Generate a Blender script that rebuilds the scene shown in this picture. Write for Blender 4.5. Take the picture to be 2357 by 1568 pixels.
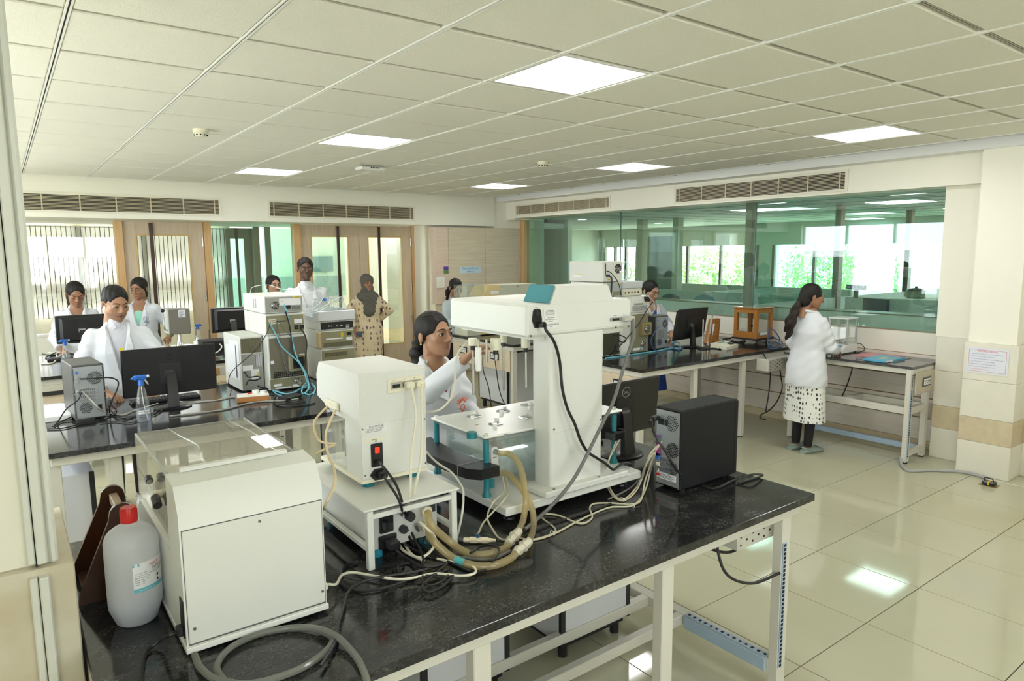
import bpy, bmesh, math, random
import numpy as np
from mathutils import Vector, Matrix, Euler

for _o in list(bpy.data.objects):
    bpy.data.objects.remove(_o, do_unlink=True)
SC = bpy.context.scene
COL = SC.collection
random.seed(7)
PI = math.pi

# ------------------------------------------------------------------ camera
FPX = 1573.93                      # focal length in pixels of the 2357 x 1568 frame
YAW, PITCH, ROLL = -0.639673, 0.127573, -0.0080069
CAMZ = 1.8774
CAMR = (Matrix.Rotation(YAW, 3, 'Z') @ Matrix.Rotation(PI / 2 - PITCH, 3, 'X') @ Matrix.Rotation(ROLL, 3, 'Z'))
CAMO = Vector((0, 0, CAMZ))
cam = bpy.data.cameras.new('camera')
cam.lens = FPX / 2357 * 36.0
cam.sensor_width = 36.0
cam.sensor_fit = 'HORIZONTAL'
cam.clip_start = 0.02
camo = bpy.data.objects.new('camera', cam)
camo.matrix_world = Matrix.Translation(CAMO) @ CAMR.to_4x4()
COL.objects.link(camo)
SC.camera = camo

# ------------------------------------------------------------------ sky and exposure
W = bpy.data.worlds.new('sky')
SC.world = W
W.use_nodes = True
_n = W.node_tree.nodes
_bg = _n['Background']
_bg.inputs['Color'].default_value = (0.93, 0.97, 1.0, 1)
_bg.inputs['Strength'].default_value = 5.0
SC.view_settings.view_transform = 'Standard'
SC.view_settings.look = 'None'
SC.view_settings.gamma = 1
SC.view_settings.use_curve_mapping = False
SC.view_settings.exposure = 1.10
PANEL_EMIT = 8.0                   # LED ceiling panels

# daylight windows of the room: (axis, plane, a0, a1, z0, z1); portals only guide the sampling of the sky
WIN_LEFT = [(-2.4, 0.1), (2.6, 5.4), (5.7, 8.7)]
WIN_FRONT = [(0.2, 2.8)]
WX, WY = -0.9, -3.2
WZ0, WZ1 = 0.95, 2.45
# hazy sun, high above the doors' side of the building: lights the yard, the trees and the blinds
_sl = bpy.data.lights.new('sun', 'SUN'); _sl.energy = 14.0; _sl.angle = math.radians(6); _sl.color = (1.0, 0.96, 0.88)
_so = bpy.data.objects.new('sun', _sl); _so.rotation_euler = Vector((0.12, 0.55, 1.4)).to_track_quat('Z', 'Y').to_euler(); COL.objects.link(_so)
def portal(name, loc, rot, sx, sy):
    l = bpy.data.lights.new(name, 'AREA'); l.shape = 'RECTANGLE'; l.size = sx; l.size_y = sy
    l.cycles.is_portal = True
    o = bpy.data.objects.new(name, l); o.location = loc; o.rotation_euler = rot; COL.objects.link(o)
for a, b in WIN_LEFT:
    portal('window_portal', (WX - 0.05, (a + b) / 2, (WZ0 + WZ1) / 2), (0, -PI / 2, 0), WZ1 - WZ0, b - a)
for a, b in WIN_FRONT:
    portal('window_portal', ((a + b) / 2, WY - 0.05, (WZ0 + WZ1) / 2), (PI / 2, 0, 0), b - a, WZ1 - WZ0)

# ------------------------------------------------------------------ pixel rays (photo pixel + known plane -> point)
def ray(px, py):
    return CAMR @ Vector(((px - 1178.5) / FPX, -(py - 784.0) / FPX, -1.0))
def onz(px, py, z):
    d = ray(px, py); return CAMO + d * ((z - CAMZ) / d.z)
def onx(px, py, x):
    d = ray(px, py); return CAMO + d * (x / d.x)
def ony(px, py, y):
    d = ray(px, py); return CAMO + d * (y / d.y)

# ------------------------------------------------------------------ materials
MATS = {}
def _new(name):
    m = bpy.data.materials.new(name); m.use_nodes = True
    MATS[name] = m
    return m, m.node_tree.nodes, m.node_tree.links, m.node_tree.nodes['Principled BSDF']
def col4(c): return (c[0], c[1], c[2], 1)
def mat(name, c, rough=0.5, metal=0.0, noise=0.0, nscale=30.0, bump=0.0, bscale=200.0, spec=0.5, c2=None, coat=0.0, emit=None, trans=0.0, sss=0.0):
    if name in MATS: return MATS[name]
    m, n, l, p = _new(name)
    p.inputs['Base Color'].default_value = col4(c)
    p.inputs['Roughness'].default_value = rough
    p.inputs['Metallic'].default_value = metal
    p.inputs['Specular IOR Level'].default_value = spec
    p.inputs['Coat Weight'].default_value = coat
    if sss:
        p.inputs['Subsurface Weight'].default_value = sss
        p.inputs['Subsurface Radius'].default_value = (0.01, 0.004, 0.002)
    if emit:
        p.inputs['Emission Color'].default_value = col4(emit[0]); p.inputs['Emission Strength'].default_value = emit[1]
    tc = None
    if noise or bump:
        tc = n.new('ShaderNodeTexCoord')
    if noise:
        t = n.new('ShaderNodeTexNoise'); t.inputs['Scale'].default_value = nscale; t.inputs['Detail'].default_value = 5
        l.new(tc.outputs['Object'], t.inputs['Vector'])
        r = n.new('ShaderNodeMapRange'); r.inputs['From Min'].default_value = 0.3; r.inputs['From Max'].default_value = 0.7
        l.new(t.outputs['Fac'], r.inputs['Value'])
        mx = n.new('ShaderNodeMix'); mx.data_type = 'RGBA'
        d = c2 if c2 else tuple(x * (1 - noise) for x in c)
        mx.inputs['A'].default_value = col4(c); mx.inputs['B'].default_value = col4(d)
        l.new(r.outputs['Result'], mx.inputs['Factor']); l.new(mx.outputs['Result'], p.inputs['Base Color'])
    if bump:
        t = n.new('ShaderNodeTexNoise'); t.inputs['Scale'].default_value = bscale; t.inputs['Detail'].default_value = 3
        l.new(tc.outputs['Object'], t.inputs['Vector'])
        b = n.new('ShaderNodeBump'); b.inputs['Strength'].default_value = bump; b.inputs['Distance'].default_value = 0.002
        l.new(t.outputs['Fac'], b.inputs['Height']); l.new(b.outputs['Normal'], p.inputs['Normal'])
    return m
def glassmat(name, tint=(1, 1, 1), refl=(1, 1, 1), rough=0.0, ior=1.45, haze=0.0, hazec=(0.8, 0.8, 0.8)):
    """thin pane: clear transmission + Fresnel reflection (+ a little milky scatter)"""
    m, n, l, p = _new(name)
    out = n['Material Output']; n.remove(p)
    t = n.new('ShaderNodeBsdfTransparent'); t.inputs['Color'].default_value = col4(tint)
    g = n.new('ShaderNodeBsdfGlossy'); g.inputs['Color'].default_value = col4(refl); g.inputs['Roughness'].default_value = rough
    f = n.new('ShaderNodeFresnel'); f.inputs['IOR'].default_value = ior
    # same Fresnel from both sides of the thin pane
    ge = n.new('ShaderNodeNewGeometry')
    mf = n.new('ShaderNodeMix'); mf.data_type = 'FLOAT'
    inv = n.new('ShaderNodeFresnel'); inv.inputs['IOR'].default_value = 1.0 / ior
    lw = n.new('ShaderNodeLayerWeight'); lw.inputs['Blend'].default_value = 0.22
    pw = n.new('ShaderNodeMath'); pw.operation = 'MULTIPLY_ADD'; pw.inputs[1].default_value = 0.9; pw.inputs[2].default_value = 0.07
    p5 = n.new('ShaderNodeMath'); p5.operation = 'POWER'; p5.inputs[1].default_value = 2.2
    for x in (f, ge, mf, inv): n.remove(x)
    l.new(lw.outputs['Facing'], p5.inputs[0]); l.new(p5.outputs[0], pw.inputs[0])
    mx = n.new('ShaderNodeMixShader'); l.new(pw.outputs[0], mx.inputs['Fac']); l.new(t.outputs[0], mx.inputs[1]); l.new(g.outputs[0], mx.inputs[2])
    last = mx
    if haze:
        d = n.new('ShaderNodeBsdfDiffuse'); d.inputs['Color'].default_value = col4(hazec)
        tl = n.new('ShaderNodeBsdfTranslucent'); tl.inputs['Color'].default_value = col4(hazec)
        m0 = n.new('ShaderNodeMixShader'); m0.inputs['Fac'].default_value = 0.5; l.new(d.outputs[0], m0.inputs[1]); l.new(tl.outputs[0], m0.inputs[2])
        m2 = n.new('ShaderNodeMixShader'); m2.inputs['Fac'].default_value = haze
        l.new(mx.outputs[0], m2.inputs[1]); l.new(m0.outputs[0], m2.inputs[2]); last = m2
    l.new(last.outputs[0], out.inputs['Surface'])
    return m
def woodmat(name, c1, c2, axis='Z', scale=1.0, rough=0.45, stretch=12.0, bump=0.0):
    m, n, l, p = _new(name)
    tc = n.new('ShaderNodeTexCoord'); mp = n.new('ShaderNodeMapping')
    s = {'X': (1, stretch, stretch), 'Y': (stretch, 1, stretch), 'Z': (stretch, stretch, 1)}[axis]
    mp.inputs['Scale'].default_value = tuple(v * scale for v in s)
    l.new(tc.outputs['Object'], mp.inputs['Vector'])
    t = n.new('ShaderNodeTexNoise'); t.inputs['Scale'].default_value = 3.0; t.inputs['Detail'].default_value = 8; t.inputs['Roughness'].default_value = 0.65; t.inputs['Distortion'].default_value = 0.3
    l.new(mp.outputs['Vector'], t.inputs['Vector'])
    r = n.new('ShaderNodeValToRGB'); r.color_ramp.elements[0].position = 0.32; r.color_ramp.elements[1].position = 0.68
    r.color_ramp.elements[0].color = col4(c1); r.color_ramp.elements[1].color = col4(c2)
    l.new(t.outputs['Fac'], r.inputs['Fac']); l.new(r.outputs['Color'], p.inputs['Base Color'])
    p.inputs['Roughness'].default_value = rough
    return m
def granite(name, dark, mid, light, rough=0.07):
    m, n, l, p = _new(name)
    tc = n.new('ShaderNodeTexCoord')
    mp = n.new('ShaderNodeMapping'); mp.inputs['Scale'].default_value = (1.0, 1.5, 1.0); l.new(tc.outputs['Object'], mp.inputs['Vector'])
    a = n.new('ShaderNodeTexNoise'); a.inputs['Scale'].default_value = 95; a.inputs['Detail'].default_value = 8; a.inputs['Roughness'].default_value = 0.75; a.inputs['Distortion'].default_value = 0.6
    b = n.new('ShaderNodeTexNoise'); b.inputs['Scale'].default_value = 7; b.inputs['Detail'].default_value = 5
    for t in (a, b): l.new(mp.outputs['Vector'], t.inputs['Vector'])
    r = n.new('ShaderNodeValToRGB'); e = r.color_ramp.elements
    e[0].position = 0.42; e[0].color = col4(dark); e[1].position = 0.74; e[1].color = col4(light)
    k = e.new(0.58); k.color = col4(mid)
    mul = n.new('ShaderNodeMath'); mul.operation = 'MULTIPLY_ADD'; mul.inputs[1].default_value = 0.45; mul.inputs[2].default_value = -0.22
    l.new(b.outputs['Fac'], mul.inputs[0])
    ad = n.new('ShaderNodeMath'); ad.operation = 'ADD'; l.new(a.outputs['Fac'], ad.inputs[0]); l.new(mul.outputs[0], ad.inputs[1])
    l.new(ad.outputs[0], r.inputs['Fac']); l.new(r.outputs['Color'], p.inputs['Base Color'])
    p.inputs['Roughness'].default_value = rough
    return m

# ------------------------------------------------------------------ mesh building
class MB:
    def __init__(s):
        s.v = []; s.f = []; s.mi = []; s.cur = 0
    def add(s, vs, fs):
        o = len(s.v)
        s.v.extend(Vector(v) for v in vs)
        for f in fs:
            s.f.append(tuple(i + o for i in f)); s.mi.append(s.cur)
        return s
    def mark(s): return len(s.v)
    def xform(s, M, start=0):
        for i in range(start, len(s.v)): s.v[i] = M @ s.v[i]
        return s
    def box(s, x0, y0, z0, x1, y1, z1, b=0.0):
        x0, x1 = min(x0, x1), max(x0, x1); y0, y1 = min(y0, y1), max(y0, y1); z0, z1 = min(z0, z1), max(z0, z1)
        b = min(b, 0.49 * (x1 - x0), 0.49 * (y1 - y0), 0.49 * (z1 - z0))
        if b <= 0:
            return s.add([(x0, y0, z0), (x1, y0, z0), (x1, y1, z0), (x0, y1, z0), (x0, y0, z1), (x1, y0, z1), (x1, y1, z1), (x0, y1, z1)],
                         [(0, 3, 2, 1), (4, 5, 6, 7), (0, 1, 5, 4), (1, 2, 6, 5), (2, 3, 7, 6), (3, 0, 4, 7)])
        lo = (x0, y0, z0); hi = (x1, y1, z1)
        idx = {}; vs = []
        for sx in (0, 1):
            for sy in (0, 1):
                for sz in (0, 1):
                    sg = (sx, sy, sz)
                    for ax in range(3):          # vertex lying on the face of axis ax
                        p = []
                        for k in range(3):
                            e = hi[k] if sg[k] else lo[k]
                            if k != ax: e += -b if sg[k] else b
                            p.append(e)
                        idx[(sx, sy, sz, ax)] = len(vs); vs.append(tuple(p))
        fs = []
        for ax in range(3):
            o1, o2 = (ax + 1) % 3, (ax + 2) % 3
            for sd in (0, 1):
                q = []
                for a, c in ((0, 0), (1, 0), (1, 1), (0, 1)):
                    k = [0, 0, 0]; k[ax] = sd; k[o1] = a; k[o2] = c
                    q.append(idx[(k[0], k[1], k[2], ax)])
                fs.append(tuple(q if sd else q[::-1]))
        for ax in range(3):
            o1, o2 = (ax + 1) % 3, (ax + 2) % 3
            for a in (0, 1):
                for c in (0, 1):
                    k0 = [0, 0, 0]; k0[o1] = a; k0[o2] = c; k1 = list(k0); k1[ax] = 1
                    q = [idx[(*k0, o1)], idx[(*k1, o1)], idx[(*k1, o2)], idx[(*k0, o2)]]
                    fs.append(tuple(q))
        for sx in (0, 1):
            for sy in (0, 1):
                for sz in (0, 1):
                    fs.append(tuple(idx[(sx, sy, sz, a)] for a in range(3)))
        return s.add(vs, fs)
    def cyl(s, p0, p1, r0, r1=None, n=16, caps=True):
        if r1 is None: r1 = r0
        p0 = Vector(p0); p1 = Vector(p1); d = (p1 - p0)
        if d.length < 1e-9: return s
        d.normalize()
        a = d.orthogonal().normalized(); b = d.cross(a)
        vs = []
        for p, r in ((p0, r0), (p1, r1)):
            for i in range(n):
                t = 2 * PI * i / n; vs.append(p + a * (r * math.cos(t)) + b * (r * math.sin(t)))
        fs = [(i, (i + 1) % n, n + (i + 1) % n, n + i) for i in range(n)]
        if caps: fs += [tuple(range(n))[::-1], tuple(range(n, 2 * n))]
        return s.add(vs, fs)
    def tube(s, pts, r, n=8, smooth=6, caps=True):
        pts = [Vector(p) for p in pts]
        if smooth > 1 and len(pts) > 2: pts = crom(pts, smooth)
        m = len(pts); rr = r if isinstance(r, (list, tuple)) else None
        t0 = (pts[1] - pts[0]).normalized(); a = t0.orthogonal().normalized()
        vs = []
        for i, p in enumerate(pts):
            t = (pts[min(i + 1, m - 1)] - pts[max(i - 1, 0)])
            t = t.normalized() if t.length > 1e-9 else t0
            a = (a - t * a.dot(t)); a = a.normalized() if a.length > 1e-6 else t.orthogonal().normalized()
            b = t.cross(a)
            if rr:
                u = i / (m - 1) * (len(rr) - 1); k = min(int(u), len(rr) - 2); q = rr[k] + (rr[k + 1] - rr[k]) * (u - k)
            else: q = r
            for j in range(n):
                an = 2 * PI * j / n; vs.append(p + a * (q * math.cos(an)) + b * (q * math.sin(an)))
        fs = []
        for i in range(m - 1):
            for j in range(n):
                fs.append((i * n + j, i * n + (j + 1) % n, (i + 1) * n + (j + 1) % n, (i + 1) * n + j))
        if caps: fs += [tuple(range(n))[::-1], tuple(range((m - 1) * n, m * n))]
        return s.add(vs, fs)
    def lathe(s, prof, c=(0, 0, 0), n=24, sx=1.0, sy=1.0, caps=True):
        vs = []; c = Vector(c)
        for r, z in prof:
            for i in range(n):
                t = 2 * PI * i / n; vs.append(c + Vector((r * sx * math.cos(t), r * sy * math.sin(t), z)))
        m = len(prof)
        fs = [(i * n + j, i * n + (j + 1) % n, (i + 1) * n + (j + 1) % n, (i + 1) * n + j) for i in range(m - 1) for j in range(n)]
        if caps: fs += [tuple(range(n))[::-1], tuple(range((m - 1) * n, m * n))]
        return s.add(vs, fs)
    def prism(s, poly, ax, a0, a1):
        """extrude a 2-D polygon along axis ax; the polygon is given in the two other axes in xyz order"""
        def mk(p, a):
            q = list(p); q.insert('xyz'.index(ax), a); return tuple(q)
        n = len(poly)
        vs = [mk(p, a0) for p in poly] + [mk(p, a1) for p in poly]
        fs = [tuple(range(n))[::-1], tuple(range(n, 2 * n))] + [(i, (i + 1) % n, n + (i + 1) % n, n + i) for i in range(n)]
        return s.add(vs, fs)
    def loft(s, rings, caps=True):
        n = len(rings[0]); vs = [v for r in rings for v in r]; m = len(rings)
        fs = [(i * n + j, i * n + (j + 1) % n, (i + 1) * n + (j + 1) % n, (i + 1) * n + j) for i in range(m - 1) for j in range(n)]
        if caps: fs += [tuple(range(n))[::-1], tuple(range((m - 1) * n, m * n))]
        return s.add(vs, fs)
    def ball(s, c, r, sc=(1, 1, 1), n=12):
        m = max(4, n // 2 + 1)
        prof = [(max(1e-4, math.sin(PI * i / m)) * r, -math.cos(PI * i / m) * r) for i in range(m + 1)]
        k = s.mark(); s.lathe(prof, (0, 0, 0), n, 1, 1)
        return s.xform(Matrix.Translation(Vector(c)) @ Matrix.Diagonal((sc[0], sc[1], sc[2], 1)), k)
    def quad(s, a, b, c, d): return s.add([a, b, c, d], [(0, 1, 2, 3)])
    def build(s, name, mats, parent=None, world=True, smooth=True, angle=35):
        me = bpy.data.meshes.new(name)
        inv = None
        if parent is not None and world:
            r = parent
            while r.parent is not None: r = r.parent
            inv = (Matrix.Translation(r.location) @ r.rotation_euler.to_matrix().to_4x4()).inverted()
        vs = [inv @ v for v in s.v] if inv else s.v
        me.from_pydata([tuple(v) for v in vs], [], s.f)
        if not isinstance(mats, (list, tuple)): mats = [mats]
        for m in mats: me.materials.append(m)
        if len(mats) > 1: me.polygons.foreach_set('material_index', s.mi)
        bm = bmesh.new(); bm.from_mesh(me); bmesh.ops.recalc_face_normals(bm, faces=bm.faces); bm.to_mesh(me); bm.free()
        if smooth:
            me.shade_smooth(); me.set_sharp_from_angle(angle=math.radians(angle))
        o = bpy.data.objects.new(name, me); COL.objects.link(o)
        if parent is not None: o.parent = parent
        return o
def crom(pts, k):
    out = []
    n = len(pts)
    for i in range(n - 1):
        p0 = pts[i - 1] if i > 0 else pts[0] * 2 - pts[1]
        p1 = pts[i]; p2 = pts[i + 1]; p3 = pts[i + 2] if i + 2 < n else pts[-1] * 2 - pts[-2]
        for j in range(k):
            t = j / k; t2 = t * t; t3 = t2 * t
            out.append(0.5 * ((2 * p1) + (p2 - p0) * t + (2 * p0 - 5 * p1 + 4 * p2 - p3) * t2 + (3 * p1 - p0 - 3 * p2 + p3) * t3))
    out.append(pts[-1]); return out
def tag(o, label=None, cat=None, group=None, kind=None):
    if label: o['label'] = label
    if cat: o['category'] = cat
    if group: o['group'] = group
    if kind: o['kind'] = kind
    return o
def thing(name, label, cat, loc=(0, 0, 0), rz=0.0, group=None):
    o = bpy.data.objects.new(name, None); COL.objects.link(o); o.empty_display_size = 0.05
    o.location = Vector(loc); o.rotation_euler = Euler((0, 0, rz)); tag(o, label, cat, group); return o
def struct(name, label=None, loc=(0, 0, 0)):
    o = bpy.data.objects.new(name, None); COL.objects.link(o); o.empty_display_size = 0.05
    o.location = Vector(loc); tag(o, label, None, None, 'structure'); return o
def copy_tree(o, parent=None):
    c = o.copy(); COL.objects.link(c); c.parent = parent
    for ch in list(o.children): copy_tree(ch, c)
    return c
def child_copy(o, parent, loc):
    c = o.copy(); COL.objects.link(c); c.parent = parent; c.location = Vector(loc); return c
def text(s, size, m, parent, org, xd, yd, align='LEFT', ext=0.0004, name='lettering', sx=1.0):
    cu = bpy.data.curves.new(name, 'FONT'); cu.body = s; cu.size = size; cu.extrude = ext; cu.align_x = align; cu.resolution_u = 2
    ob = bpy.data.objects.new(name, cu); COL.objects.link(ob)
    dg = bpy.context.evaluated_depsgraph_get(); dg.update()
    me = bpy.data.meshes.new_from_object(ob.evaluated_get(dg)); bpy.data.objects.remove(ob, do_unlink=True); bpy.data.curves.remove(cu)
    xd = Vector(xd).normalized(); yd = Vector(yd).normalized(); zd = xd.cross(yd)
    M = Matrix((xd * sx, yd, zd)).transposed().to_4x4(); M.translation = Vector(org)
    if parent is not None:
        r = parent
        while r.parent is not None: r = r.parent
        M = (Matrix.Translation(r.location) @ r.rotation_euler.to_matrix().to_4x4()).inverted() @ M
    me.transform(M); me.materials.clear(); me.materials.append(m)
    o = bpy.data.objects.new(name, me); COL.objects.link(o)
    if parent is not None: o.parent = parent
    return o

# ------------------------------------------------------------------ palette
WALL = mat('wall_paint', (0.88, 0.855, 0.745), 0.55, bump=0.06, bscale=90)
WALLW = mat('wall_paint_white', (0.86, 0.86, 0.83), 0.5)
DADO = mat('dado_tile', (0.80, 0.77, 0.66), 0.3, noise=0.06, nscale=6)
BEIGE = mat('beige_tile', (0.66, 0.56, 0.38), 0.35, noise=0.12, nscale=14)
CEILM = mat('ceiling_tile', (0.90, 0.875, 0.785), 0.85, noise=0.10, nscale=170, bump=0.7, bscale=260)
TBAR = mat('ceiling_bar', (0.92, 0.91, 0.86), 0.4)
SLOT = mat('dark_slot', (0.006, 0.006, 0.006), 0.7)
FLOORT = mat('floor_tile', (0.52, 0.51, 0.37), 0.06, noise=0.05, nscale=2.0, spec=0.6)
GROUT = mat('grout', (0.10, 0.09, 0.07), 0.8)
WHITEP = mat('white_powder_coat', (0.74, 0.75, 0.70), 0.38, bump=0.10, bscale=500)
WHITEG = mat('white_gloss', (0.82, 0.83, 0.80), 0.2)
CREAM = mat('cream_plastic', (0.80, 0.76, 0.60), 0.4)
FRAMEW = mat('bench_frame_white', (0.63, 0.61, 0.54), 0.35)
LAMIN = mat('grey_laminate', (0.66, 0.67, 0.70), 0.4, noise=0.04, nscale=5)
BLACK = mat('black_plastic', (0.012, 0.012, 0.013), 0.32)
BLACKM = mat('black_matte', (0.018, 0.018, 0.019), 0.6)
RUBBER = mat('black_cable', (0.014, 0.014, 0.015), 0.45)
GREYC = mat('grey_cable', (0.16, 0.16, 0.155), 0.5)
BEIGEC = mat('beige_cable', (0.60, 0.55, 0.40), 0.45)
CREAMC = mat('cream_cable', (0.78, 0.74, 0.60), 0.4)
BLUEC = mat('light_blue_cable', (0.18, 0.50, 0.62), 0.4)
NAVYC = mat('navy_cable', (0.04, 0.11, 0.25), 0.4)
TEAL = mat('teal_plastic', (0.015, 0.21, 0.25), 0.35)
STEEL = mat('steel', (0.62, 0.62, 0.60), 0.25, metal=1.0)
CHROME = mat('chrome', (0.80, 0.80, 0.80), 0.12, metal=1.0)
BLUEST = mat('blue_slotted_steel', (0.36, 0.47, 0.60), 0.4)
GRAN = granite('black_granite', (0.009, 0.009, 0.010), (0.038, 0.038, 0.037), (0.13, 0.13, 0.12), 0.11)
OLIVE = mat('olive_metal', (0.32, 0.30, 0.19), 0.38, metal=0.35)
GREYM = mat('grey_metal', (0.38, 0.39, 0.36), 0.4, metal=0.3)
PAPER = mat('paper', (0.86, 0.87, 0.90), 0.6)
INK = mat('ink', (0.03, 0.03, 0.035), 0.6)
REDP = mat('red_plastic', (0.62, 0.01, 0.01), 0.28)
BLUEP = mat('blue_plastic', (0.03, 0.16, 0.60), 0.3)
YELLOW = mat('yellow', (0.75, 0.58, 0.03), 0.4)
GLASSG = glassmat('green_tint_glass', (0.76, 0.91, 0.88))
GLASSC = glassmat('clear_glass', (0.96, 0.97, 0.96))
ACRYL = glassmat('acrylic', (0.93, 0.92, 0.89), haze=0.05)
BLUEBOX = glassmat('bath_acrylic', (0.965, 0.985, 0.985), haze=0.03, hazec=(0.8, 0.88, 0.88))
HDPE = glassmat('milky_plastic', (0.92, 0.94, 0.97), rough=0.2, haze=0.80, hazec=(0.90, 0.92, 0.96))
CLEARP = glassmat('clear_plastic', (0.95, 0.97, 0.98), haze=0.04)
WOODL = woodmat('pale_laminate', (0.62, 0.50, 0.36), (0.74, 0.63, 0.48), 'X', 1.0, 0.4, 16)
WOODD = woodmat('door_laminate', (0.55, 0.43, 0.30), (0.66, 0.54, 0.40), 'Z', 1.0, 0.4, 18)
WOODP = woodmat('post_wood', (0.60, 0.36, 0.15), (0.70, 0.45, 0.22), 'Z', 1.0, 0.35, 10)
WOODO = woodmat('orange_wood', (0.33, 0.13, 0.025), (0.46, 0.20, 0.045), 'X', 2.0, 0.35, 8)
WOODB = woodmat('brown_wood', (0.045, 0.017, 0.008), (0.085, 0.033, 0.015), 'Z', 2.0, 0.3, 8)
# ================================================================== room shell
CZ = 2.753
GX0, GY0, TS = 0.2704, 2.9861, 0.6            # ceiling grid origin, tile size
FX0, FY0 = 2.7745, 2.1476                      # floor grid origin
YB, YD = 9.0, 9.55                             # face of the beam over the doors, plane of the doors
XB, XG = 6.60, 6.90                            # face of the beam over the glass, glass plane

# floor
floor = struct('floor', 'glossy cream vitrified tile floor')
MB().box(WX - 0.1, WY - 0.1, -0.10, 16, 16.0, -0.004).build('floor_bed', GROUT, floor)
def tile_mesh(name, sx, sy, h, ch, m, down=False):
    b = MB(); b.box(-sx / 2, -sy / 2, -h, sx / 2, sy / 2, 0, ch); o = b.build(name, m, None); return o
t0 = tile_mesh('tile', 0.595, 0.595, 0.008, 0.0008, FLOORT); t0.parent = floor
first = True
ix0, ix1 = math.floor((WX - FX0) / TS), math.ceil((XG - FX0) / TS)
iy0, iy1 = math.floor((WY - FY0) / TS), math.ceil((9.6 - FY0) / TS)
for i in range(ix0, ix1):
    for j in range(iy0, iy1):
        p = (FX0 + (i + 0.5) * TS, FY0 + (j + 0.5) * TS, 0)
        if first: t0.location = p; first = False
        else: child_copy(t0, floor, p)
b = MB(); b.box(XG + 0.1, -3, -0.01, 16, 16, 0.0); b.box(WX, 9.75, -0.01, XG + 0.1, 16, 0.0); b.build('far_floor', FLOORT, floor)

# ceiling: bed, pieces, bars
ceiling = struct('ceiling', 'suspended ceiling of square cream tiles in white bars')
MB().box(WX - 0.1, WY - 0.1, CZ + 0.03, 6.45, 9.1, CZ + 0.1).build('ceiling_bed', SLOT, ceiling)
TBAR_SHADED = mat('ceiling_cross_bar_shaded', (0.50, 0.48, 0.40), 0.5)  # shade of the tile edges put into the cross bars' colour
LEDS = {(3, -1), (3, 3), (3, 7), (8, -1), (8, 3), (8, 7), (3, -5), (8, -5)}
b = MB(); b.box(-0.2875, -0.2825, -0.007, 0.2875, 0.2825, 0.02, 0.005); c0 = b.build('tile', CEILM, ceiling)
first = True
for i in range(-2, 11):
    for j in range(-11, 10):
        if (i, j) in LEDS: continue
        x0, x1 = GX0 + i * TS, GX0 + (i + 1) * TS
        y1 = GY0 + (j + 1) * TS
        if x0 < WX - 0.4 or i >= 10 and False: continue
        if x1 > 6.5 or y1 > 9.3: 
            continue
        p = (x0 + TS / 2, y1 - TS / 2, CZ + random.uniform(0, 0.002))
        if first: c0.location = p; first = False
        else: child_copy(c0, ceiling, p)
# cut tiles against the door beam and the white border
b = MB(); b.box(-0.287, GY0 + 10 * TS + 0.013, CZ - 0.004, 6.40, YB, CZ + 0.02); b.build('cut_tile', mat('ceiling_edge', (0.74, 0.75, 0.76), 0.7), ceiling)
for i in range(-2, 11):
    x = GX0 + i * TS
    if x < WX: continue
    b = MB(); b.box(x - 0.0100, WY, CZ - 0.009, x - 0.0035, YB, CZ + 0.03); b.box(x + 0.0035, WY, CZ - 0.009, x + 0.0100, YB, CZ + 0.03); o_ = b.build('ceiling_bar', TBAR, ceiling); MB().box(x - 0.0036, WY, CZ - 0.004, x + 0.0036, YB, CZ).build('bar_slot_shade', SLOT, o_)  # black filler strip painted in for the shade inside the slot
for j in range(-11, 11):
    y = GY0 + j * TS
    if y < WY or y > YB: continue
    b = MB(); b.box(WX, y - 0.008, CZ + 0.002, 6.42, y - 0.0025, CZ + 0.03); b.box(WX, y + 0.0025, CZ + 0.002, 6.42, y + 0.008, CZ + 0.03); b.build('ceiling_bar', TBAR_SHADED, ceiling)
LEDM = mat('led_diffuser', (0.9, 0.9, 0.9), 0.4, emit=((1.0, 0.99, 0.97), PANEL_EMIT))
LEDL = {(3, -1): 'glowing LED panel in the ceiling over the dissolution tester', (3, 3): 'glowing LED panel in the ceiling over the analyser stack', (3, 7): 'glowing LED panel in the ceiling nearest the double doors', (8, -1): 'glowing LED panel in the ceiling over the balance bench', (8, 3): 'glowing LED panel in the ceiling over the big-fan unit', (8, 7): 'glowing LED panel in the ceiling nearest the electrical cupboard', (3, -5): 'LED panel in the ceiling by the window opposite the doors', (8, -5): 'LED panel in the ceiling far from the doors by the glass side'}
for k, (i, j) in enumerate(sorted(LEDS)):
    cx, cy = GX0 + (i + 0.5) * TS, GY0 + (j + 0.5) * TS
    t = thing('ceiling_light', LEDL[(i, j)], 'ceiling light', (cx, cy, CZ), 0, 'LED ceiling panels')
    b = MB()
    for s in (-1, 1):
        b.box(cx + s * 0.287, cy - 0.288, CZ - 0.006, cx + s * 0.268, cy + 0.288, CZ + 0.02); b.box(cx - 0.268, cy + s * 0.288, CZ - 0.006, cx + 0.268, cy + s * 0.268, CZ + 0.02)
    b.build('frame', TBAR, t)
    MB().box(cx - 0.268, cy - 0.268, CZ - 0.002, cx + 0.268, cy + 0.268, CZ + 0.02).build('diffuser', LEDM, t)

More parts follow.
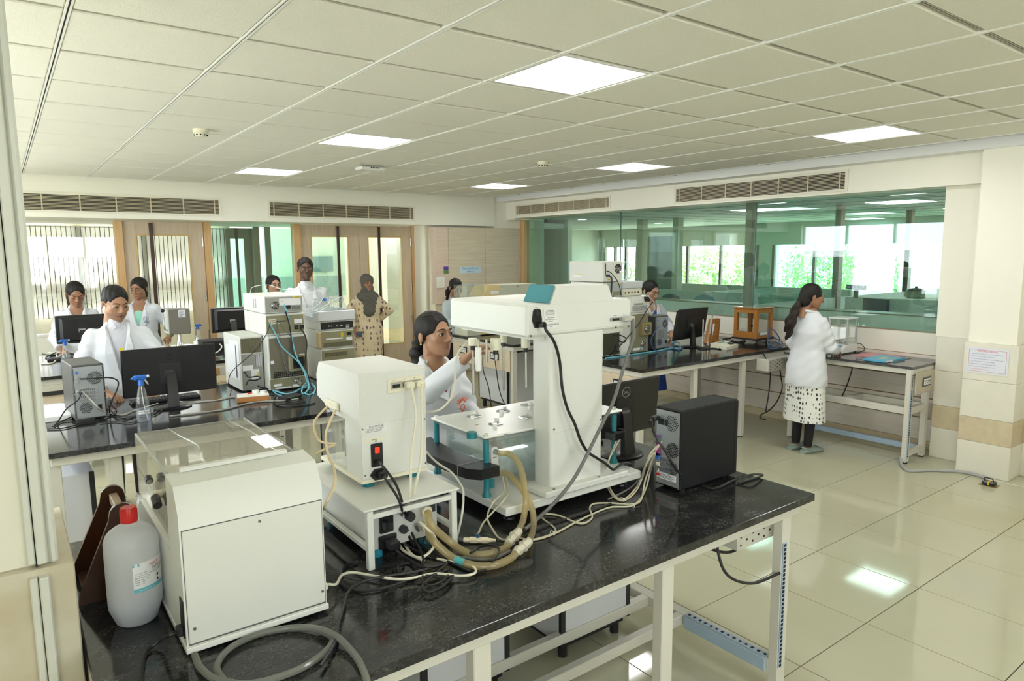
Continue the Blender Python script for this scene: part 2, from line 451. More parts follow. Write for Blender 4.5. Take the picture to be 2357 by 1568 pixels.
# walls behind and to the left of the camera, with windows
MULL = mat('window_frame_white', (0.8, 0.8, 0.78), 0.4)
PANE = glassmat('window_pane', (0.96, 0.98, 0.98))
wl = struct('wall_left', 'cream wall with tall windows')
b = MB(); b.box(WX - 0.2, WY, 0, WX, YD, WZ0); b.box(WX - 0.2, WY, WZ1, WX, YD, CZ + 0.1)
ys = [WY] + [q for ab in WIN_LEFT for q in ab] + [YD + 0.3]
for k in range(0, len(ys), 2): b.box(WX - 0.2, ys[k], WZ0, WX, ys[k + 1], WZ1)
b.build('wall_panel', WALL, wl)
wf = struct('wall_front', 'cream wall with windows')
b = MB(); b.box(WX, WY - 0.2, 0, XG + 0.2, WY, WZ0); b.box(WX, WY - 0.2, WZ1, XG + 0.2, WY, CZ + 0.1)
xs = [WX] + [q for ab in WIN_FRONT for q in ab] + [XG + 0.2]
for k in range(0, len(xs), 2): b.box(xs[k], WY - 0.2, WZ0, xs[k + 1], WY, WZ1)
b.build('wall_panel', WALL, wf)
FROST = glassmat('frosted_pane', (0.9, 0.9, 0.9), rough=0.3, haze=0.45, hazec=(0.92, 0.94, 0.95))
wn = 0
def window(ax, plane, a, c):
    global wn
    wn += 1
    w = struct('window_%d' % wn, 'tall window with white frame')
    def bx(a0, z0, a1, z1, t=0.03):
        q = MB()
        if ax == 'x': q.box(plane - 0.12 - t, a0, z0, plane - 0.12 + t, a1, z1)
        else: q.box(a0, plane - 0.12 - t, z0, a1, plane - 0.12 + t, z1)
        return q
    n = 3
    for k in range(n + 1):
        u = a + (c - a) * k / n; bx(u - 0.025, WZ0, u + 0.025, WZ1).build('window_frame', MULL, w)
    for zz in (WZ0 + 0.02, WZ1 - 0.02): bx(a, zz - 0.025, c, zz + 0.025).build('window_frame', MULL, w)
    for k in range(n):
        u0 = a + (c - a) * k / n; u1 = a + (c - a) * (k + 1) / n
        bx(u0 + 0.02, 1.89, u1 - 0.02, WZ1, 0.003).build('pane', PANE, w); bx(u0 + 0.02, WZ0, u1 - 0.02, 1.87, 0.003).build('frosted_pane', FROST, w)
for a, c in WIN_LEFT: window('x', WX, a, c)
for a, c in WIN_FRONT: window('y', WY, a, c)

# ---- wall over the doors
wb = struct('wall_back', 'cream wall and beam above the wooden doors')
b = MB(); b.box(WX, YB, 2.30, 6.37, YD + 0.10, CZ + 0.1); b.build('beam', WALL, wb)
b = MB(); b.box(6.37, YB + 0.03, 2.27, XG + 0.3, YD, CZ + 0.1)
pR = ony(945, 700, YD).x + 0.06
b.box(pR, YB + 0.16, 0, XG + 0.3, YD + 0.1, 2.30)
b.box(WX, YD - 0.04, 0, ony(258, 700, YD).x, YD + 0.06, 0.98)
b.build('wall_panel', WALL, wb)
# white border drop and beam over the glass
wr = struct('wall_right', 'cream wall, beam and low clad wall under the glass')
MB().box(6.415, WY, 2.675, XB + 0.02, YB + 0.03, CZ + 0.06).build('ceiling_border', WALLW, wr)
MB().box(XB, WY, 2.42, XG + 0.25, 8.82, CZ + 0.1).build('beam', WALL, wr)
MB().box(XB + 0.03, 8.80, 2.40, XG + 0.3, 9.2, CZ + 0.1).build('beam_end', WALL, wr)

# ---- pier and pillar right of the glass
b = MB(); b.box(6.70, 2.2, 1.105, XG + 0.2, 2.62, 2.43); b.build('pier', WALL, wr)
b = MB(); b.box(6.455, 1.93, 1.11, 7.0, 2.27, 2.69); b.build('pillar', WALL, wr)
def dado(x0, y0, x1, y1, parent, zt=1.11, gaps=0.002, base=0.0):
    zs = [base, 0.28, 0.485, 0.80, zt]
    for k in range(4):
        MB().box(x0, y0, zs[k] + gaps * 0.5, x1, y1, zs[k + 1] - gaps * 0.5, 0.002).build('tile', BEIGE if k == 1 else DADO, parent)
dado(6.42, 1.90, 7.0, 2.285, wr)
dado(6.68, 2.285, 7.0, 2.60, wr, 1.105)
b = MB(); b.box(6.70, WY, 0, 7.0, 1.9, 2.7); b.build('wall_panel', WALL, wr)
dado(6.68, WY, 7.0, 1.90, wr)

# ---- low wall with cladding under the glass
b = MB(); b.box(XG, 2.60, 0, XG + 0.12, 9.2, 1.105); b.build('low_wall', WALL, wr)
CLAD = woodmat('clad_wood', (0.76, 0.67, 0.58), (0.86, 0.80, 0.72), 'Y', 0.6, 0.4, 14)
GRV = mat('clad_groove', (0.30, 0.17, 0.08), 0.5)
b = MB(); b.box(XG - 0.006, 2.60, 0.08, XG, 9.0, 0.90); b.build('clad_backing', GRV, wr)
for z0, z1 in ((0.085, 0.295), (0.305, 0.485), (0.495, 0.685), (0.695, 0.895)):
    for k in range(3):
        ya = 2.605 + k * 2.133; MB().box(XG - 0.02, ya, z0, XG - 0.005, ya + 2.130, z1, 0.003).build('plank', CLAD, wr)
MB().box(XG - 0.012, 2.60, 0, XG, 9.0, 0.08).build('baseboard', BEIGE, wr)

# ---- green glass wall
wg = struct('window_6', 'long frameless green glass wall between two rooms')
SILLW = mat('sill_wood', (0.34, 0.25, 0.15), 0.4)
MB().box(XG - 0.004, 2.61, 1.105, XG + 0.03, 8.95, 1.113).build('sill_strip', SILLW, wg)
ya = [2.62, onx(1735, 600, XG).y, onx(1427, 600, XG).y, 8.86]
for k in range(3):
    MB().box(XG + 0.004, ya[k] + 0.003, 1.113, XG + 0.014, ya[k + 1] - 0.003, 2.42).build('pane', GLASSG, wg)
for k in (1, 2):
    MB().box(XG + 0.002, ya[k] - 0.004, 1.113, XG + 0.016, ya[k] + 0.004, 2.42).build('joint', mat('glass_joint', (0.10, 0.22, 0.18), 0.3), wg)
MB().box(XG - 0.05, 8.86, 0, XG + 0.06, 8.95, 2.42).build('post', WOODP, wg)

# ---- doors and glass of the door wall
def P(x, y=700): return ony(x, y, YD).x
def zof(x, y): return ony(x, y, YD).z
ZT = 2.30
def post(n, xa, xb, z0=0.0):
    t = struct('trim_%d' % n, 'orange wood door post')
    MB().box(xa, YD - 0.06, z0, xb, YD + 0.06, ZT, 0.003).build('post', WOODP, t)
x1a, x1b = P(260, 510), P(279, 510)
x2a, x2b = P(466, 512), P(482, 512)
x3a, x3b = P(671, 515), P(688, 515)
x4a, x4b = P(944, 520), P(953, 520)
for k, (a, c) in enumerate(((x1a, x1b), (x2a, x2b), (x3a, x3b), (x4a, x4b))): post(k + 1, a, c)
BARM = mat('dark_pull_bar', (0.055, 0.022, 0.014), 0.3)
def leaf(n, xa, xb, ga, gb, bar, hinge):
    d = struct('door_%d' % n, 'pale laminate door with tall glass pane and full-height dark pull bar')
    y0, y1 = YD - 0.022, YD + 0.022
    zg0, zg1 = 0.50, 2.13
    MB().box(xa, y0, 0.005, ga, y1, ZT - 0.005, 0.002).build('stile', WOODD, d)
    MB().box(gb, y0, 0.005, xb, y1, ZT - 0.005, 0.002).build('stile', WOODD, d)
    MB().box(ga, y0, zg1, gb, y1, ZT - 0.005, 0.002).build('rail', WOODD, d)
    MB().box(ga, y0, 0.005, gb, y1, zg0, 0.002).build('rail', WOODD, d)
    be = mat('glazing_bead', (0.62, 0.42, 0.16), 0.35)
    for q in ((ga - 0.008, zg0, ga + 0.008, zg1), (gb - 0.008, zg0, gb + 0.008, zg1), (ga, zg1 - 0.008, gb, zg1 + 0.008), (ga, zg0 - 0.008, gb, zg0 + 0.008)):
        MB().box(q[0], y0 - 0.006, q[1], q[2], y0 + 0.002, q[3]).build('glazing_bead', be, d)
    MB().box(ga, YD - 0.003, zg0, gb, YD + 0.003, zg1).build('pane', GLASSC, d)
    MB().box(bar - 0.022, y0 - 0.03, 0.05, bar + 0.022, y0 - 0.012, ZT - 0.02, 0.003).build('pull_bar', BARM, d)
    for s in (0.85, 1.35, 2.05):
        hx = xa if hinge < 0 else xb
        q = MB(); q.cyl((hx - hinge * 0.012, y0 - 0.004, s - 0.06), (hx - hinge * 0.012, y0 - 0.004, s + 0.06), 0.009, n=10); q.build('hinge', STEEL, d)
leaf(1, x1b + 0.004, x2a - 0.004, P(312, 542), P(434, 542), P(347, 542), 1)
xm = P(824, 520)
leaf(2, x3b + 0.004, xm - 0.002, P(714, 545), P(799, 545), P(775, 545), -1)
leaf(3, xm + 0.002, x4a - 0.004, P(845, 545), P(922, 545), P(869, 545), 1)
# fixed panes
wd = struct('window_7', 'fixed clear pane beside the doors')
MB().box(WX, YD - 0.004, 0.98, x1a, YD + 0.004, ZT).build('pane', GLASSC, wd)
MB().box(WX, YD - 0.05, 0.96, x1a, YD + 0.08, 0.985).build('sill', WALLW, wd)
wd2 = struct('window_8', 'fixed clear pane between the doors')
MB().box(x2b, YD - 0.004, 1.15, x3a, YD + 0.004, ZT).build('pane', GLASSG, wd2)
b = MB(); b.box(x2b, YD - 0.03, 0, x3a, YD + 0.03, 1.15); b.build('low_panel', WALLW, wd2)

# ---- vents
VSL = mat('vent_slat', (0.60, 0.52, 0.36), 0.4)
def vent(label, ax, plane, a, c, z0, z1, ndiv):
    mid = (a + c) / 2
    t = thing('air_vent', label, 'air vent', (mid, plane, z0) if ax == 'y' else (plane, mid, z0), 0, 'slatted air vents in the beams')
    def bx(a0, a1, zz0, zz1, d0, d1, b=0.0):
        q = MB()
        if ax == 'y': q.box(a0, plane - d1, zz0, a1, plane - d0, zz1, b)
        else: q.box(plane - d1, a0, zz0, plane - d0, a1, zz1, b)
        return q
    fr = MB()
    for q in (bx(a - 0.03, c + 0.03, z1, z1 + 0.025, 0, 0.012), bx(a - 0.03, c + 0.03, z0 - 0.025, z0, 0, 0.012), bx(a - 0.03, a, z0, z1, 0, 0.012), bx(c, c + 0.03, z0, z1, 0, 0.012)):
        fr.add(q.v, q.f)
    fr.build('frame', mat('vent_frame', (0.80, 0.77, 0.64), 0.4), t)
    bx(a, c, z0, z1, -0.001, 0.001).build('duct_shade_sheet', SLOT, t)  # dark sheet on the beam face, painted in for the shaded recess
    n = 11
    for k in range(n):
        zz = z0 + (z1 - z0) * (k + 0.7) / (n + 0.4)
        bx(a, c, zz - 0.0026, zz + 0.0026, 0.002, 0.011).build('slat', VSL, t)
    for k in range(ndiv + 1):
        u = a + 0.05 + (c - a - 0.10) * k / ndiv
        bx(u - 0.006, u + 0.006, z0, z1, 0.008, 0.014).build('divider', VSL, t)
vent('wide slatted air vent over the blinds and first door', 'y', YB, 0.02, 2.22, 2.375, 2.545, 6)
vent('wide slatted air vent over the double doors', 'y', YB, 2.84, 4.91, 2.375, 2.542, 6)
vent('slatted air vent over the end of the glass wall near the wooden cupboard', 'x', XB, onx(1405, 463, XB).y + 0.02, 8.72, 2.475, 2.60, 6)
vent('slatted air vent over the middle of the glass wall', 'x', XB, 3.47, onx(1557, 450, XB).y, 2.465, 2.622, 6)

# ---- pillar on the left with cable trunking
wp = struct('wall_pillar', 'cream pillar with vertical cable trunking')
b = MB(); b.box(-0.45, 2.045, 1.10, 0.055, 2.47, CZ + 0.05, 0.004); b.build('pillar', WALL, wp)
STAIN = mat('stained_marble', (0.74, 0.70, 0.58), 0.35, noise=0.3, nscale=5, c2=(0.60, 0.52, 0.36))
b = MB(); b.box(-0.45, 2.015, 0, 0.092, 2.50, 1.10, 0.003); b.build('dado_slab', STAIN, wp)
TRK = mat('trunking_pvc', (0.74, 0.75, 0.68), 0.35)
for xa, xb2, dz in ((-0.005, 0.012, 0.02), (0.0145, 0.036, 0.028)):
    MB().box(xa, 2.045 - dz, 1.11, xb2, 2.05, CZ, 0.003).build('trunking', TRK, wp)
    MB().box(xa, 2.015 - dz, 0.0, xb2, 2.02, 1.085, 0.003).build('trunking', TRK, wp)
MB().box(0.040, 2.035, 1.10, 0.060, 2.06, CZ, 0.006).build('trunking', TRK, wp)
MB().box(0.0118, 2.03, 0, 0.0150, 2.046, CZ).build('trunking_gap', SLOT, wp)
# ================================================================== corridor behind the doors
cor = struct('wall_corridor', 'pale corridor seen through the door glass')
YC = 10.8
b = MB()
b.box(-1.2, YC, 0, 2.80, YC + 0.12, 1.07)
b.box(-1.2, YC, 2.27, 2.80, YC + 0.12, 2.9)
b.build('wall_panel', WALL, cor)
MB().box(-1.2, YD + 0.1, 2.30, 8.4, YC + 0.1, 2.40).build('corridor_ceiling', WALLW, cor)
MB().box(2.8, YC + 0.1, 2.60, 6.4, YC + 1.7, 2.70).build('corridor_ceiling', WALLW, cor)  # unseen roof added to keep sky and sun off the far corridor
MB().box(-1.3, YD, 0, -1.2, YC, 2.4).build('wall_panel', WALL, cor)
# blinds
bl = thing('window_blind', 'white slatted blind with black cords hanging beyond the door glass', 'blind', (0.9, YC - 0.06, 1.07))
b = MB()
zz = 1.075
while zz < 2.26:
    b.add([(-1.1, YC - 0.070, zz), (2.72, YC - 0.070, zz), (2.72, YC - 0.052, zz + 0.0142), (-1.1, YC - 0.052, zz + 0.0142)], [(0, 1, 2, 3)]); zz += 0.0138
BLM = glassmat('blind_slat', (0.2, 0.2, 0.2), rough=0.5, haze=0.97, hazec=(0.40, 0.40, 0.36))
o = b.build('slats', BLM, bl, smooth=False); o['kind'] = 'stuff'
c0 = None
x = -0.9
while x < 2.72:
    q = MB(); q.box(x - 0.004, YC - 0.082, 1.07, x + 0.004, YC - 0.076, 2.27); q.build('cord', SLOT, bl); x += 0.0545
MB().box(-1.1, YC - 0.08, 2.255, 2.74, YC - 0.04, 2.275).build('head_rail', WALLW, bl)
yf = struct('trim_5', 'mustard window frame behind the blind')
FRY = mat('mustard_frame', (0.30, 0.25, 0.07), 0.5)
b = MB(); b.box(-1.1, YC - 0.02, 1.41, 2.75, YC + 0.02, 1.52); b.box(0.83, YC - 0.02, 1.07, 0.90, YC + 0.02, 2.27); b.box(1.60, YC - 0.02, 1.07, 1.68, YC + 0.02, 2.27); b.build('frame_bar', FRY, yf)
# grey door and light wall further along
GD = woodmat('grey_door', (0.20, 0.17, 0.13), (0.26, 0.22, 0.17), 'Z', 1.0, 0.4, 14)
d4 = struct('door_4', 'grey-brown corridor door with narrow pane')
xa, xb = ony(512, 560, YC).x, ony(579, 560, YC).x
g0, g1 = ony(530, 560, YC).x, ony(561, 560, YC).x
b = MB(); b.box(xa, YC, 0, g0, YC + 0.05, 2.28); b.box(g1, YC, 0, xb, YC + 0.05, 2.28); b.box(g0, YC, 2.12, g1, YC + 0.05, 2.28); b.box(g0, YC, 0, g1, YC + 0.05, 0.9); b.build('leaf', GD, d4)
MB().box(g0, YC + 0.02, 0.9, g1, YC + 0.03, 2.12).build('pane', GLASSG, d4)
MB().box((g0 + g1) / 2 - 0.03, YC - 0.03, 0.3, (g0 + g1) / 2 + 0.01, YC - 0.01, 2.28).build('pull_bar', BARM, d4)
MB().box(xb, YC - 0.1, 0, xb + 0.09, YC + 0.1, 2.30).build('post', GD, d4)
x5 = ony(607, 560, YC).x
MB().box(x5, YC - 0.06, 0, x5 + 0.09, YC + 0.06, 2.30).build('post', GD, d4)
b = MB(); b.box(xb, YC + 1.6, 0, 8.5, YC + 1.7, 3.2); b.box(8.4, YD, 0, 8.5, YC + 1.7, 3.2); b.build('wall_panel', WALL, cor)
MB().box(xb, YC + 1.58, 0.98, 5.2, YC + 1.6, 1.48).build('grey_panel', mat('grey_panel', (0.42, 0.47, 0.47), 0.5), cor)
MB().box(x5 + 0.09, YC, 1.2, 4.6, YC + 0.01, 2.28).build('pane', GLASSG, cor)
w9 = struct('window_9', 'bluish corridor window')
cxa, cxb = ony(721, 620, YC + 1.55).x, ony(767, 620, YC + 1.55).x
MB().box(cxa, YC + 1.55, ony(740, 625, YC + 1.55).z, cxb, YC + 1.57, ony(740, 590, YC + 1.55).z).build('pane', mat('blue_film', (0.20, 0.30, 0.33), 0.15), w9)
# far corridor pillar with beige band, seen through the right door leaf
px0, px1 = ony(893, 700, YC + 0.6).x, ony(930, 700, YC + 0.6).x
b = MB(); b.box(px0, YC + 0.6, 0, px1 + 0.4, YC + 1.0, 3.0); b.build('pillar', mat('grey_pillar', (0.50, 0.51, 0.45), 0.5), cor)
MB().box(px0 - 0.01, YC + 0.59, 0.28, px1 + 0.41, YC + 1.0, 0.50).build('tile_band', BEIGE, cor)

# ================================================================== rooms beyond the green glass
far = struct('wall_far', 'office rooms beyond the green glass')
ZC2 = 2.47
LEDF = mat('led_diffuser_far', (0.9, 0.9, 0.9), 0.4, emit=((1.0, 1.0, 0.98), 4.2))
FARC = mat('far_ceiling', (0.72, 0.75, 0.72), 0.8)
FARW = mat('far_wall', (0.74, 0.76, 0.68), 0.6)
MB().box(XG + 0.12, -1.0, ZC2, 15, 14.2, ZC2 + 0.1).build('far_ceiling', FARC, far)
b = MB()
for k in range(12):
    y = 2.2 + k * 0.6; b.box(XG + 0.2, y - 0.008, ZC2 - 0.006, 15, y + 0.008, ZC2)
for k in range(13):
    x = 7.3 + k * 0.6; b.box(x - 0.008, -1, ZC2 - 0.005, x + 0.008, 7.0, ZC2)
b.build('far_ceiling_bars', mat('far_bar', (0.42, 0.44, 0.41), 0.6), far)
for cx, cy in ((8.8, 5.85), (8.95, 4.0), (13.0, 6.5), (11.2, 4.0)):
    t = thing('ceiling_light', 'square LED panel in the ceiling beyond the green glass', 'ceiling light', (cx, cy, ZC2), 0, 'LED panels beyond the glass')
    q = MB(); q.box(cx - 0.29, cy - 0.29, ZC2 - 0.014, cx + 0.29, cy + 0.29, ZC2 - 0.006); q.build('diffuser', LEDF, t)
    q = MB(); q.box(cx - 0.31, cy - 0.31, ZC2 - 0.012, cx + 0.31, cy + 0.31, ZC2); q.build('frame', TBAR, t)
for cx, cy in ((onz(1340, 504, ZC2).x, onz(1340, 504, ZC2).y), (onz(1515, 513, ZC2).x, onz(1515, 513, ZC2).y)):
    t = thing('downlight', 'small round white downlight beyond the green glass', 'downlight', (cx, cy, ZC2), 0, 'round downlights beyond the glass')
    q = MB(); q.cyl((cx, cy, ZC2 - 0.012), (cx, cy, ZC2 - 0.002), 0.085, n=20); q.build('lens', LEDF, t)
    q = MB(); q.lathe([(0.085, ZC2 - 0.015), (0.105, ZC2 - 0.012), (0.11, ZC2), (0.085, ZC2)], (cx, cy, 0), 24, caps=False); q.build('rim', TBAR, t)
# outer wall with windows
XF = 13.5
ywins = [(2.6, 5.2), (5.8, 8.6), (9.0, 11.9), (12.6, 13.8)]
b = MB(); b.box(XF, -1, 0, XF + 0.2, 14.2, 0.95); b.box(XF, -1, 2.0, XF + 0.2, 14.2, 2.6)
e = [-1] + [q for w in ywins for q in w] + [14.2]
for k in range(0, len(e), 2): b.box(XF, e[k], 0.95, XF + 0.2, e[k + 1], 2.0)
b.box(XG + 0.1, 14.0, 0, XF, 14.2, 2.6); b.box(XG + 0.1, -1.2, 0, XF, -1, 2.6)
b.build('wall_panel', FARW, far)
DKM = mat('bronze_frame', (0.14, 0.10, 0.07), 0.4)
for a, c in ywins:
    q = MB()
    for k in range(4):
        u = a + (c - a) * k / 3; q.box(XF - 0.02, u - 0.03, 0.95, XF + 0.05, u + 0.03, 2.0)
    q.build('window_bars', DKM, far)
# glass partition with bronze posts, at right angles to the green glass
PB = mat('bronze_post', (0.30, 0.22, 0.15), 0.4)
for x in (6.98, 8.95, 10.97, 13.0):
    MB().box(x - 0.05, 4.71, 0, x + 0.05, 4.79, ZC2).build('post', PB, far)
for x0, x1 in ((7.03, 8.9), (9.0, 10.92), (11.02, 12.95)):
    MB().box(x0, 4.745, 1.25, x1, 4.755, ZC2).build('pane', GLASSG, far)
    MB().box(x0, 4.73, 0, x1, 4.77, 1.25).build('low_panel', FARW, far)
# columns
COLM = mat('far_column', (0.55, 0.55, 0.40), 0.6)
for px, X, w in ((1471, 9.6, 0.14), (1553, 9.6, 0.12), (1258, 9.0, 0.10)):
    y = onx(px, 600, X).y
    MB().box(X, y - w / 2, 0, X + 0.14, y + w / 2, ZC2).build('column', COLM, far)
b = MB(); b.box(7.4, onx(1242, 600, 7.4).y, 0, 7.5, 14, ZC2); b.build('wall_panel', mat('pale_green_wall', (0.55, 0.66, 0.55), 0.6), far)
b = MB(); y0, y1 = onx(1490, 600, 11.4).y, onx(1555, 600, 11.4).y; b.box(11.4, y1, 0, 11.5, y0, 2.2); b.build('dark_sheet', mat('dark_sheet', (0.16, 0.20, 0.19), 0.5), far)  # dark sheet put in place of the dark opening between the columns
b = MB(); y0, y1 = onx(1275, 600, 10.4).y, onx(1308, 600, 10.4).y; b.box(10.4, y1, 0, 10.5, y0, ZC2); b.build('dark_sheet', mat('olive_screen', (0.23, 0.27, 0.20), 0.5), far)
# counter directly behind the glass, cubicle screens
CNT = mat('counter_grey', (0.86, 0.68, 0.60), 0.5)
MB().box(XG + 0.025, 2.62, 1.106, XG + 0.24, 9.0, 1.245).build('counter_back', CNT, far)
MB().box(XG + 0.022, 2.62, 1.245, XG + 0.25, 9.0, 1.258).build('counter_cap', SILLW, far)
SCR = mat('cubicle_screen', (0.62, 0.66, 0.56), 0.7)
for x0, y0, x1, y1, zt in ((8.75, 5.0, 8.81, 9.0, 1.26), (8.6, 6.6, 10.6, 6.66, 1.26), (8.9, 2.3, 8.96, 4.6, 1.27), (8.96, 3.4, 11.0, 3.46, 1.27), (10.8, 5.0, 10.86, 9.0, 1.25)):
    MB().box(x0, y0, 0, x1, y1, zt).build('cubicle_screen', SCR, far)
# a few office things near the glass
t = thing('monitor', 'black desktop screen beyond the green glass', 'monitor', (8.8, 4.1, 1.0))
p0, p1 = onx(1988, 686, 8.8), onx(2046, 720, 8.8)
MB().box(8.78, p1.y, p1.z, 8.81, p0.y, p0.z, 0.004).build('panel', BLACK, t)
MB().box(8.765, p1.y + 0.015, p1.z + 0.02, 8.781, p0.y - 0.015, p0.z - 0.015).build('screen', mat('dim_screen', (0.05, 0.08, 0.08), 0.15), t)
MB().box(8.80, (p0.y + p1.y) / 2 - 0.04, 0.75, 8.84, (p0.y + p1.y) / 2 + 0.04, p1.z + 0.05).build('stand', BLACK, t)
t = thing('desk', 'pale office desk beyond the green glass', 'desk', (8.2, 3.6, 0))
MB().box(7.9, 2.6, 0.72, 8.89, 4.65, 0.75).build('desk_top', FARW, t)
for y in (2.65, 4.6): MB().box(7.95, y - 0.02, 0, 8.85, y + 0.02, 0.72).build('side_panel', FARW, t)
def office_chair(px, py, X, label, m):
    p = onx(px, py, X); t = thing('office_chair', label, 'chair', (p.x, p.y, 0), 0, 'office chairs beyond the glass')
    q = MB(); q.loft([[(p.x + dx, p.y + s * 0.23 * w, z) for dx, s in ((-0.03, -1), (0.0, -0.6), (0.015, 0), (0.0, 0.6), (-0.03, 1), (-0.05, 0.6), (-0.045, 0), (-0.05, -0.6))] for z, w in ((0.75, 0.8), (0.95, 1.0), (1.15, 0.95), (1.24, 0.65), (1.27, 0.25))]); q.build('backrest', m, t)
    q = MB(); q.box(p.x - 0.05, p.y - 0.24, 0.44, p.x + 0.42, p.y + 0.24, 0.52, 0.03); q.build('seat', m, t)
    q = MB(); q.cyl((p.x + 0.18, p.y, 0.12), (p.x + 0.18, p.y, 0.45), 0.03); q.tube([(p.x + 0.05, p.y, 0.48), (p.x - 0.07, p.y, 0.55), (p.x - 0.06, p.y, 0.8)], 0.02); q.build('column', BLACKM, t)
    q = MB()
    for k in range(5): q.cyl((p.x + 0.18, p.y, 0.13), (p.x + 0.18 + 0.27 * math.cos(k * 1.257), p.y + 0.27 * math.sin(k * 1.257), 0.04), 0.022, 0.016, 8)
    q.build('star_base', BLACKM, t)
CHG = mat('chair_grey', (0.10, 0.12, 0.13), 0.7); CHB = mat('chair_blue', (0.16, 0.33, 0.42), 0.7)
office_chair(1547, 680, 7.75, 'dark grey office chair beyond the green glass', CHG)
office_chair(1625, 684, 8.0, 'light blue office chair beyond the green glass', CHB)
t = thing('steel_flask', 'shiny steel flask on the desk beyond the glass', 'flask', (8.4, onx(1940, 712, 8.4).y, 0.75))
p = t.location; MB().lathe([(0.038, 0.0), (0.04, 0.2), (0.036, 0.25), (0.02, 0.29), (0.02, 0.33), (0.012, 0.335)], p, 16).build('body', CHROME, t)
# things along the screens beyond the glass
XS = 8.88
t = thing('sign_board', 'navy pH METER sign on the screen beyond the green glass', 'sign', (XS, onx(1970, 661, XS).y, 1.28)); a_, c_ = onx(1948, 656, XS), onx(1993, 668, XS)
MB().box(XS, c_.y, c_.z, XS + 0.012, a_.y, a_.z).build('board', mat('sign_navy', (0.03, 0.08, 0.20), 0.4), t); MB().box(XS + 0.004, (a_.y + c_.y) / 2 - 0.03, 1.26, XS + 0.012, (a_.y + c_.y) / 2 + 0.03, c_.z).build('foot', BLACKM, t)
text('pH METER', (a_.z - c_.z) * 0.85, PAPER, t, (XS - 0.001, (a_.y + c_.y) / 2, c_.z + 0.02), (0, -1, 0), (0, 0, 1), 'CENTER', 0.0003)
p = onx(2107, 690, 9.2); t = thing('cooking_pot', 'round pot with dark lid beyond the green glass', 'pot', (9.2, p.y, 1.27)); q = MB(); q.lathe([(0.09, 1.27), (0.11, 1.29), (0.11, 1.36), (0.115, 1.365)], (9.2, p.y, 0), 20); q.build('body', mat('pot_olive', (0.25, 0.27, 0.18), 0.4), t); q = MB(); q.lathe([(0.115, 1.365), (0.08, 1.39), (0.015, 1.40), (0.015, 1.42)], (9.2, p.y, 0), 20); q.build('lid', BLACK, t)
MB().box(9.0, p.y - 0.3, 0, 9.4, p.y + 0.3, 1.27).build('side_cabinet', SCR, far)
p = onx(1922, 715, 8.5); t = thing('desk_calendar', 'small black and white desk calendar beside the steel flask', 'calendar', (8.5, p.y, 0.75)); q = MB(); q.prism([(8.44, 0.75), (8.50, 1.02), (8.56, 0.75)], 'y', p.y - 0.10, p.y + 0.10); q.build('stand', BLACKM, t); q = MB(); q.quad((8.445, p.y - 0.09, 0.79), (8.445, p.y + 0.09, 0.79), (8.488, p.y + 0.09, 0.98), (8.488, p.y - 0.09, 0.98)); q.build('page', PAPER, t)
p = onx(2133, 720, 8.3); t = thing('pen_holder', 'white holder with green and pink notes beyond the green glass', 'pen holder', (8.3, p.y, 0.75)); MB().box(8.25, p.y - 0.08, 0.75, 8.35, p.y + 0.08, 0.80, 0.004).build('tray', BLACKM, t); MB().box(8.27, p.y - 0.06, 0.80, 8.33, p.y + 0.04, 1.06, 0.004).build('box', PAPER, t); MB().box(8.262, p.y + 0.03, 0.92, 8.27, p.y + 0.10, 1.04).build('green_note', mat('note_green', (0.45, 0.65, 0.25), 0.6), t); MB().box(8.262, p.y - 0.12, 0.90, 8.27, p.y - 0.06, 1.02).build('pink_note', mat('note_pink', (0.75, 0.35, 0.45), 0.6), t)
# trees outside
LEAF = mat('foliage', (0.10, 0.26, 0.05), 0.6, noise=0.5, nscale=3, c2=(0.22, 0.40, 0.08))
TRK2 = mat('trunk', (0.16, 0.13, 0.10), 0.8)
def tree(x, y, zc, r, label, seed):
    rr = random.Random(seed)
    t = thing('tree', label, 'tree', (x, y, -6), 0, 'trees outside the far windows')
    q = MB(); q.tube([(x, y, -6), (x + 0.2, y, zc - r), (x, y + 0.1, zc)], [0.3, 0.2, 0.1]); q.build('trunk', TRK2, t)
    q = MB()
    for k in range(3800):
        u = rr.uniform(-1, 1); an = rr.uniform(0, 2 * PI); s = r * rr.uniform(0.55, 1.0) * (0.85 + 0.15 * math.sin(an * 5 + u * 4))
        c = Vector((x + s * math.sqrt(1 - u * u) * math.cos(an), y + 1.3 * s * math.sqrt(1 - u * u) * math.sin(an), zc + 0.75 * s * u))
        d1 = Vector((rr.uniform(-1, 1), rr.uniform(-1, 1), rr.uniform(-1, 1))).normalized(); d2 = d1.orthogonal().normalized(); L = rr.uniform(0.07, 0.13) * r / 2.5
        q.add([c - d1 * L, c + d2 * L * 0.6, c + d1 * L, c - d2 * L * 0.6], [(0, 1, 2, 3)])
    o = q.build('leaves', LEAF, t, smooth=False); o['kind'] = 'stuff'
tree(36, 27.0, 0.6, 3.0, 'round green tree outside the far windows, beside the palm', 1)
tree(48, 26, 0.2, 3.6, 'broad green tree outside the far windows, below the hill', 2)
tree(34, 15, 0.0, 3.2, 'wide green tree seen past the brown post of the glass wall', 3)
tree(42, 38, -0.5, 3.0, 'low green tree outside, left of the palm', 4)
pt = thing('palm_tree', 'coconut palm with drooping fronds outside the far windows', 'palm tree', (30, 25.0, -6))
pc = onx(1355, 556, 30.0)
q = MB(); q.tube([(pc.x, pc.y, -6), (pc.x + 0.2, pc.y, -2), (pc.x, pc.y, pc.z)], [0.2, 0.16, 0.12]); q.build('trunk', TRK2, pt)
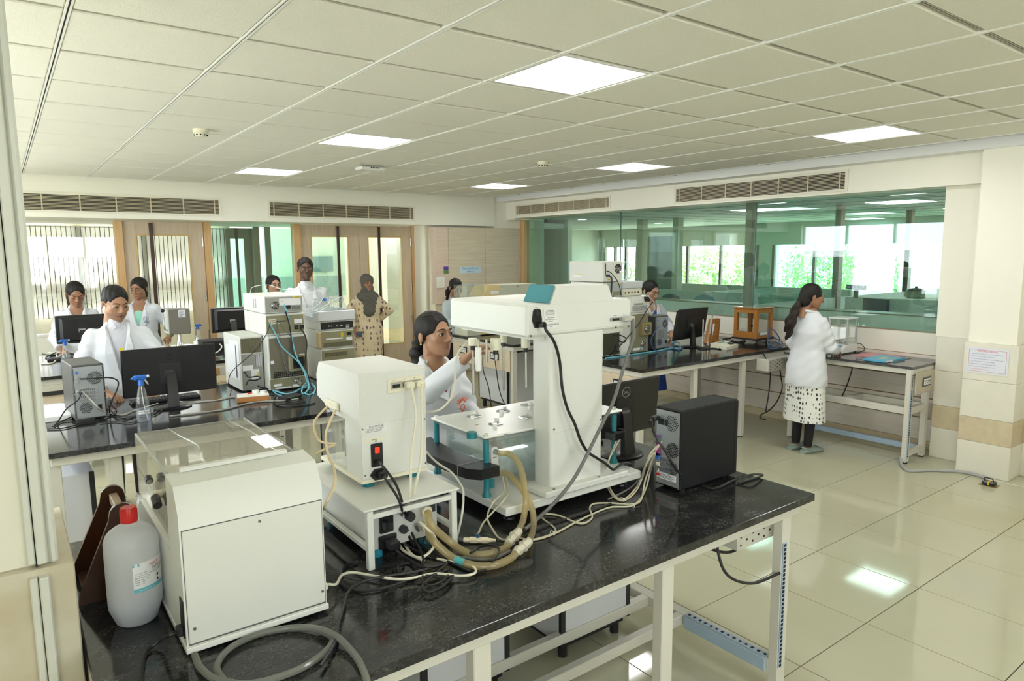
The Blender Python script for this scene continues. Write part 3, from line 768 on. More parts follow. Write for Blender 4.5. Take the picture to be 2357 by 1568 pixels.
for k in range(13):
    an = 2 * PI * k / 13; q = MB(); L = 2.3; pts = []
    for i in range(9):
        s = i / 8; pts.append(Vector((pc.x + L * s * math.cos(an), pc.y + L * s * math.sin(an), pc.z + 0.7 * math.sin(s * 2.4) - 0.9 * s * s)))
    sd = Vector((-math.sin(an), math.cos(an), 0))
    for i in range(8):
        w = 0.34 * math.sin(PI * (i + 0.8) / 9); a, c = pts[i], pts[i + 1]
        for s in (-1, 1): q.add([a, c, c + sd * s * w + Vector((0, 0, -0.2 * w)), a + sd * s * w * 0.9 + Vector((0, 0, -0.25 * w))], [(0, 1, 2, 3)])
    q.build('frond', LEAF, pt, smooth=False)
t = thing('hill', 'hazy blue hill on the horizon', 'hill', (120, 90, -8))
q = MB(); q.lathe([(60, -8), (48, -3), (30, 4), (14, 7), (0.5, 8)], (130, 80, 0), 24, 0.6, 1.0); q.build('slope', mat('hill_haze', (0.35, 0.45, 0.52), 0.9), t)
t = thing('outbuilding', 'white flat-roofed building outside the far windows', 'building', (34, 33, -6))
p = onx(1322, 570, 33.5); q = MB(); q.box(33.5, p.y - 0.35, -6, 36, p.y + 0.9, p.z + 0.15); q.build('wall', WALLW, t)
q = MB(); q.box(33.3, p.y - 0.5, p.z + 0.15, 36.2, p.y + 1.1, p.z + 0.28); q.build('roof', WALLW, t)
gr = struct('floor_ground', 'pale concrete ground outside'); MB().box(-60, -60, -7.5, 160, 160, -6).build('ground', mat('ground', (0.42, 0.42, 0.36), 0.9), gr)  # tone kept pale to bounce more daylight up to the ceiling
# ================================================================== benches
BT = 0.868
def B(px, py, dz=0.006): return onz(px, py, BT + dz)
WT = []
def worktop(label, x0, y0, x1, y1, th=0.028, zt=BT, m=None):
    WT.append((x0, y0, zt - th, x1, y1, zt, m or GRAN))
def bar(name, x0, y0, z0, x1, y1, z1, parent, m=None, b=0.003):
    return MB().box(x0, y0, z0, x1, y1, z1, b).build(name, m or FRAMEW, parent)
def slotted(parent, p0, p1, face, w=0.036, n=26):
    """blue slotted steel strip: strip plus punched dark holes; face = outward unit axis"""
    p0 = Vector(p0); p1 = Vector(p1); d = (p1 - p0).normalized(); f = Vector(face); s = d.cross(f)
    q = MB()
    k = q.mark(); L = (p1 - p0).length
    M = Matrix((s, d, f)).transposed().to_4x4(); M.translation = p0
    q.box(-w / 2, 0, -0.004, w / 2, L, 0); q.xform(M, k)
    o = q.build('slotted_strip', BLUEST, parent)
    h = MB()
    for i in range(n):
        a = L * (i + 0.5) / n; k = h.mark(); h.box(-0.007, a - 0.006, -0.001, 0.007, a + 0.006, 0.0012); h.xform(M, k)
    _s = h.build('punched_holes', SLOT, o); _s['kind'] = 'stuff'
    return o
def bench_frame(label, x0, y0, x1, y1, legs, zt=BT - 0.028, low=0.10, group='granite lab benches', apron=0.05):
    t = thing('lab_bench', label, 'lab bench', ((x0 + x1) / 2, (y0 + y1) / 2, 0), 0, group)
    w = WT.pop(); MB().box(*w[:6], 0.0012).build('worktop', w[6], t)
    bar('apron', x0, y0, zt - apron, x1, y0 + 0.03, zt, t); bar('apron', x0, y1 - 0.03, zt - apron, x1, y1, zt, t)
    bar('apron', x0, y0 + 0.03, zt - apron, x0 + 0.03, y1 - 0.03, zt, t); bar('apron', x1 - 0.03, y0 + 0.03, zt - apron, x1, y1 - 0.03, zt, t)
    for lx, ly in legs:
        l = bar('leg', lx - 0.03, ly - 0.022, 0.012, lx + 0.03, ly + 0.022, zt - 0.001, t)
        q = MB(); q.cyl((lx, ly, 0), (lx, ly, 0.014), 0.022, n=14); q.build('foot_pad', BLACKM, l)
    return t
def sockets(parent, x, y, z, n, ax, s=1.0, m=None):
    """switch plate: dark frame, n white modules with rocker"""
    w = 0.045 * n + 0.03; h = 0.085
    f = Vector((-1, 0, 0)) if ax == '-x' else Vector((0, -1, 0))
    def bx(a0, z0, a1, z1, d0, d1, b=0.0):
        q = MB()
        if ax == '-x': q.box(x - d1, y + a0, z + z0, x - d0, y + a1, z + z1, b)
        else: q.box(x + a0, y - d1, z + z0, x + a1, y - d0, z + z1, b)
        return q
    pl = bx(-w / 2, -h / 2, w / 2, h / 2, -0.001, 0.008, 0.004).build('socket_plate', m or BLACKM, parent)
    for k in range(n):
        a = -w / 2 + 0.018 + k * 0.046
        bx(a, -0.028, a + 0.04, 0.028, 0.008, 0.011, 0.002).build('socket_module', WHITEG, pl)
        q = MB()
        for da, dz in ((0.012, 0.008), (0.028, 0.008), (0.020, -0.010)):
            c = bx(a + da - 0.004, dz - 0.005, a + da + 0.004, dz + 0.005, 0.0108, 0.0118); q.add(c.v, c.f)
        q.build('socket_holes', SLOT, pl)
    return pl
def base_unit(label, x0, y0, x1, y1, z0=0.09, z1=0.66, face='-y', loc=None, group='white drawer units under the benches'):
    t = thing('drawer_unit', label, 'drawer unit', ((x0 + x1) / 2, (y0 + y1) / 2, 0), 0, group)
    MB().box(x0, y0, z0, x1, y1, z1, 0.002).build('carcass', LAMIN, t)
    for x in (x0, x1):
        for y in (y0, y1):
            sx = 0.011 if x == x0 else -0.011
            MB().box(x - 0.004 if x == x0 else x + 0.004, y - 0.003 if y == y0 else y + 0.003, z0, x + 2 * sx, y + (0.014 if y == y0 else -0.014), z1 + 0.001).build('edge_trim', BLACKM, t)
    MB().box(x0 + 0.02, y0 + 0.02, z0 - 0.03, x1 - 0.02, y1 - 0.02, z0).build('plinth', BLACKM, t)
    for x in (x0 + 0.05, x1 - 0.05):
        for y in (y0 + 0.05, y1 - 0.05):
            q = MB(); q.cyl((x, y, 0), (x, y, z0 - 0.02), 0.022, n=12); q.build('castor', BLACKM, t)
    n = 3
    for k in range(n):
        za = z0 + 0.01 + (z1 - z0 - 0.02) * k / n; zb = z0 + 0.01 + (z1 - z0 - 0.02) * (k + 1) / n - 0.008
        d = MB().box(x0 + 0.025, y1, za, x1 - 0.025, y1 + 0.016, zb, 0.002).build('drawer', LAMIN, t)
        MB().box((x0 + x1) / 2 - 0.06, y1 + 0.016, (za + zb) / 2 - 0.006, (x0 + x1) / 2 + 0.06, y1 + 0.034, (za + zb) / 2 + 0.006, 0.002).build('handle', STEEL, d)
    return t

# ---- front island
FBY = 1.455
worktop('black granite worktop of the island with the methanol bottle', 0.10, FBY, 2.655, 2.80, 0.030)
fb = bench_frame('long black granite bench on white steel legs carrying the methanol bottle', 0.13, FBY + 0.03, 2.60, 2.77,
                 [(0.17, FBY + 0.06), (1.00, FBY + 0.06), (1.785, FBY + 0.06), (2.52, FBY + 0.06), (0.17, 2.73), (1.0, 2.73), (1.785, 2.73), (2.52, 2.73)], BT - 0.03)
bar('cross_beam', 2.49, FBY + 0.08, 0.10, 2.55, 2.71, 0.15, fb)
bar('stretcher', 0.2, 1.99, 0.10, 2.49, 2.03, 0.15, fb)
bar('stretcher', 0.2, 2.21, 0.10, 2.49, 2.25, 0.15, fb)
slotted(fb, (2.505, FBY + 0.034, 0.13), (2.505, FBY + 0.034, 0.68), (0, -1, 0), 0.026, 30)
slotted(fb, (2.505, FBY + 0.09, 0.155), (2.505, 1.98, 0.155), (0, 0, 1), 0.03, 14)
bar('side_strip', 2.480, FBY + 0.09, 0.09, 2.487, 1.98, 0.15, fb, BLUEST)
rb = bar('raceway_box', 2.28, 1.56, 0.68, 2.60, 1.70, 0.83, fb)
q = MB()
for i in range(8):
    for j in range(4):
        q.cyl((2.30 + i * 0.04, 1.5585, 0.70 + j * 0.035 + (i % 2) * 0.017), (2.30 + i * 0.04, 1.562, 0.70 + j * 0.035 + (i % 2) * 0.017), 0.005, n=8)
_s = q.build('punched_holes', SLOT, rb); _s['kind'] = 'stuff'
bar('side_raceway', 0.10, 1.5, 0.40, 0.128, 2.7, 0.80, fb, FRAMEW)
base_unit('white drawer unit with black edges under the island, beside its blue-strip end', 1.92, 2.22, 2.36, 2.74)
base_unit('white drawer unit with black edges under the island, second from its blue-strip end', 1.20, 2.22, 1.62, 2.74)
base_unit('white drawer unit with black edges under the island, below the white tester', 0.45, 2.22, 0.90, 2.74)
for pts in ([B(1690, 1220, -0.2), onz(1735, 1235, 0.62), onz(1760, 1230, 0.66)], [onz(1710, 1222, 0.70), onz(1715, 1250, 0.62), onz(1745, 1280, 0.52), ony(1790, 1282, 1.5)]): pass
q = MB(); q.tube([(2.05, 1.75, 0.80), (2.18, 1.62, 0.70), (2.32, 1.60, 0.66), (2.42, 1.60, 0.72)], 0.006); q.tube([(2.2, 1.62, 0.78), (2.2, 1.56, 0.62), (2.32, 1.52, 0.55), (2.49, 1.50, 0.55)], 0.006)
tag(q.build('power_cable', RUBBER, None), 'black cable hanging under the island beside the blue slotted leg', 'cable')

# ---- second island (man at the large screen)
worktop('black granite worktop of the island with the stacked analysers', 0.10, 4.165, 2.66, 5.62)
b2 = bench_frame('black granite bench on white steel legs carrying the stacked analysers', 0.13, 4.19, 2.62, 5.59, [(0.145, 4.25), (0.425, 4.25), (1.70, 4.25), (2.56, 4.25), (0.17, 5.53), (1.0, 5.53), (1.8, 5.53), (2.56, 5.53)])
bar('stretcher', 0.2, 4.85, 0.10, 2.5, 4.90, 0.15, b2)
base_unit('white drawer unit with black edges under the stacked-analyser island, by the pillar', 0.12, 4.45, 0.332, 5.05)
base_unit('white drawer unit with black edges under the stacked-analyser island, by the aisle', 1.9, 4.45, 2.4, 5.05)
# ---- third island at the back left
worktop('black granite worktop of the bench below the blinds', 0.10, 6.92, 2.32, 8.40)
b3 = bench_frame('black granite bench on white steel legs below the blinds', 0.13, 6.95, 2.29, 8.37, [(0.17, 7.0), (1.0, 7.0), (2.23, 7.0), (0.17, 8.32), (1.2, 8.32), (2.23, 8.32)])
MB().box(0.14, 6.96, 0.10, 1.55, 6.975, 0.70).build('wood_panel', WOODL, b3)
MB().box(0.13, 6.945, 0.70, 1.60, 6.955, 0.735).build('black_strip', BLACKM, b3)
# ---- right island
RX0, RY0 = 4.36, 3.99
worktop('black granite worktop of the bench with the wooden balance case', RX0, RY0, 6.86, 5.36)
b4 = bench_frame('black granite bench on white steel legs carrying the wooden balance case', RX0 + 0.02, RY0 + 0.02, 6.84, 5.33, [(RX0 + 0.06, 4.06), (5.15, 4.06), (5.905, 4.06), (RX0 + 0.06, 5.28), (5.15, 5.28), (5.9, 5.28), (6.78, 5.28)])
MB().box(RX0 + 0.012, RY0 + 0.06, 0.60, RX0 + 0.022, 5.26, 0.79).build('end_panel', WOODL, b4)
sockets(b4, RX0 + 0.012, onx(1425, 873, RX0).y, 0.70, 3, '-x')
slotted(b4, (5.70, 5.25, 0.05), (5.70, 5.25, 0.76), (0, -1, 0), 0.04, 26)
# ---- bench in the middle at the back
MX0, MY0 = 4.47, 5.99
worktop('black granite worktop of the bench with the yellow-fronted instrument', MX0, MY0, 6.4, 7.35)
b5 = bench_frame('black granite bench on white steel legs with the yellow-fronted instrument', MX0 + 0.02, MY0 + 0.02, 6.38, 7.32, [(MX0 + 0.06, 6.06), (5.4, 6.06), (6.3, 6.06), (MX0 + 0.06, 7.27), (5.4, 7.27), (6.3, 7.27)])
MB().box(MX0 + 0.012, MY0 + 0.08, 0.55, MX0 + 0.022, 7.25, 0.79).build('end_panel', WOODL, b5)
sockets(b5, MX0 + 0.012, onx(1137, 810, MX0).y, 0.70, 3, '-x')
sockets(b5, MX0 + 0.012, onx(1065, 798, MX0).y, 0.70, 3, '-x')
base_unit('white drawer unit with black edges under the bench with the yellow-fronted instrument', 4.62, 6.3, 5.1, 6.9, 0.12, 0.72)
# ---- balance bench by the wall
worktop('dark grey granite worktop of the narrow bench with the balance', 6.255, 2.605, 6.875, 3.83, 0.022, BT, granite('grey_granite', (0.05, 0.05, 0.052), (0.10, 0.10, 0.10), (0.20, 0.20, 0.20), 0.12))
b6 = bench_frame('narrow grey granite bench on white steel legs carrying the glass-shielded balance', 6.265, 2.61, 6.86, 3.80, [(6.29, 2.64), (6.62, 2.64), (6.29, 3.74), (6.62, 3.74)], BT - 0.022, apron=0.045)
bar('stretcher', 6.27, 2.66, 0.44, 6.31, 3.72, 0.50, b6); bar('stretcher', 6.60, 2.66, 0.44, 6.64, 3.72, 0.50, b6)
for y in (2.64, 3.2): bar('cross_rail', 6.31, y - 0.02, 0.44, 6.60, y + 0.02, 0.50, b6)
bar('cross_rail', 6.31, 2.62, 0.06, 6.60, 2.66, 0.11, b6)
bar('floor_rail', 6.55, 2.66, 0.06, 6.59, 3.72, 0.11, b6, BLUEST)
MB().box(6.31, 2.598, 0.62, 6.86, 2.606, 0.81, 0.001).build('end_panel', mat('beige_laminate', (0.56, 0.50, 0.38), 0.4), b6)
sockets(b6, 6.52, 2.60, 0.715, 3, '-y', m=mat('grey_plate', (0.10, 0.10, 0.11), 0.4))
slotted(b6, (6.275, 2.612, 0.06), (6.275, 2.612, 0.66), (0, -1, 0), 0.03, 28)
q = MB()
for i in range(7): q.box(6.268, 2.6075, 0.68 + i * 0.018, 6.276, 2.6105, 0.687 + i * 0.018)
_s = q.build('punched_holes', SLOT, b6); _s['kind'] = 'stuff'
rw = bar('raceway_box', 6.05, 3.86, 0.68, 6.50, 4.0, 0.80, b4)
q = MB()
for i in range(10):
    for j in range(3): q.cyl((6.08 + i * 0.04, 3.858, 0.70 + j * 0.035 + (i % 2) * 0.017), (6.08 + i * 0.04, 3.861, 0.70 + j * 0.035 + (i % 2) * 0.017), 0.006, n=8)
_s = q.build('punched_holes', SLOT, rw); _s['kind'] = 'stuff'
# ================================================================== things on the front island
def screw(b, c, d, r=0.006):
    c = Vector(c); d = Vector(d); b.cyl(c - d * 0.001, c + d * 0.003, r, r * 0.7, 12)
SCREW = mat('screw', (0.22, 0.21, 0.19), 0.35, metal=0.8)
def cable(label, pts, r, m, n=8, name='cable', smooth=7, group=None):
    o = MB().tube(pts, r, n, smooth).build(name, m, None); return tag(o, label, 'cable', group)

# ---- white tester with clear lid
X0, X1, Y0, Y1 = 0.301, 0.668, 1.79, 2.50
t = thing('tablet_tester', 'large white tablet tester with clear sloping lid, beside the methanol bottle', 'lab instrument', (0.485, 2.14, BT))
q = MB(); z0 = BT + 0.016
prof = [(Y0, z0), (Y0, 1.24), (1.83, 1.303), (1.925, 1.312), (1.935, 1.10), (2.42, 1.10), (Y1, 1.04), (Y1, z0)]
q.prism(prof, 'x', X0, X1); q.build('body', WHITEP, t)
q = MB(); q.box(X0 + 0.006, Y0 - 0.003, z0 + 0.016, X1 - 0.004, Y0 + 0.001, 1.198, 0.002); p = q.build('back_panel', WHITEP, t)
for a_ in ((X0 + 0.005, 1.1985, X1 - 0.003, 1.2005), (X0 + 0.0045, z0 + 0.014, X0 + 0.006, 1.2005), (X1 - 0.004, z0 + 0.014, X1 - 0.0025, 1.2005), (X0 + 0.005, z0 + 0.012, X1 - 0.003, z0 + 0.0155)): MB().box(a_[0], Y0 - 0.0012, a_[1], a_[2], Y0 + 0.001, a_[3]).build('panel_seam', mat('seam_shadow', (0.12, 0.12, 0.11), 0.7), t)
q = MB()
for x, z in ((X0 + 0.02, z0 + 0.055), (X1 - 0.012, z0 + 0.05), (0.495, 1.180)): screw(q, (x, Y0 - 0.003, z), (0, -1, 0), 0.0045)
_s = q.build('screws', SCREW, p); _s['kind'] = 'stuff'
q = MB(); q.box(X0 - 0.003, Y0 - 0.008, z0 - 0.006, X1 + 0.003, Y1, z0 + 0.010, 0.002); q.build('base_lip', WHITEG, t)
q = MB()
q.prism([(1.915, 1.312), (1.935, 1.312), (1.935, 1.322), (1.915, 1.322)], 'x', X0 + 0.035, X1 - 0.05); q.build('hinge_strip', WHITEP, t)
lid = MB(); a, c = X0 + 0.008, X1 - 0.008; th = 0.004
lid.box(a, 1.93, 1.296, c, 2.49, 1.30); lid.box(a, 1.93, 1.105, a + th, 2.49, 1.296); lid.box(c - th, 1.93, 1.105, c, 2.49, 1.296); lid.box(a, 2.486, 1.06, c, 2.49, 1.296)
l = lid.build('lid', ACRYL, t)
q = MB(); q.tube([(a + 0.004, 1.93, 1.298), (a + 0.004, 2.488, 1.298)], 0.004); q.tube([(c - 0.004, 1.93, 1.298), (c - 0.004, 2.488, 1.298)], 0.004); q.tube([(a, 2.488, 1.298), (c, 2.488, 1.298)], 0.003); q.build('lid_edges', mat('lid_edge_grey', (0.30, 0.30, 0.28), 0.12), l)
q = MB(); q.tube([(a + 0.10, 2.49, 1.302), (a + 0.11, 2.36, 1.303), (a + 0.13, 2.2, 1.303), (a + 0.11, 2.08, 1.303), (a + 0.11, 1.94, 1.302)], 0.0022); q.tube([(a + 0.29, 2.49, 1.302), (a + 0.30, 2.36, 1.303), (a + 0.31, 2.2, 1.303), (a + 0.30, 2.08, 1.303), (a + 0.31, 1.94, 1.302)], 0.0022); q.build('glue_seam', CLEARP, l)
q = MB(); q.box(X0 + 0.03, 1.96, 1.096, X1 - 0.03, 2.40, 1.1015); q.build('tub_floor', WHITEG, t)
q = MB()
for y in (2.03, 2.07):
    pass
for dx in (-0.008, 0.022):
    c0, c1 = Vector((X0 + dx, 2.15, 1.245)), Vector((X0 + dx, 2.02, 1.20)); d = (c1 - c0)
    tb = MB(); tb.cyl(c0 + d * 0.12, c1 - d * 0.18, 0.0085, n=14); h = tb.build('thermometer_tube', CLEARP, t)
    MB().cyl(c0, c0 + d * 0.14, 0.0105, n=14).build('end_cap', BLACK, h); MB().cyl(c1 - d * 0.28, c1, 0.0115, n=14).build('end_cap', BLACK, h)
q = MB(); q.box(X0 - 0.010, 2.06, 1.205, X0 + 0.026, 2.075, 1.228, 0.003); q.build('tube_bracket', CREAM, t)
for x in (X0 + 0.06, X1 - 0.06):
    for y in (Y0 + 0.05, Y1 - 0.06):
        q = MB(); q.lathe([(0.020, 0), (0.021, 0.010), (0.017, 0.018)], (x, y, BT), 18); q.build('foot', TEAL, t)
q = MB(); q.box(X0 - 0.003, Y0 + 0.008, z0 + 0.03, X0 + 0.001, Y0 + 0.045, z0 + 0.13, 0.001); q.build('power_socket', BLACK, t)
q = MB(); q.box(X0 - 0.018, Y0 + 0.012, z0 + 0.035, X0 - 0.002, Y0 + 0.038, z0 + 0.06, 0.003); q.tube([(X0 - 0.016, Y0 + 0.025, z0 + 0.047), (X0 - 0.035, Y0 + 0.022, z0 + 0.045), B(370, 1475, 0.02), B(338, 1500, 0.006), B(326, 1550, 0.006), B(330, 1620, 0.006)], 0.005)
tag(q.build('power_cable', RUBBER, None), 'black mains cable plugged into the side of the white tablet tester', 'cable')
q = MB(); c0 = Vector((X1, 1.86, 0.93)); q.box(X1 - 0.002, 1.84, 0.905, X1 + 0.006, 1.875, 0.925, 0.002); q.build('data_port', STEEL, t)

# ---- methanol bottle
bc = (0.2285, 2.075, BT)
t = thing('plastic_bottle', 'milky white plastic methanol bottle with red cap', 'bottle', bc)
def oct_ring(r, z, k): return [(bc[0] + r * math.cos(a) * (1 - 0.05 * k * abs(math.sin(4 * a))), bc[1] + r * math.sin(a) * (1 - 0.05 * k * abs(math.sin(4 * a))), BT + z) for a in [2 * PI * i / 48 for i in range(48)]]
q = MB(); q.loft([oct_ring(0.046, 0.001, 0), oct_ring(0.052, 0.006, 0), oct_ring(0.0665, 0.045, 1), oct_ring(0.068, 0.06, 0), oct_ring(0.068, 0.21, 0), oct_ring(0.0675, 0.235, 0), oct_ring(0.063, 0.25, 0), oct_ring(0.054, 0.262, 0), oct_ring(0.04, 0.272, 0), oct_ring(0.026, 0.278, 0), oct_ring(0.0205, 0.284, 0), oct_ring(0.0205, 0.288, 0)]); q.build('body', HDPE, t, angle=50)
q = MB(); q.loft([oct_ring(0.05, 0.006, 0), oct_ring(0.0645, 0.045, 1), oct_ring(0.0655, 0.06, 0), oct_ring(0.0655, 0.075, 0)]); q.build('methanol', glassmat('liquid', (0.80, 0.84, 0.90), haze=0.55, hazec=(0.66, 0.70, 0.80)), t)
q = MB(); q.lathe([(0.021, 0.286), (0.0215, 0.289), (0.021, 0.322), (0.019, 0.327), (0.0, 0.327)], bc, 30); cp = q.build('cap', REDP, t)
q = MB()
for i in range(30):
    a = 2 * PI * i / 30; q.box(bc[0] + 0.021 * math.cos(a) - 0.0008, bc[1] + 0.021 * math.sin(a) - 0.0008, BT + 0.290, bc[0] + 0.021 * math.cos(a) + 0.0008, bc[1] + 0.021 * math.sin(a) + 0.0008, BT + 0.320)
q.build('cap_ribs', REDP, cp)
a0, a1 = math.radians(262), math.radians(345); R = 0.0686
def lab(a, z): return (bc[0] + R * math.cos(a), bc[1] + R * math.sin(a), BT + z)
q = MB()
for i in range(12):
    u, v = a0 + (a1 - a0) * i / 12, a0 + (a1 - a0) * (i + 1) / 12; q.quad(lab(u, 0.105), lab(v, 0.105), lab(v, 0.187), lab(u, 0.187))
lb = q.build('label', PAPER, t)
R = 0.0689; LBL = mat('label_cyan', (0.16, 0.52, 0.62), 0.5); q = MB()
for i in range(12):
    u, v = a0 + (a1 - a0) * i / 12, a0 + (a1 - a0) * (i + 1) / 12; q.quad(lab(u, 0.1055), lab(v, 0.1055), lab(v, 0.117), lab(u, 0.117))
q.quad(lab(a0, 0.178), lab(a0 + 0.25, 0.178), lab(a0 + 0.25, 0.186), lab(a0, 0.186)); q.build('label_band', LBL, lb)
def cyl_text(s, size, m, a, z, r=0.0692, parent=None, align='LEFT'):
    o = text(s, size, m, None, (0, 0, 0), (1, 0, 0), (0, 1, 0), align, 0.0)
    for v in o.data.vertices:
        an = a + v.co.x / r; hh = z + v.co.y; v.co = Vector((r * math.cos(an), r * math.sin(an), hh))
    o.parent = parent; return o
REDI = mat('red_ink', (0.65, 0.02, 0.03), 0.5)
cyl_text('NICE', 0.014, REDI, a0 + 0.62, 0.170, parent=lb); cyl_text('METHANOL', 0.0088, INK, a0 + 0.74, 0.160, parent=lb)
cyl_text('(ACETONE FREE)', 0.0055, INK, a0 + 0.74, 0.154, parent=lb); cyl_text('CH3OH = 32.04', 0.0045, INK, a0 + 0.78, 0.149, parent=lb)
for k, s in enumerate(('Assay (G.C)   99%', 'Wt. per ml at 20 C  0.790', 'Refractive index  1.328', 'Boiling range   64-65', 'Acidity   0.002', 'Water   0.1%')): cyl_text(s, 0.0042, INK, a0 + 0.06, 0.157 - k * 0.006, parent=lb)
cyl_text('Thomas Road, Industrial Area', 0.0038, PAPER, a0 + 0.2, 0.1095, r=0.0694, parent=lb)
q = MB()
for dz in (0.137, 0.124):
    R = 0.0692; c = a0 + 1.0; q.quad(lab(c, dz - 0.005), lab(c + 0.07, dz), lab(c, dz + 0.005), lab(c - 0.07, dz))
q.build('hazard_mark', INK, lb)

# ---- brown wooden rack
t = thing('wooden_rack', 'dark brown wooden rack with slanting rounded side boards, behind the methanol bottle', 'rack', (0.22, 2.38, BT))
def board(y, zt):
    pts = [(0.104, BT), (0.108, BT + 0.03), (0.195, zt - 0.05)]
    for k in range(9):
        a = PI * (1 - k / 8); pts.append((0.232 + 0.034 * math.cos(a), zt - 0.034 + 0.034 * math.sin(a)))
    pts += [(0.288, BT + 0.05), (0.294, BT)]
    q = MB(); q.prism(pts, 'y', y - 0.007, y + 0.007); return q.build('side_board', WOODB, t)
board(2.265, 1.150); board(2.49, 1.142)
q = MB(); q.box(0.222, 2.272, 1.09, 0.246, 2.483, 1.118, 0.003); q.build('cross_bar', woodmat('worn_wood', (0.22, 0.15, 0.09), (0.36, 0.26, 0.17), 'Y', 2, 0.5, 8), t)
q = MB(); q.box(0.12, 2.272, BT, 0.28, 2.483, BT + 0.012); q.build('base_board', WOODB, t)

# ---- grey hose lying in a coil
HOSE = glassmat('grey_hose', (0.66, 0.67, 0.63), rough=0.12, haze=0.60, hazec=(0.42, 0.43, 0.40))
pts = [(450, 1500), (470, 1535), (520, 1562), (600, 1573), (690, 1548), (745, 1510), (765, 1475), (752, 1455), (700, 1442), (620, 1455), (545, 1492), (500, 1535), (505, 1580), (560, 1610), (640, 1600)]
pts = [B(x, y, 0.010) for x, y in [(448, 1508), (462, 1538), (500, 1565), (580, 1574), (680, 1545), (740, 1508), (765, 1478), (758, 1462), (735, 1452)]]
pts2 = [B(x, y, 0.010 + 0.012 * math.exp(-((x - 760) / 40.0) ** 2)) for x, y in [(640, 1660), (560, 1610), (510, 1560), (500, 1530), (530, 1492), (590, 1462), (660, 1447), (720, 1446), (770, 1462), (810, 1500), (835, 1540), (850, 1590), (860, 1660)]]
tag(MB().tube(pts, 0.0085, 10).build('hose', HOSE, None), 'grey hose curling out under the white tablet tester', 'hose')
tag(MB().tube(pts2, 0.0085, 10).build('hose', HOSE, None), 'grey hose looping over the bench edge before the white tablet tester', 'hose')

# ---- stand, heater unit, sampler
t = thing('metal_stand', 'small white metal table carrying the sampler with the red switch', 'stand', (1.035, 2.22, BT))
SX0, SX1, SY0, SY1, ST = 0.868, 1.205, 1.945, 2.52, 1.073
MB().box(SX0 - 0.012, SY0 - 0.006, ST - 0.008, SX1 + 0.008, SY1, ST, 0.003).build('top_plate', WHITEP, t)
for x in (SX0 + 0.012, SX1 - 0.012):
    for y in (SY0 + 0.010, SY1 - 0.012): MB().box(x - 0.011, y - 0.011, BT, x + 0.011, y + 0.011, ST - 0.008, 0.002).build('leg', WHITEP, t)
MB().box(SX0, SY0 + 0.001, 1.035, SX1, SY0 + 0.019, 1.052, 0.002).build('rail', WHITEP, t)
for x in (SX0 + 0.012, SX1 - 0.012): MB().box(x - 0.009, SY0 + 0.02, 0.925, x + 0.009, SY1 - 0.02, 0.942, 0.002).build('side_rail', WHITEP, t)
t = thing('heater_unit', 'white circulating heater box with teal feet, under the small white table', 'lab instrument', (1.03, 2.23, BT))
MB().box(0.904, 2.005, 0.90, 1.160, 2.47, 1.030, 0.012).build('body', WHITEG, t)
fp = MB().box(0.908, 2.001, 0.904, 1.156, 2.006, 1.026, 0.003).build('rear_panel', mat('rear_grey', (0.60, 0.61, 0.58), 0.4), t)
for x in (0.94, 1.125):
    for y in (2.04, 2.42): q = MB(); q.cyl((x, y, BT), (x, y, 0.902), 0.021, n=18); q.build('foot', mat('sky_blue_plastic', (0.03, 0.33, 0.48), 0.35), t)
MB().box(0.935, 1.992, 0.958, 0.985, 2.002, 1.018, 0.003).build('mains_socket', BLACK, t); MB().box(0.930, 1.990, 0.905, 0.995, 2.002, 0.95, 0.004).build('mains_socket', BLACK, t)
MB().cyl((1.045, 1.98, 0.995), (1.045, 2.003, 0.995), 0.016, n=14).build('dark_port', BLACKM, t); MB().cyl((1.020, 1.984, 0.955), (1.02, 2.003, 0.955), 0.014, n=14).build('dark_port', BLACKM, t)
for x, z in ((1.105, 1.000), (1.105, 0.945)): MB().cyl((x, 1.978, z), (x, 2.003, z), 0.021, n=6).build('hose_port', CREAM, t)
q = MB(); q.box(1.128, 2.0005, 0.985, 1.150, 2.0015, 1.018); q.build('marking', INK, fp)
# sampler
UX0, UX1, UY0, UY1, UZ0, UZ1 = 0.932, 1.187, 2.118, 2.50, 1.095, 1.478
t = thing('sampler', 'white box-shaped sampler with lit red switch and syringe window', 'lab instrument', (1.06, 2.3, ST))
SPK = mat('speckled_white', (0.75, 0.76, 0.71), 0.35, noise=0.06, nscale=300, bump=0.3, bscale=700)
q = MB(); q.prism([(UY0, 1.302), (UY0, UZ1 - 0.004), (UY0 + 0.004, UZ1), (UY1 - 0.03, UZ1), (UY1, UZ1 - 0.05), (UY1, 1.345), (UY1 - 0.16, 1.302)], 'x', UX0, UX1); q.build('head', SPK, t)
q = MB(); q.box(UX0 + 0.002, UY0 + 0.001, UZ0 + 0.012, UX1 - 0.002, UY0 + 0.13, 1.302); q.box(UX0 + 0.10, UY0 + 0.13, UZ0 + 0.012, UX1 - 0.002, UY1 - 0.02, 1.302); q.build('body', WHITEP, t)
q = MB(); q.box(UX0 - 0.002, UY0 - 0.003, UZ0, UX1 + 0.002, UY1 - 0.01, UZ0 + 0.014, 0.002); q.build('base_plate', CREAM, t)
pn = MB().box(UX0 + 0.003, UY0 - 0.003, UZ0 + 0.016, UX1 - 0.003, UY0 + 0.002, 1.300, 0.001).build('rear_panel', WHITEP, t)
for x in (UX0 + 0.04, UX1 - 0.04):
    for y in (UY0 + 0.04, UY1 - 0.06): q = MB(); q.cyl((x, y, ST), (x, y, UZ0), 0.020, 0.021, 18); q.build('foot', TEAL, t)
q = MB()
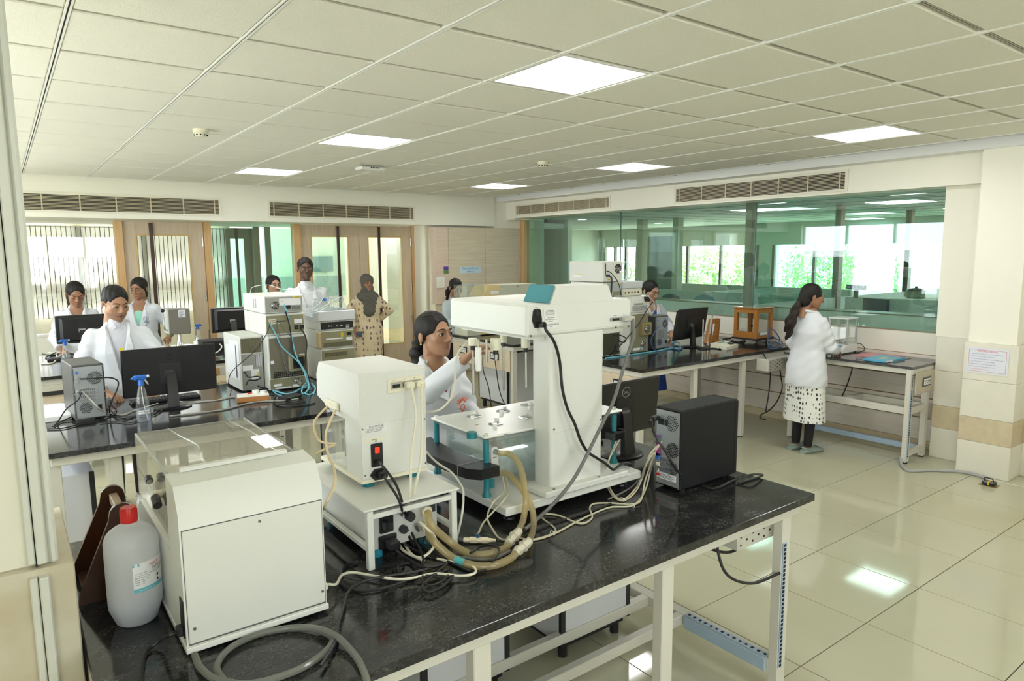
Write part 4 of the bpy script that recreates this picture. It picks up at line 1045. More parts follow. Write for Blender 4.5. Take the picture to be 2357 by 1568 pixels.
for x, z in ((UX0 + 0.008, 1.288), (UX1 - 0.008, 1.288), (UX0 + 0.012, UZ0 + 0.03), (UX1 - 0.008, UZ0 + 0.03), (UX0 + 0.055, 1.240)): screw(q, (x, UY0 - 0.003, z), (0, -1, 0), 0.0035)
_s = q.build('screws', SCREW, pn); _s['kind'] = 'stuff'
sw = MB().box(UX0 + 0.035, UY0 - 0.009, 1.150, UX0 + 0.078, UY0 - 0.002, 1.232, 0.002).build('power_inlet', BLACK, t)
MB().box(UX0 + 0.048, UY0 - 0.012, 1.198, UX0 + 0.065, UY0 - 0.007, 1.219, 0.002).build('rocker_switch', mat('lit_red', (0.7, 0.02, 0.01), 0.3, emit=((1, 0.03, 0.01), 0.7)), sw)
MB().box(UX0 + 0.045, UY0 - 0.030, 1.156, UX0 + 0.070, UY0 - 0.008, 1.176, 0.004).build('plug', BLACK, sw)
q = MB(); q.prism([(UX0 + 0.028, 1.122), (UX0 + 0.045, 1.142), (UX0 + 0.075, 1.142), (UX0 + 0.092, 1.122), (UX0 + 0.075, 1.102), (UX0 + 0.045, 1.102)], 'y', UY0 - 0.008, UY0 - 0.002); o2 = q.build('outlet_socket', BLACK, t)
MB().box(UX0 + 0.05, UY0 - 0.032, 1.108, UX0 + 0.085, UY0 - 0.007, 1.135, 0.005).build('plug', BLACK, o2)
pl = MB().box(UX0 + 0.018, UY0 - 0.004, 1.270, UX0 + 0.098, UY0 - 0.0025, 1.298).build('rating_plate', WHITEG, t)
text('ELECTROLAB', 0.009, INK, pl, (UX0 + 0.058, UY0 - 0.0045, 1.289), (1, 0, 0), (0, 0, 1), 'CENTER', 0.0001)
for k, s in enumerate(('MODEL ESC-12   SR NO 0307152', 'VOLTS 230 AC   FREQ 50 HZ', 'FUSE 1 AMP   POWER 60 VA')): text(s, 0.0045, INK, pl, (UX0 + 0.022, UY0 - 0.0045, 1.283 - k * 0.005), (1, 0, 0), (0, 0, 1), 'LEFT', 0.0001)
pw = MB().box(UX0 + 0.012, UY0 - 0.004, 1.240, UX0 + 0.090, UY0 - 0.0025, 1.252).build('power_strip', CREAM, t)
text('POWER', 0.0055, INK, pw, (UX0 + 0.05, UY0 - 0.0045, 1.244), (1, 0, 0), (0, 0, 1), 'CENTER', 0.0001)
pp = MB().box(UX0 + 0.105, UY0 - 0.004, 1.398, UX1 - 0.006, UY0 - 0.001, 1.450, 0.003).build('port_plate', CREAM, t)
MB().box(UX0 + 0.118, UY0 - 0.0065, 1.412, UX1 - 0.022, UY0 - 0.0035, 1.436).build('port_strip', STEEL, pp)
MB().box(UX0 + 0.124, UY0 - 0.010, 1.416, UX0 + 0.152, UY0 - 0.006, 1.428, 0.002).build('dsub_port', BLACK, pp)
for x in (UX0 + 0.165, UX0 + 0.205): MB().box(x, UY0 - 0.035, 1.411, x + 0.034, UY0 - 0.006, 1.433, 0.004).build('dsub_plug', CREAM, pp)
for k, s in enumerate(('PC', 'CRC', 'TEST')): text(s, 0.005, INK, pp, (UX0 + 0.13 + k * 0.04, UY0 - 0.0045, 1.441), (1, 0, 0), (0, 0, 1), 'CENTER', 0.0001)
q = MB(); q.box(UX0 + 0.01, UY0 + 0.135, 1.113, UX0 + 0.014, UY1 - 0.06, 1.302); q.build('clear_window', CLEARP, t)
for y in (UY0 + 0.17, UY0 + 0.24): q = MB(); q.cyl((UX0 + 0.05, y, 1.13), (UX0 + 0.05, y, 1.30), 0.008, n=12); q.cyl((UX0 + 0.05, y, 1.20), (UX0 + 0.05, y, 1.206), 0.016, n=12); q.build('syringe', STEEL, t)
q = MB(); q.box(UX0 - 0.012, UY0 + 0.17, 1.322, UX0 + 0.001, UY0 + 0.28, 1.350, 0.004); q.build('tube_port', CREAM, t)

# ---- dissolution tester
t = thing('dissolution_tester', 'tall white dissolution tester with teal posts and clear water bath', 'lab instrument', (1.79, 2.25, BT))
MB().box(1.432, 1.968, 0.903, 2.157, 2.62, 0.937, 0.004).build('base', WHITEP, t)
for x in (1.49, 2.10):
    for y in (2.03, 2.56):
        q = MB(); q.cyl((x, y, BT + 0.01), (x, y, 0.905), 0.008, n=10); q.lathe([(0.024, 0), (0.022, 0.008), (0.010, 0.014)], (x, y, BT), 18); q.build('foot', BLACK, t)
posts = [(1.447, 2.118), (1.443, 2.485), (2.143, 2.122), (2.143, 2.485)]
for x, y in posts:
    q = MB(); q.lathe([(0.018, 0.937), (0.018, 0.945), (0.0125, 0.958), (0.0115, 0.975), (0.0115, 1.165)], (x, y, 0), 18); q.build('post', TEAL, t)
lp = MB().box(1.425, 2.095, 1.172, 2.170, 2.505, 1.182, 0.004).build('lid_plate', WHITEG, t)
MB().box(1.432, 2.10, 1.163, 2.162, 2.50, 1.168).build('lid_acrylic', CLEARP, t)
for x, y in posts: q = MB(); q.cyl((x, y, 1.181), (x, y, 1.186), 0.012, 0.010, 14); q.cyl((x, y, 1.186), (x, y, 1.193), 0.0085, n=8); q.build('cap_nut', CHROME, lp)
LZ = 1.182; VCOV = glassmat('cover_plastic', (0.95, 0.96, 0.96), haze=0.45, hazec=(0.85, 0.86, 0.86))
def lidp(px, py): return onz(px, py, LZ)
for (sx, sy), (ux, uy), (dx, dy) in [((1095, 949), (1088, 960), (1091, 959)), ((1161, 938), (1154, 949), (1158, 947)), ((1143, 965), (1139, 978), (1141, 976)), ((1211, 953), (1207, 964), (1209, 962)), ((1221, 928), (1219, 938), (1213, 933)), ((1283, 944), (1277, 955), (1280, 951))]:
    c = lidp(dx, dy); q = MB(); q.lathe([(0.0, LZ), (0.031, LZ), (0.031, LZ + 0.003), (0.024, LZ + 0.003), (0.024, LZ + 0.001)], (c.x, c.y, 0), 24); q.build('vessel_cover', VCOV, lp)
    for (ax, ay) in ((sx, sy), (ux, uy)):
        c = lidp(ax, ay + 4); q = MB(); q.cyl((c.x, c.y, LZ), (c.x, c.y, LZ + 0.014), 0.010, 0.0098, 16); q.build('stopper', WHITEG, lp)
for px, py, m in ((1054, 941, TEAL), (1130, 938, YELLOW), (1098, 978, mat('brown_print', (0.35, 0.25, 0.12), .5)), (1165, 1000, NAVYC), (1190, 924, mat('orange_print', (0.75, 0.25, 0.03), 0.5))):
    c = lidp(px, py); q = MB(); q.box(c.x - 0.008, c.y - 0.004, LZ, c.x + 0.008, c.y + 0.004, LZ + 0.0006); q.build('printed_mark', m, lp)
c = lidp(1084, 1000); q = MB(); q.cyl((c.x, c.y - 0.005, 1.168), (c.x, c.y - 0.005, 1.192), 0.0195, n=20); q.build('clamp_knob', TEAL, t)
# bath
bx0, bx1, by0, by1, bz0, bz1 = 1.475, 2.10, 2.16, 2.46, 0.985, 1.135
q = MB(); w = 0.006
q.box(bx0, by0, bz0, bx1, by1, bz0 + w); q.box(bx0, by0, bz0, bx0 + w, by1, bz1); q.box(bx1 - w, by0, bz0, bx1, by1, bz1); q.box(bx0, by0, bz0, bx1, by0 + w, bz1); q.box(bx0, by1 - w, bz0, bx1, by1, bz1)
q.box(bx0 - 0.012, by0 - 0.012, bz1, bx1 + 0.012, by0 + 0.01, bz1 + 0.005); q.box(bx0 - 0.012, by1 - 0.01, bz1, bx1 + 0.012, by1 + 0.012, bz1 + 0.005)
bt = q.build('water_bath', BLUEBOX, t)
q = MB(); q.box(bx0 + 0.007, by0 + 0.007, bz0 + 0.008, bx1 - 0.007, by1 - 0.007, 1.105); q.build('water', glassmat('bath_water', (0.95, 0.98, 0.98), haze=0.05, hazec=(0.70, 0.82, 0.83)), bt)
for i in range(3):
    for j in range(2):
        c = (bx0 + 0.12 + i * 0.19, by0 + 0.085 + j * 0.14, 0)
        pr = [(0.0005, 1.000)] + [(0.045 * math.sin(a), 1.045 - 0.045 * math.cos(a)) for a in [PI / 2 * k / 6 for k in range(1, 7)]] + [(0.045, 1.165), (0.05, 1.168)]
        q = MB(); q.lathe(pr, c, 22, caps=False); q.build('vessel', CLEARP, bt)
for x, y in ((1.52, 2.2), (2.05, 2.2), (1.52, 2.42), (2.05, 2.42)): q = MB(); q.cyl((x, y, 0.937), (x, y, bz0), 0.019, n=16); q.build('bath_foot', TEAL, t)
# black cooling tray on the left posts
q = MB(); rings = []
def tray(y): 
    u = (y - 2.06) / (2.56 - 2.06); return 1.375 - 0.02 * math.sin(PI * u)
pts = []
for k in range(13):
    y = 2.05 + 0.52 * k / 12; pts.append((tray(y) - (0.028 if 0 < k < 12 else 0.0), y))
for k in range(13)[::-1]:
    y = 2.05 + 0.52 * k / 12; pts.append((tray(y) + 0.085, y))
q.prism(pts, 'z', 1.035, 1.075); tr = q.build('sensor_tray', BLACK, t)
q = MB(); q.box(1.335, 2.148, 1.034, 1.472, 2.151, 1.076); q.build('tray_joint', GREYM, tr)
q = MB(); q.lathe([(0.012, 0), (0.012, 0.012)], (0, 0, 0), 8); q.xform(Matrix.Translation((1.345, 2.19, 1.035)) @ Matrix.Rotation(PI / 2, 4, 'Y')); q.build('tray_knob', BLACKM, tr)
q = MB(); q.box(2.115, 2.09, 1.045, 2.185, 2.155, 1.085, 0.006); q.cyl((2.175, 2.12, 1.045), (2.175, 2.12, 1.085), 0.026, n=18); q.build('sensor_clamp', BLACK, t)
# inlet plate
q = MB(); pts = [(1.508 + 0.017 * math.cos(a), 1.102 + 0.017 * math.sin(a)) for a in [PI * k / 8 for k in range(9)]] + [(1.491, 1.000), (1.525, 1.000)]
q.prism(pts, 'y', 2.146, 2.158); ip = q.build('inlet_plate', WHITEG, t)
text('INLET', 0.0075, INK, ip, (1.508, 2.1455, 1.074), (1, 0, 0), (0, 0, 1), 'CENTER', 0.0002); text('OUTLET', 0.0075, INK, ip, (1.508, 2.1455, 1.040), (1, 0, 0), (0, 0, 1), 'CENTER', 0.0002)
for z in (1.10, 1.015): MB().cyl((1.508, 2.12, z), (1.508, 2.147, z), 0.010, n=14).build('hose_nozzle', GREYM, ip)
# column
def rrect(x0, y0, x1, y1, r, z0, z1):
    pts = []
    for cx, cy, a0 in ((x1 - r, y1 - r, 0), (x0 + r, y1 - r, 90), (x0 + r, y0 + r, 180), (x1 - r, y0 + r, 270)):
        for k in range(6): a = math.radians(a0 + 18 * k); pts.append((cx + r * math.cos(a), cy + r * math.sin(a)))
    q = MB(); q.prism(pts, 'z', z0, z1); return q
CX0, CX1, CY0, CY1 = 1.657, 1.945, 1.985, 2.10
MB().box(1.608, 1.950, 0.937, 2.06, 2.115, 0.962, 0.004).build('column_flange', WHITEP, t)
rrect(CX0 + 0.006, CY0 + 0.003, CX1 - 0.004, CY1 - 0.003, 0.016, 0.960, 1.1785).build('column_lower', WHITEP, t)
cu = rrect(CX0, CY0, CX1, CY1, 0.018, 1.180, 1.565).build('column_upper', WHITEP, t)
q = MB(); 
for x in (CX0 + 0.02, CX1 - 0.02): q.cyl((x, CY0 + 0.0005, 1.195), (x, CY0 - 0.002, 1.195), 0.004, n=8)
for x in (1.66, 1.90): q.cyl((x, 1.965, 0.960), (x, 1.965, 0.965), 0.005, n=8)
_s = q.build('screws', SCREW, cu); _s['kind'] = 'stuff'
# head
hd = MB().box(1.556, 2.0, 1.560, 2.110, 2.545, 1.685, 0.010).build('head', WHITEP, t)
hp = MB(); hp.box(1.562, 1.996, 1.575, 2.104, 2.001, 1.681, 0.001)
hp.prism([(1.667, 1.681), (1.697, 1.746), (1.972, 1.744), (2.004, 1.681)], 'y', 1.996, 2.0015); hp = hp.build('rear_panel', WHITEP, t)
q = MB(); q.prism([(1.667, 1.684), (1.697, 1.749), (1.972, 1.747), (2.004, 1.684)], 'y', 2.001, 2.145); hump = q.build('hump', WHITEP, t)
q = MB(); q.add([(1.664, 1.999, 1.6855), (1.6945, 1.999, 1.7505), (1.6945, 2.147, 1.7505), (1.664, 2.147, 1.6855), (1.655, 1.999, 1.687), (1.6885, 1.999, 1.753), (1.6885, 2.147, 1.753), (1.655, 2.147, 1.687)], [(0, 1, 2, 3), (4, 5, 6, 7), (0, 1, 5, 4), (1, 2, 6, 5), (2, 3, 7, 6), (3, 0, 4, 7)]); q.build('teal_panel', mat('teal_paint', (0.06, 0.27, 0.32), 0.35), hump)
MB().box(1.60, 2.02, 1.548, 2.09, 2.52, 1.561).build('under_panel', mat('white_under', (0.70, 0.70, 0.64), 0.4), t)
q = MB(); q.prism([(1.583, 1.660), (1.588, 1.668), (1.612, 1.668), (1.618, 1.660), (1.623, 1.625), (1.614, 1.597), (1.590, 1.597), (1.579, 1.625)], 'y', 1.990, 1.997); pi = q.build('power_inlet', BLACK, t)
MB().box(1.592, 1.987, 1.642, 1.608, 1.992, 1.662, 0.001).build('rocker_switch', BLACKM, pi)
MB().box(1.598, 1.962, 1.600, 1.625, 1.992, 1.620, 0.005).build('plug', BLACK, pi)
def plate(x0, z0, x1, z1, lines, size):
    p = MB().box(x0, 1.9945, z0, x1, 1.9965, z1).build('rating_plate', WHITEG, t)
    for k, s in enumerate(lines): text(s, size if k else size * 1.5, INK, p, ((x0 + x1) / 2, 1.994, z1 - 0.0075 - k * (z1 - z0 - 0.006) / max(1, len(lines))), (1, 0, 0), (0, 0, 1), 'CENTER', 0.0001)
plate(1.635, 1.640, 1.697, 1.664, ('ELECTROLAB', 'MODEL TDT-08L  SR NO 0307', 'VOLTS 230 AC  FREQ 50HZ', 'FUSE 2 AMP  POWER 100VA'), 0.0036)
plate(1.640, 1.612, 1.702, 1.637, ('ELECTROLAB', 'EMAIL: sales@electrolabindia.com', '||||||||||||||||||||||'), 0.0038)
plate(1.640, 1.590, 1.702, 1.609, ('LEAD SCREW PITCH', '5 mm'), 0.0055)
text('POWER', 0.004, INK, hp, (1.600, 1.9955, 1.672), (1, 0, 0), (0, 0, 1), 'CENTER', 0.0001)
text('pH PROBE', 0.0042, INK, hp, (2.015, 1.9955, 1.616), (1, 0, 0), (0, 0, 1), 'CENTER', 0.0001); text('ISL-DJ', 0.0042, INK, hp, (2.065, 1.9955, 1.617), (1, 0, 0), (0, 0, 1), 'CENTER', 0.0001)
q = MB(); q.box(1.985, 1.988, 1.596, 2.050, 1.997, 1.610, 0.002); q.build('dsub_port', GREYM, hp)
q = MB(); q.box(1.993, 1.986, 1.599, 2.03, 1.989, 1.607); q.build('dsub_pins', BLACK, hp)
q = MB(); q.box(2.045, 1.965, 1.592, 2.105, 1.992, 1.612, 0.004); q.build('dsub_plug', mat('grey_plug', (0.52, 0.51, 0.47), 0.4), hp)
q = MB()
for x in (1.572, 1.665, 2.02, 2.095): q.cyl((x, 1.998, 1.568), (x, 1.9935, 1.568), 0.0042, n=10)
_s = q.build('screws', SCREW, hp); _s['kind'] = 'stuff'
# stirrers and probes under the head
CRS = mat('cream_collar', (0.78, 0.76, 0.60), 0.4)
def stir(px, py_top, py_col, py_end, Y, rc, kind, label=None):
    p = ony(px, py_col, Y); e = ony(px, py_end, Y)
    q = MB(); q.cyl((p.x, p.y, p.z), (p.x, p.y, 1.55), rc, n=18); cb = q.build('spindle_collar', CRS, t)
    q = MB(); q.cyl((p.x, p.y, p.z - 0.018), (p.x, p.y, p.z), rc * 0.55, n=14); q.build('chuck', BLACK, cb)
    q = MB(); q.cyl((p.x, p.y, e.z), (p.x, p.y, p.z - 0.01), 0.0048, n=10); q.build('shaft', CHROME, cb)
stir(1088, 766, 795, 910, 2.20, 0.0175, 0); stir(1141, 770, 805, 830, 2.14, 0.020, 0); stir(1159, 770, 788, 900, 2.34, 0.015, 0); stir(1210, 775, 800, 892, 2.16, 0.0185, 0)
for px, py, Y in ((1101, 800, 2.16), (1120, 835, 2.14)):
    e = ony(px, py, Y); q = MB(); q.cyl((e.x, e.y, e.z), (e.x, e.y, 1.55), 0.005, n=10); q.build('rod', CHROME, t)
a, c = ony(1101, 800, 2.16), ony(1101, 850, 2.16); q = MB(); q.cyl(a, c, 0.0125, n=16); q.cyl(c, c - Vector((0, 0, 0.006)), 0.011, n=16); q.build('probe_sleeve', mat('white_sleeve', (0.82, 0.83, 0.80), 0.3), t)
tag(t, None)

# ---- hoses and their connectors
HO = glassmat('amber_hose', (0.90, 0.83, 0.64), rough=0.08, haze=0.42, hazec=(0.84, 0.72, 0.44))
h = lambda x, y, dz=0.014: B(700 + x * .2551, 1100 + y * .2551, dz)
hy = lambda x, y, Y: ony(700 + x * .2551, 1100 + y * .2551, Y)
A = [Vector((1.105, 1.975, 1.000)), hy(1150, 425, 1.93), h(1330, 590, 0.03), h(1480, 680), h(1640, 690), h(1800, 640), h(1870, 575, 0.022)]
A2 = [h(1920, 500, 0.03), hy(1975, 380, 1.92), hy(2000, 220, 1.93), hy(1990, 80, 1.955), ony(1195, 1070, 2.02), ony(1172, 1045, 2.09), Vector((1.508, 2.122, 1.10))]
C = [Vector((1.105, 1.975, 0.945)), hy(1150, 550, 1.91), h(1330, 715), h(1500, 785), h(1690, 795), h(1860, 730), h(1920, 665, 0.018)]
C2 = [h(2020, 590, 0.03), hy(2065, 470, 1.88), hy(2065, 320, 1.925), hy(2010, 170, 1.94), hy(1920, 50, 2.0), ony(1168, 1090, 2.09), Vector((1.508, 2.122, 1.015))]
t = thing('bath_hose', 'amber hose from the heater unit to the bath inlet', 'hose', h(1640, 690, 0), 0, 'amber bath hoses')
MB().tube(A, 0.0125, 14, 8).build('lower_length', HO, t); MB().tube(A2, 0.0118, 14, 8).build('upper_length', HO, t)
CON = mat('translucent_connector', (0.66, 0.62, 0.50), 0.35)
def connector(par, a, c):
    a = Vector(a); c = Vector(c); d = (c - a).normalized(); q = MB(); L = (c - a).length
    for f0, f1, r in ((-0.05, 0.12, 0.014), (0.12, 0.3, 0.017), (0.3, 0.5, 0.0145), (0.5, 0.62, 0.020), (0.62, 0.9, 0.017), (0.9, 1.05, 0.014)): q.cyl(a + d * L * f0, a + d * L * f1, r, n=6 if r > 0.0165 else 14)
    q.build('quick_connector', CON, par)
connector(t, h(1845, 590, 0.024), h(1935, 485, 0.034))
t = thing('bath_hose', 'amber hose with a blue arrow tag from the heater unit to the bath outlet', 'hose', h(1640, 790, 0), 0, 'amber bath hoses')
MB().tube(C, 0.0125, 14, 8).build('lower_length', HO, t); MB().tube(C2, 0.0118, 14, 8).build('upper_length', HO, t); connector(t, h(1910, 675, 0.02), h(2030, 575, 0.034))
cc = crom([Vector(p) for p in C], 8); k = 8 * 2 + 4
q = MB(); q.tube(cc[k - 2:k + 3], 0.0131, 14, 1, caps=False); q.build('tag_band', mat('cyan_tag', (0.12, 0.55, 0.60), 0.4), t)
t = thing('valve', 'cream plastic hose valve with blue lever lying on the island', 'valve', h(1560, 570, 0))
VC = mat('cream_valve', (0.80, 0.72, 0.52), 0.35); a, c = h(1440, 560, 0.012), h(1730, 565, 0.012); d = c - a
q = MB()
for f0, f1, r, n in ((0, 0.2, 0.009, 14), (0.2, 0.42, 0.0125, 6), (0.42, 0.58, 0.011, 14), (0.58, 0.75, 0.0125, 6), (0.75, 0.83, 0.0085, 14), (0.83, 0.91, 0.007, 14), (0.91, 1.0, 0.0055, 14)): q.cyl(a + d * f0, a + d * f1, r, n=n)
q.build('body', VC, t)
m_ = a + d * 0.43; q = MB(); q.cyl(m_, m_ + Vector((0, 0, 0.020)), 0.006, n=12); q.box(m_.x - 0.003, m_.y - 0.016, m_.z + 0.014, m_.x + 0.003, m_.y + 0.014, m_.z + 0.021, 0.001); q.build('lever', NAVYC, t)
q = MB(); q.tube([h(1320, 545, 0.012), a], 0.0085, 10, 1); q.build('hose_stub', CLEARP, t)
# ---- cream and black leads on the island
g = lambda x, y, Y: ony(700 + x * .2551, 800 + y * .2551, Y)
q = MB()
cable('cream lead looping from the sampler port strip to the tester data port', [Vector((UX0 + 0.182, UY0 - 0.035, 1.422)), g(985, 450, 2.07), g(1010, 640, 2.05), g(965, 1000, 2.02), g(955, 1300, 1.95), h(900, 440, 0.06), h(850, 560, 0.03), h(900, 660, 0.01), h(1050, 720, 0.01), h(1160, 640, 0.03), h(1180, 540, 0.06), h(1100, 450, 0.10), hy(1040, 400, 1.96)], 0.0048, CREAMC, 10)
cable('cream lead hanging from the end of the sampler port strip', [Vector((UX0 + 0.225, UY0 - 0.035, 1.422)), g(1060, 420, 2.07), g(1065, 640, 2.05), g(1055, 1000, 2.03), g(1010, 1230, 1.96), h(930, 390, 0.07), h(885, 520, 0.03), h(960, 680, 0.01), h(1080, 750, 0.008)], 0.0048, CREAMC, 10)
cable('cream data lead lying between the tablet tester and the hoses', [Vector((X1 + 0.03, 1.855, 0.914)), h(290, 960, 0.03), h(340, 880, 0.008), h(440, 855), h(600, 880), h(820, 915), h(980, 905), h(1180, 865), h(1400, 885), h(1520, 870), h(1550, 835), h(1500, 790), h(1380, 770, 0.006), h(1200, 730, 0.006)], 0.0042, CREAMC, 8)
q = MB(); p0 = Vector((X1, 1.855, 0.914)); q.box(p0.x, p0.y - 0.014, p0.z - 0.010, p0.x + 0.026, p0.y + 0.014, p0.z + 0.010, 0.003)
tag(q.build('data_plug', CREAMC, None), 'cream data plug in the side of the white tablet tester', 'plug')
cable('black mains lead from the lit red switch of the sampler', [Vector((UX0 + 0.058, UY0 - 0.030, 1.166)), g(700, 1060, 2.03), g(820, 1220, 1.97), g(880, 1380, 1.94), h(930, 400, 0.09), h(1000, 560, 0.05), h(1060, 680, 0.02), h(1070, 770, 0.008), h(980, 900, 0.007), h(760, 985, 0.007), h(520, 1020, 0.007), h(380, 990, 0.007), h(330, 920, 0.007), h(370, 800, 0.007), h(480, 755, 0.007)], 0.0045, RUBBER)
cable('black mains lead from the lower socket of the sampler', [Vector((UX0 + 0.068, UY0 - 0.032, 1.122)), g(740, 1200, 2.0), g(830, 1330, 1.94), g(880, 1450, 1.93), h(885, 380, 0.10), h(930, 500, 0.06), h(1000, 620, 0.03)], 0.0045, RUBBER)
cable('black lead running to the bench edge by the tablet tester', [h(1250, 790, 0.006), h(1000, 850, 0.012), h(620, 910, 0.018), h(470, 970, 0.012), h(390, 1050), h(350, 1180), h(310, 1320), h(290, 1450), h(240, 1560), h(150, 1700)], 0.0047, RUBBER)
cable('black lead from the heater unit looping over the amber hoses', [Vector((1.02, 1.985, 0.955)), h(1000, 480, 0.05), h(1090, 500, 0.04), h(1080, 620, 0.02), h(1250, 730, 0.006), h(1400, 800, 0.006), h(1540, 850, 0.006), h(1640, 820, 0.01), h(1720, 730, 0.032), h(1760, 650, 0.034), h(1700, 610, 0.02), h(1580, 625, 0.01), h(1500, 680, 0.034), h(1560, 640, 0.03)], 0.0042, RUBBER)
cable('thin black lead snaking on the granite before the amber hoses', [h(900, 740), h(850, 820), h(1000, 900, 0.012), h(1150, 880), h(1320, 830), h(1250, 930), h(1130, 970), h(1070, 920), h(1090, 880), h(1260, 900), h(1400, 870)], 0.0035, RUBBER)
cable('black lead with a loop on the granite before the heater unit', [Vector((0.965, 1.985, 0.925)), h(840, 660, 0.03), h(940, 740, 0.01), h(1040, 800), h(1180, 800), h(1290, 770), h(1200, 850), h(1080, 960), h(1070, 1000), h(1130, 1030), h(1250, 980), h(1330, 900)], 0.0038, RUBBER)
cable('black mains lead from the upper socket of the heater unit', [Vector((0.96, 1.99, 0.99)), h(770, 440, 0.10), h(830, 500, 0.07), h(900, 590, 0.03), h(1020, 660, 0.01), h(1200, 720, 0.006)], 0.0042, RUBBER)
q = MB(); q.box(0.940, 1.955, 0.975, 0.965, 1.993, 1.005, 0.004); tag(q.build('mains_plug', BLACK, None), 'black mains plug in the upper socket of the heater unit', 'plug')
q = MB(); q.box(0.945, 1.945, 0.912, 0.985, 1.992, 0.940, 0.004); tag(q.build('mains_plug', BLACK, None), 'black mains plug in the lower socket of the heater unit', 'plug')
cable('grey sleeve lead running under the amber hoses', [Vector((1.06, 1.98, 0.965)), h(1060, 530, 0.03), h(1160, 600, 0.02), h(1260, 690, 0.01), h(1420, 720, 0.006), h(1680, 735, 0.006), h(1860, 660, 0.006)], 0.006, GREYC)
# yellowed sampler tubes
YT = mat('yellowed_tube', (0.74, 0.60, 0.36), 0.35)
tag(MB().tube([Vector((UX0 - 0.006, UY0 + 0.25, 1.332)), g(110, 640, 2.38), g(90, 720, 2.36), g(130, 830, 2.34), g(200, 865, 2.3), g(285, 872, 2.25), g(200, 910, 2.25), g(110, 960, 2.26)], 0.0042, 8, 7).build('sampler_tube', YT, None), 'yellowed tube bowing out from the side of the sampler', 'tube')
tag(MB().tube([Vector((UX0 - 0.006, UY0 + 0.19, 1.325)), g(225, 690, 2.2), g(195, 800, 2.18), g(215, 960, 2.14), g(270, 1100, 2.02), g(275, 1240, 1.94), g(180, 1440, 1.90), h(170, 280, 0.12)], 0.0045, 8, 7).build('sampler_tube', YT, None), 'yellowed tube drooping past the corner of the small white table', 'tube')
c2 = lambda x, y, Y: ony(900 + x * .2551, 600 + y * .2551, Y)
tag(MB().tube([c2(690, 735, 2.30), c2(620, 810, 2.28), c2(580, 930, 2.26), c2(575, 1100, 2.24), c2(540, 1240, 2.22), c2(450, 1340, 2.22), c2(360, 1365, 2.24), c2(300, 1365, 2.3)], 0.0042, 8, 7).build('sampler_tube', mat('ribbed_cream_tube', (0.74, 0.70, 0.58), 0.4), None), 'cream ribbed tube swinging from the tester head to the sampler', 'tube')
kk = lambda x, y, Y: ony(950 + x * .2679, 900 + y * .2679, Y)
kb = lambda x, y, dz=0.005: B(950 + x * .2679, 900 + y * .2679, dz)
tag(MB().tube([kk(95, 500, 2.33), kk(200, 610, 2.2), kk(330, 700, 2.1), kk(420, 820, 2.02), kk(435, 920, 1.98), kk(420, 1080, 1.95), kb(380, 1260, 0.008)], 0.0042, 8, 7).build('sampler_tube', mat('clear_ribbed_tube', (0.70, 0.69, 0.62), 0.35), None), 'pale ribbed tube passing between the small table and the tester base', 'tube')
# black mains lead and grey lead of the tester
cable('thick black mains lead hanging from the tester head', [Vector((1.618, 1.968, 1.610)), c2(1400, 630, 1.955), c2(1470, 730, 1.955), c2(1520, 900, 1.96), c2(1545, 1150, 1.96), c2(1590, 1330, 1.955), c2(1660, 1480, 1.95), kk(1440, 420, 1.945), kk(1500, 520, 1.94), kk(1570, 570, 1.93), kk(1650, 620, 1.93), kk(1720, 675, 1.95), kk(1770, 645, 1.99), kk(1830, 620, 2.03), kk(1885, 640, 2.06)], 0.0058, RUBBER, 10)
cable('long grey lead slanting down from the tester head to the bench', [Vector((2.10, 1.975, 1.602)), c2(2190, 610, 1.93), c2(2185, 700, 1.92), c2(2120, 900, 1.91), c2(2010, 1260, 1.90), kk(1640, 260, 1.90), kk(1440, 660, 1.89), kk(1330, 830, 1.88), kk(1200, 980, 1.88), kb(1060, 1110, 0.02), kb(960, 1190, 0.008)], 0.0068, GREYC, 10)
# beige leads between the PC and the tester
for k, (lab_, pts) in enumerate([
    ('beige lead from the tower to the sensor clamp', [Vector((2.16, 2.11, 1.06)), kk(1720, 500, 2.08), kk(1670, 650, 2.03), kb(1670, 760, 0.05), kb(1720, 880, 0.01), kb(1800, 935), kb(1890, 870), kb(1960, 760, 0.02), kk(2010, 620, 1.88), Vector((2.195, 1.90, 1.06))]),
    ('second beige lead looping before the tester base', [Vector((2.165, 2.10, 1.055)), kk(1700, 560, 2.06), kb(1650, 700, 0.05), kb(1690, 860, 0.01), kb(1790, 945), kb(1905, 880), kb(1975, 740, 0.03), kk(2030, 560, 1.87), Vector((2.195, 1.89, 1.075))]),
    ('beige lead tied with white clips along the granite', [kk(2080, 540, 1.87), kb(2040, 700, 0.04), kb(1990, 870, 0.01), kb(1890, 985), kb(1700, 1000), kb(1540, 1060), kb(1380, 1140), kb(1210, 1230), kb(1040, 1280), kb(900, 1265), kb(760, 1275), kb(680, 1180, 0.02), kb(640, 1080, 0.04), kk(690, 960, 1.99), kk(780, 860, 2.05), kk(775, 740, 2.09)]),
    ('beige lead running behind the white clips', [kk(2090, 500, 1.87), kb(2000, 760, 0.04), kb(1940, 960, 0.008), kb(1700, 965), kb(1560, 970), kb(1520, 1010), kb(1540, 1090), kb(1440, 1140), kb(1250, 1070), kb(1130, 1060), kb(1110, 1090), kb(1210, 1170), kb(1215, 1220), kb(1080, 1270), kb(960, 1290)]),
    ('beige lead curling up to the tester tray', [kb(560, 1230, 0.01), kb(610, 1130, 0.02), kb(690, 1040, 0.05), kk(790, 930, 2.0), kk(825, 850, 2.04), kk(800, 740, 2.09)])]):
    cable(lab_, pts, 0.0036, BEIGEC, 8, group='beige leads at the tester')
